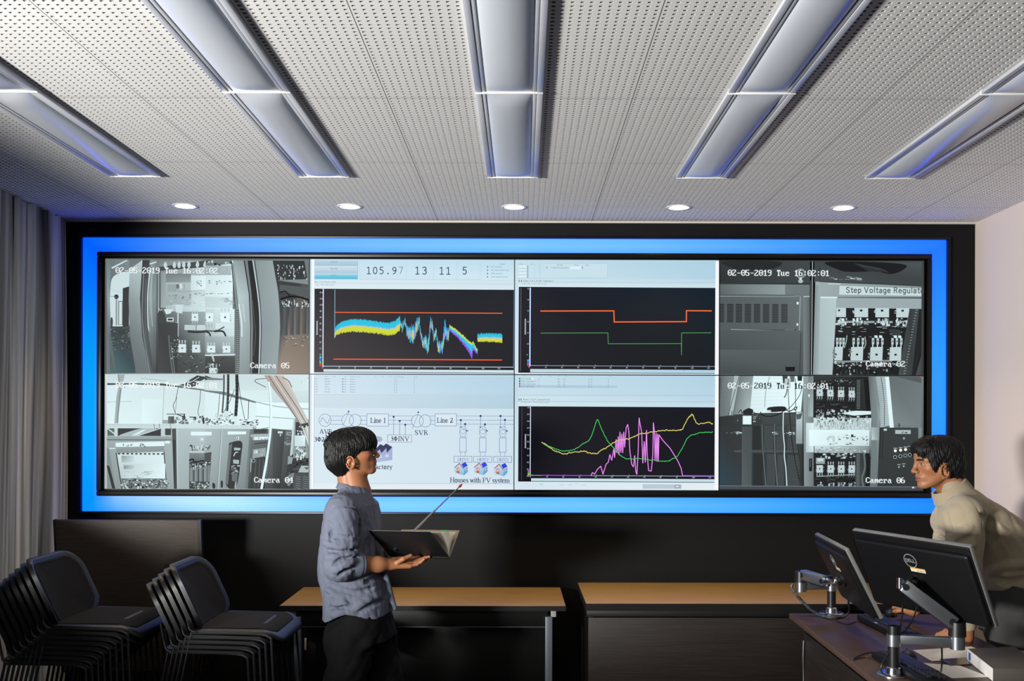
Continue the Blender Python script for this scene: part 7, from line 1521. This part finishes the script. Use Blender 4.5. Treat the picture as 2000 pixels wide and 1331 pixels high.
# pointer held behind the binder cover
def pointer():
    a, b = at(796, 1052, 4.60), at(904, 946, 4.60 + 0.16); d = (b - a)
    o = empty('telescopic_pointer', 'silver telescopic pointer with red tip, raised toward the wall displays', 'pointer', a)
    MB().cyl(-d * 0.22, d * 0.06, 0.0075, n=16).build('grip', mat('black rubber grip', (20, 20, 20), 0.6), o)
    MB().cyl(d * 0.06, d * 0.50, 0.0046, n=14).build('tube', M_chrome, o); MB().cyl(d * 0.50, d * 0.74, 0.0034, n=14).build('tube', M_chrome, o); MB().cyl(d * 0.74, d * 0.945, 0.0026, n=12).build('tube', M_alu, o)
    MB().cyl(d * 0.935, d * 0.955, 0.0050, 0.0068, n=14).cyl(d * 0.955, d * 1.0, 0.0068, 0.0012, n=14).build('tip', mat('red plastic tip', (150, 26, 30), 0.4), o, 'red pointed tip')
pointer()
# ---------------------------------------------------------------- the operator
def operator():
    D0 = 4.60
    def c(px, py, dy=0.0): return arr(at(px, py, D0 + dy))
    base = c(1990, 1180); base[2] = 0; inv = -base
    per = empty('person', 'man in beige turtleneck sweater leaning over the desk at the right', 'person', base)
    def loc(VQ): return (VQ[0] + inv, VQ[1])
    T = Matrix.Translation(Vector(c(1829, 897))) @ Matrix.Rotation(math.radians(180 + 3), 4, 'Z') @ Matrix.Rotation(math.radians(7), 4, 'Y') @ Matrix.Diagonal((1.02, 1.02, 0.99, 1))
    hf = head_field(ear=(0.010, -0.046), neck_to=(-0.085, -0.165), jaw=1.0); hv = hf.mesh(); hc = head_color(hv[0])
    SHn, ELn = c(1884, 1003, -0.190), c(1888, 1108, -0.250); WRn = arr(at(1892, 1241, 4.43))
    SHf, ELf = c(1868, 1003, 0.180), c(1846, 1092, 0.245); WRf = arr(at_z(1788, 1190, 0.775))
    B = Field((1.70, -1.95, 0.0), (2.70, -0.85, 1.50), 0.010)
    CH, HP = c(1890, 1005), c(1990, 1140)
    B.loft([HP, c(1945, 1065), CH], [0.07, 0.07, 0.06], [0.10, 0.11, 0.12], (0.7, 0, 0.7), 0.03).cap(CH, c(1862, 945), 0.055, 0.055, 0.03)
    B.cap(SHn, ELn, 0.045, 0.038, 0.03).cap(SHf, ELf, 0.045, 0.038, 0.03).cap(CH, SHn, 0.05, 0.045, 0.03).cap(CH, SHf, 0.05, 0.045, 0.03)
    HN, KN, AN = c(1992, 1180, -0.09), c(1962, 1370, -0.10), c(2010, 1520, -0.10); HF, KF, AF = c(1998, 1180, 0.09), c(1966, 1370, 0.10), c(2020, 1520, 0.10)
    B.chain([HN, KN, AN], [0.08, 0.055, 0.038], 0.03).chain([HF, KF, AF], [0.08, 0.055, 0.038], 0.03)
    for A in (AN, AF): A[2] = 0.09; B.cap(A - [0, 0, 0.05], A + [-0.12, 0, -0.06], 0.03, 0.022, 0.02)
    R = Field(np.minimum(WRn, ELn) - [0.17, 0.09, 0.06], np.maximum(WRn, ELn) + [0.09, 0.16, 0.06], 0.0026)
    R.chain([ELn, ELn * .3 + WRn * .7, WRn], [0.040, 0.032, 0.027], 0.02)
    kn = arr(at(1846, 1234, 4.45)); hand_field(R, WRn, kn - WRn + [0, 0, 0.006], (0.1, 0, -1), [(38, 74, 40), (40, 76, 40), (42, 78, 42), (46, 78, 44)], 0.02, None, 0.95, 1)
    Lf = Field(np.minimum(WRf, ELf) - [0.20, 0.10, 0.05], np.maximum(WRf, ELf) + [0.08, 0.10, 0.05], 0.003)
    mpv = arr(mp); mpv[2] = WRf[2]
    Lf.chain([ELf, ELf * .3 + WRf * .7, WRf], [0.040, 0.031, 0.026], 0.02); hand_field(Lf, WRf, (mpv - WRf) + [0, 0, 0.004], (0, 0, -1), [(14, 26, 16), (16, 26, 16), (18, 28, 18), (20, 30, 18)], 0.14, None, 0.95, -1)
    P = [xform(hv, T), B.mesh(), R.mesh(), Lf.mesh()]; col = [hc] + [np.repeat(SKIN[None], len(p[0]), 0) for p in P[1:]]
    organic('body', [loc(p) for p in P], M_skin, per, color=col)
    # short hair
    H = Field((-0.155, -0.115, -0.15), (0.140, 0.115, 0.150), 0.0019)
    H.ell((-0.014, 0, 0.036), (0.113, 0.085, 0.086), 0.01).ell((0.045, 0, 0.062), (0.064, 0.066, 0.050), 0.02).ell((-0.05, 0, -0.02), (0.076, 0.078, 0.072), 0.02).cap((-0.05, 0, -0.04), (-0.068, 0, -0.105), 0.060, 0.050, 0.02)
    for s in (-1, 1): H.ell((0.037, s * 0.064, -0.008), (0.017, 0.011, 0.036), 0.025)
    def ridge(x, y, z):
        ph = np.arctan2(y, x + 0.03 + 0 * z); r = np.sqrt((x + .03) ** 2 + y ** 2); w_ = np.clip(r / 0.05, 0, 1)
        return w_ * (0.0009 * np.sin(44 * ph + 70 * z + 2 * np.sin(13 * ph)) + 0.0010 * np.sin(95 * ph - 85 * z) + 0.0008 * np.sin(190 * x + 150 * y + 120 * z))
    H.mod(ridge)
    def keep(x, y, z):
        j = 0.0025 * np.sin(300 * y + 120 * z) + 0.002 * np.sin(170 * x + 240 * z)
        return np.minimum(x - (0.074 + 0.40 * np.clip(z, -.1, .1)) + j, 0.076 - z + j * 2 - 0.4 * (0.09 - x))
    H.cutmax(keep, 0.004)
    for s in (-1, 1):
        H.ell((0.006, s * 0.10, -0.050), (0.025, 0.034, 0.036), 0.005, 's'); H.ell((0.034, s * 0.10, -0.098), (0.055, 0.06, 0.034), 0.006, 's')
    H.cutmax(lambda x, y, z: np.minimum(-0.072 - z, x + 0.020) + 0.002 * np.sin(300 * y), 0.006)
    rr = random.Random(8)
    for i in range(60):
        y = rr.uniform(-0.06, 0.06); x = rr.uniform(0.02, 0.095); z0 = 0.036 + 0.086 * math.sqrt(max(0, 1 - ((x + .014) / .118) ** 2 - (y / .09) ** 2)) if ((x + .014) / .118) ** 2 + (y / .09) ** 2 < 1 else 0.07
        H.chain([(x - .01, y, z0 - .004), (x + .004, y * 1.05, z0 + .006), (x + .016, y * 1.05, z0 + .004)], [0.0028, 0.0020, 0.0008], 0.004)
    organic('hair', [loc(xform(H.mesh(), T))], M_hair, per)
    # sweater
    Sw = Field((c(1790, 1000)[0], -1.35 - 0.45, c(1900, 1215)[2]), (2.69, -1.35 + 0.45, c(1900, 905)[2]), 0.0042)
    ax = (0.62, 0, 0.78)
    Sw.loft([c(2020, 1118), c(1985, 1082), c(1945, 1050), c(1915, 1020), c(1886, 992), c(1868, 968)], [0.158, 0.150, 0.136, 0.118, 0.095, 0.060], [0.178, 0.176, 0.180, 0.192, 0.165, 0.08], ax, 0.03, 2.2)
    Sw.cap(c(1872, 970), c(1862, 950), 0.066, 0.060, 0.03)
    Sw.cap(c(1880, 985), SHn, 0.075, 0.078, 0.04).cap(c(1876, 985), SHf, 0.075, 0.078, 0.04)
    Sw.chain([SHn, SHn * .5 + ELn * .5, ELn], [0.082, 0.074, 0.060], 0.025).chain([ELn, ELn * .2 + WRn * .8], [0.058, 0.041], 0.02)
    Sw.chain([SHf, SHf * .5 + ELf * .5, ELf], [0.080, 0.070, 0.058], 0.025).chain([ELf, ELf * .2 + WRf * .8], [0.056, 0.040], 0.02)
    Sw.ell(c(1975, 1120, 0), (0.13, 0.172, 0.105), 0.05); Sw.ell(c(1858, 1018, 0.03), (0.07, 0.15, 0.09), 0.04)
    for i, y in enumerate((1020, 1031, 1042, 1053)): Sw.chain([c(1828, y, 0.05), c(1840, y + 3, -0.02), c(1850, y + 8, -0.06)], 0.007, 0.010, 's' if i % 2 else 'u')
    for P, r, m_ in (([(1846, 990), (1852, 1020), (1868, 1060)], .010, 's'), ([(1862, 1042), (1880, 1036), (1896, 1026)], .012, 'u'), ([(1866, 1058), (1884, 1050), (1898, 1044)], .010, 's'), ([(1870, 1074), (1888, 1066), (1904, 1060)], .011, 'u'), ([(1878, 1090), (1892, 1084), (1906, 1086)], .010, 's'), ([(1880, 1102), (1894, 1098), (1908, 1098)], .010, 'u')):
        fold_on(Sw, P, r, m_, 0.016)
    for P, r, m_ in (([(1930, 1040), (1960, 1080), (1965, 1110)], .014, 's'), ([(1945, 1020), (1985, 1060), (2000, 1100)], .014, 'u'), ([(1950, 1130), (1975, 1135), (2005, 1125)], .016, 's'), ([(1935, 1115), (1960, 1100), (2000, 1095)], .016, 'u'), ([(1920, 1000), (1940, 1020), (1945, 1060)], .014, 's')):
        fold_on(Sw, P, r, m_, 0.02)
    Sw.chain([Sw.hit(a, b) for a, b in ((1884, 962), (1900, 976), (1912, 992), (1919, 1012), (1920, 1035))], 0.0034, 0.004, 's')
    Sw.mod(folds(31, 6, 34, 0.0032))
    q0 = c(1945, 1153, -0.15)
    Sw.cutmax(lambda x, y, z: -(x - q0[0]) * 0.22 - (z - q0[2]) * 0.975 + 0 * y, 0.004)
    for A_, B_ in ((ELn, WRn), (ELf, WRf)): Sw.tube(A_ * .30 + B_ * .70, A_ * .14 + B_ * .86, 0.040, 0.006, 0.006, r2=0.037)
    M_sw = mat('beige lambswool knit', (164, 150, 126), 0.92, spec=0.15, sheen=0.25, noise=(380, 0.10, 2, (1, 1, 1)), bump=(520, 0.35, (1, 1, 1)))
    sw = organic('sweater', [loc(Sw.mesh())], M_sw, per)
    # folded roll collar round the tilted neck
    u = arr((-0.48, 0, 0.877)); N0 = c(1860, 958); Cf = Field(N0 - 0.13, N0 + 0.14, 0.0028)
    xa = arr((0.877, 0, 0.48))
    Cf.loft([N0 - u * 0.020, N0 + u * 0.010, N0 + u * 0.034], [0.092, 0.088, 0.082], [0.082, 0.078, 0.072], xa, 0.01)
    Cf.loft([N0 - u * 0.050, N0 - u * 0.01], [0.092, 0.078], [0.092, 0.074], xa, 0.02)
    Cf.loft([N0 + u * 0.012, N0 + u * 0.06], [0.070, 0.074], [0.062, 0.065], xa, 0.006, mode='s')
    def ribs(x, y, z):
        X, Z = x - N0[0], z - N0[2]; a = X * xa[0] + Z * xa[2]; return 0.0010 * np.sin(64 * np.arctan2(y - N0[1], a))
    Cf.mod(ribs); organic('roll_collar', [loc(Cf.mesh())], M_sw, sw)
    # pale undershirt hem and trousers
    Us = Field(c(1890, 1170, -0.25) - 0.05, c(2030, 1100, 0.25) + 0.05, 0.006)
    Us.loft([c(1985, 1140), c(1960, 1100)], [0.124, 0.112], [0.128, 0.128], ax, 0.02); Us.cutmax(lambda x, y, z: c(1915, 1148)[2] - z + 0 * x + 0 * y, 0.003)
    organic('undershirt', [loc(Us.mesh())], mat('white cotton', (206, 204, 198), 0.8), per)
    Tr = Field((1.95, -1.35 - 0.30, 0.06), (2.69, -1.35 + 0.30, c(1990, 1110)[2]), 0.007)
    Tr.loft([c(1996, 1240), c(1996, 1190), c(2010, 1140)], [0.165, 0.160, 0.145], [0.180, 0.178, 0.170], (1, 0, 0), 0.03, 2.3)
    Tr.chain([HN, KN, AN], [0.112, 0.088, 0.066], 0.05).chain([HF, KF, AF], [0.112, 0.088, 0.066], 0.05); Tr.mod(folds(41, 6, 40, 0.004))
    organic('trousers', [loc(Tr.mesh())], mat('charcoal trousers', (62, 62, 61), 0.85, spec=0.2, bump=(600, 0.15, (1, 1, 1))), per)
    for A in (AN, AF):
        s_ = Field(A - [0.24, 0.08, 0.15], A + [0.12, 0.08, 0.06], 0.005)
        s_.cap((A[0] + .01, A[1], 0.055), (A[0] - .13, A[1], 0.035), 0.045, 0.036, 0.02).cap((A[0], A[1], .06), (A[0], A[1], .10), 0.042, 0.044, 0.03); s_.cutmax(lambda x, y, z: 0.001 - z + 0 * x + 0 * y, 0.002)
        organic('shoe', [loc(s_.mesh())], mat('black leather', (18, 17, 17), 0.35), per)
operator()
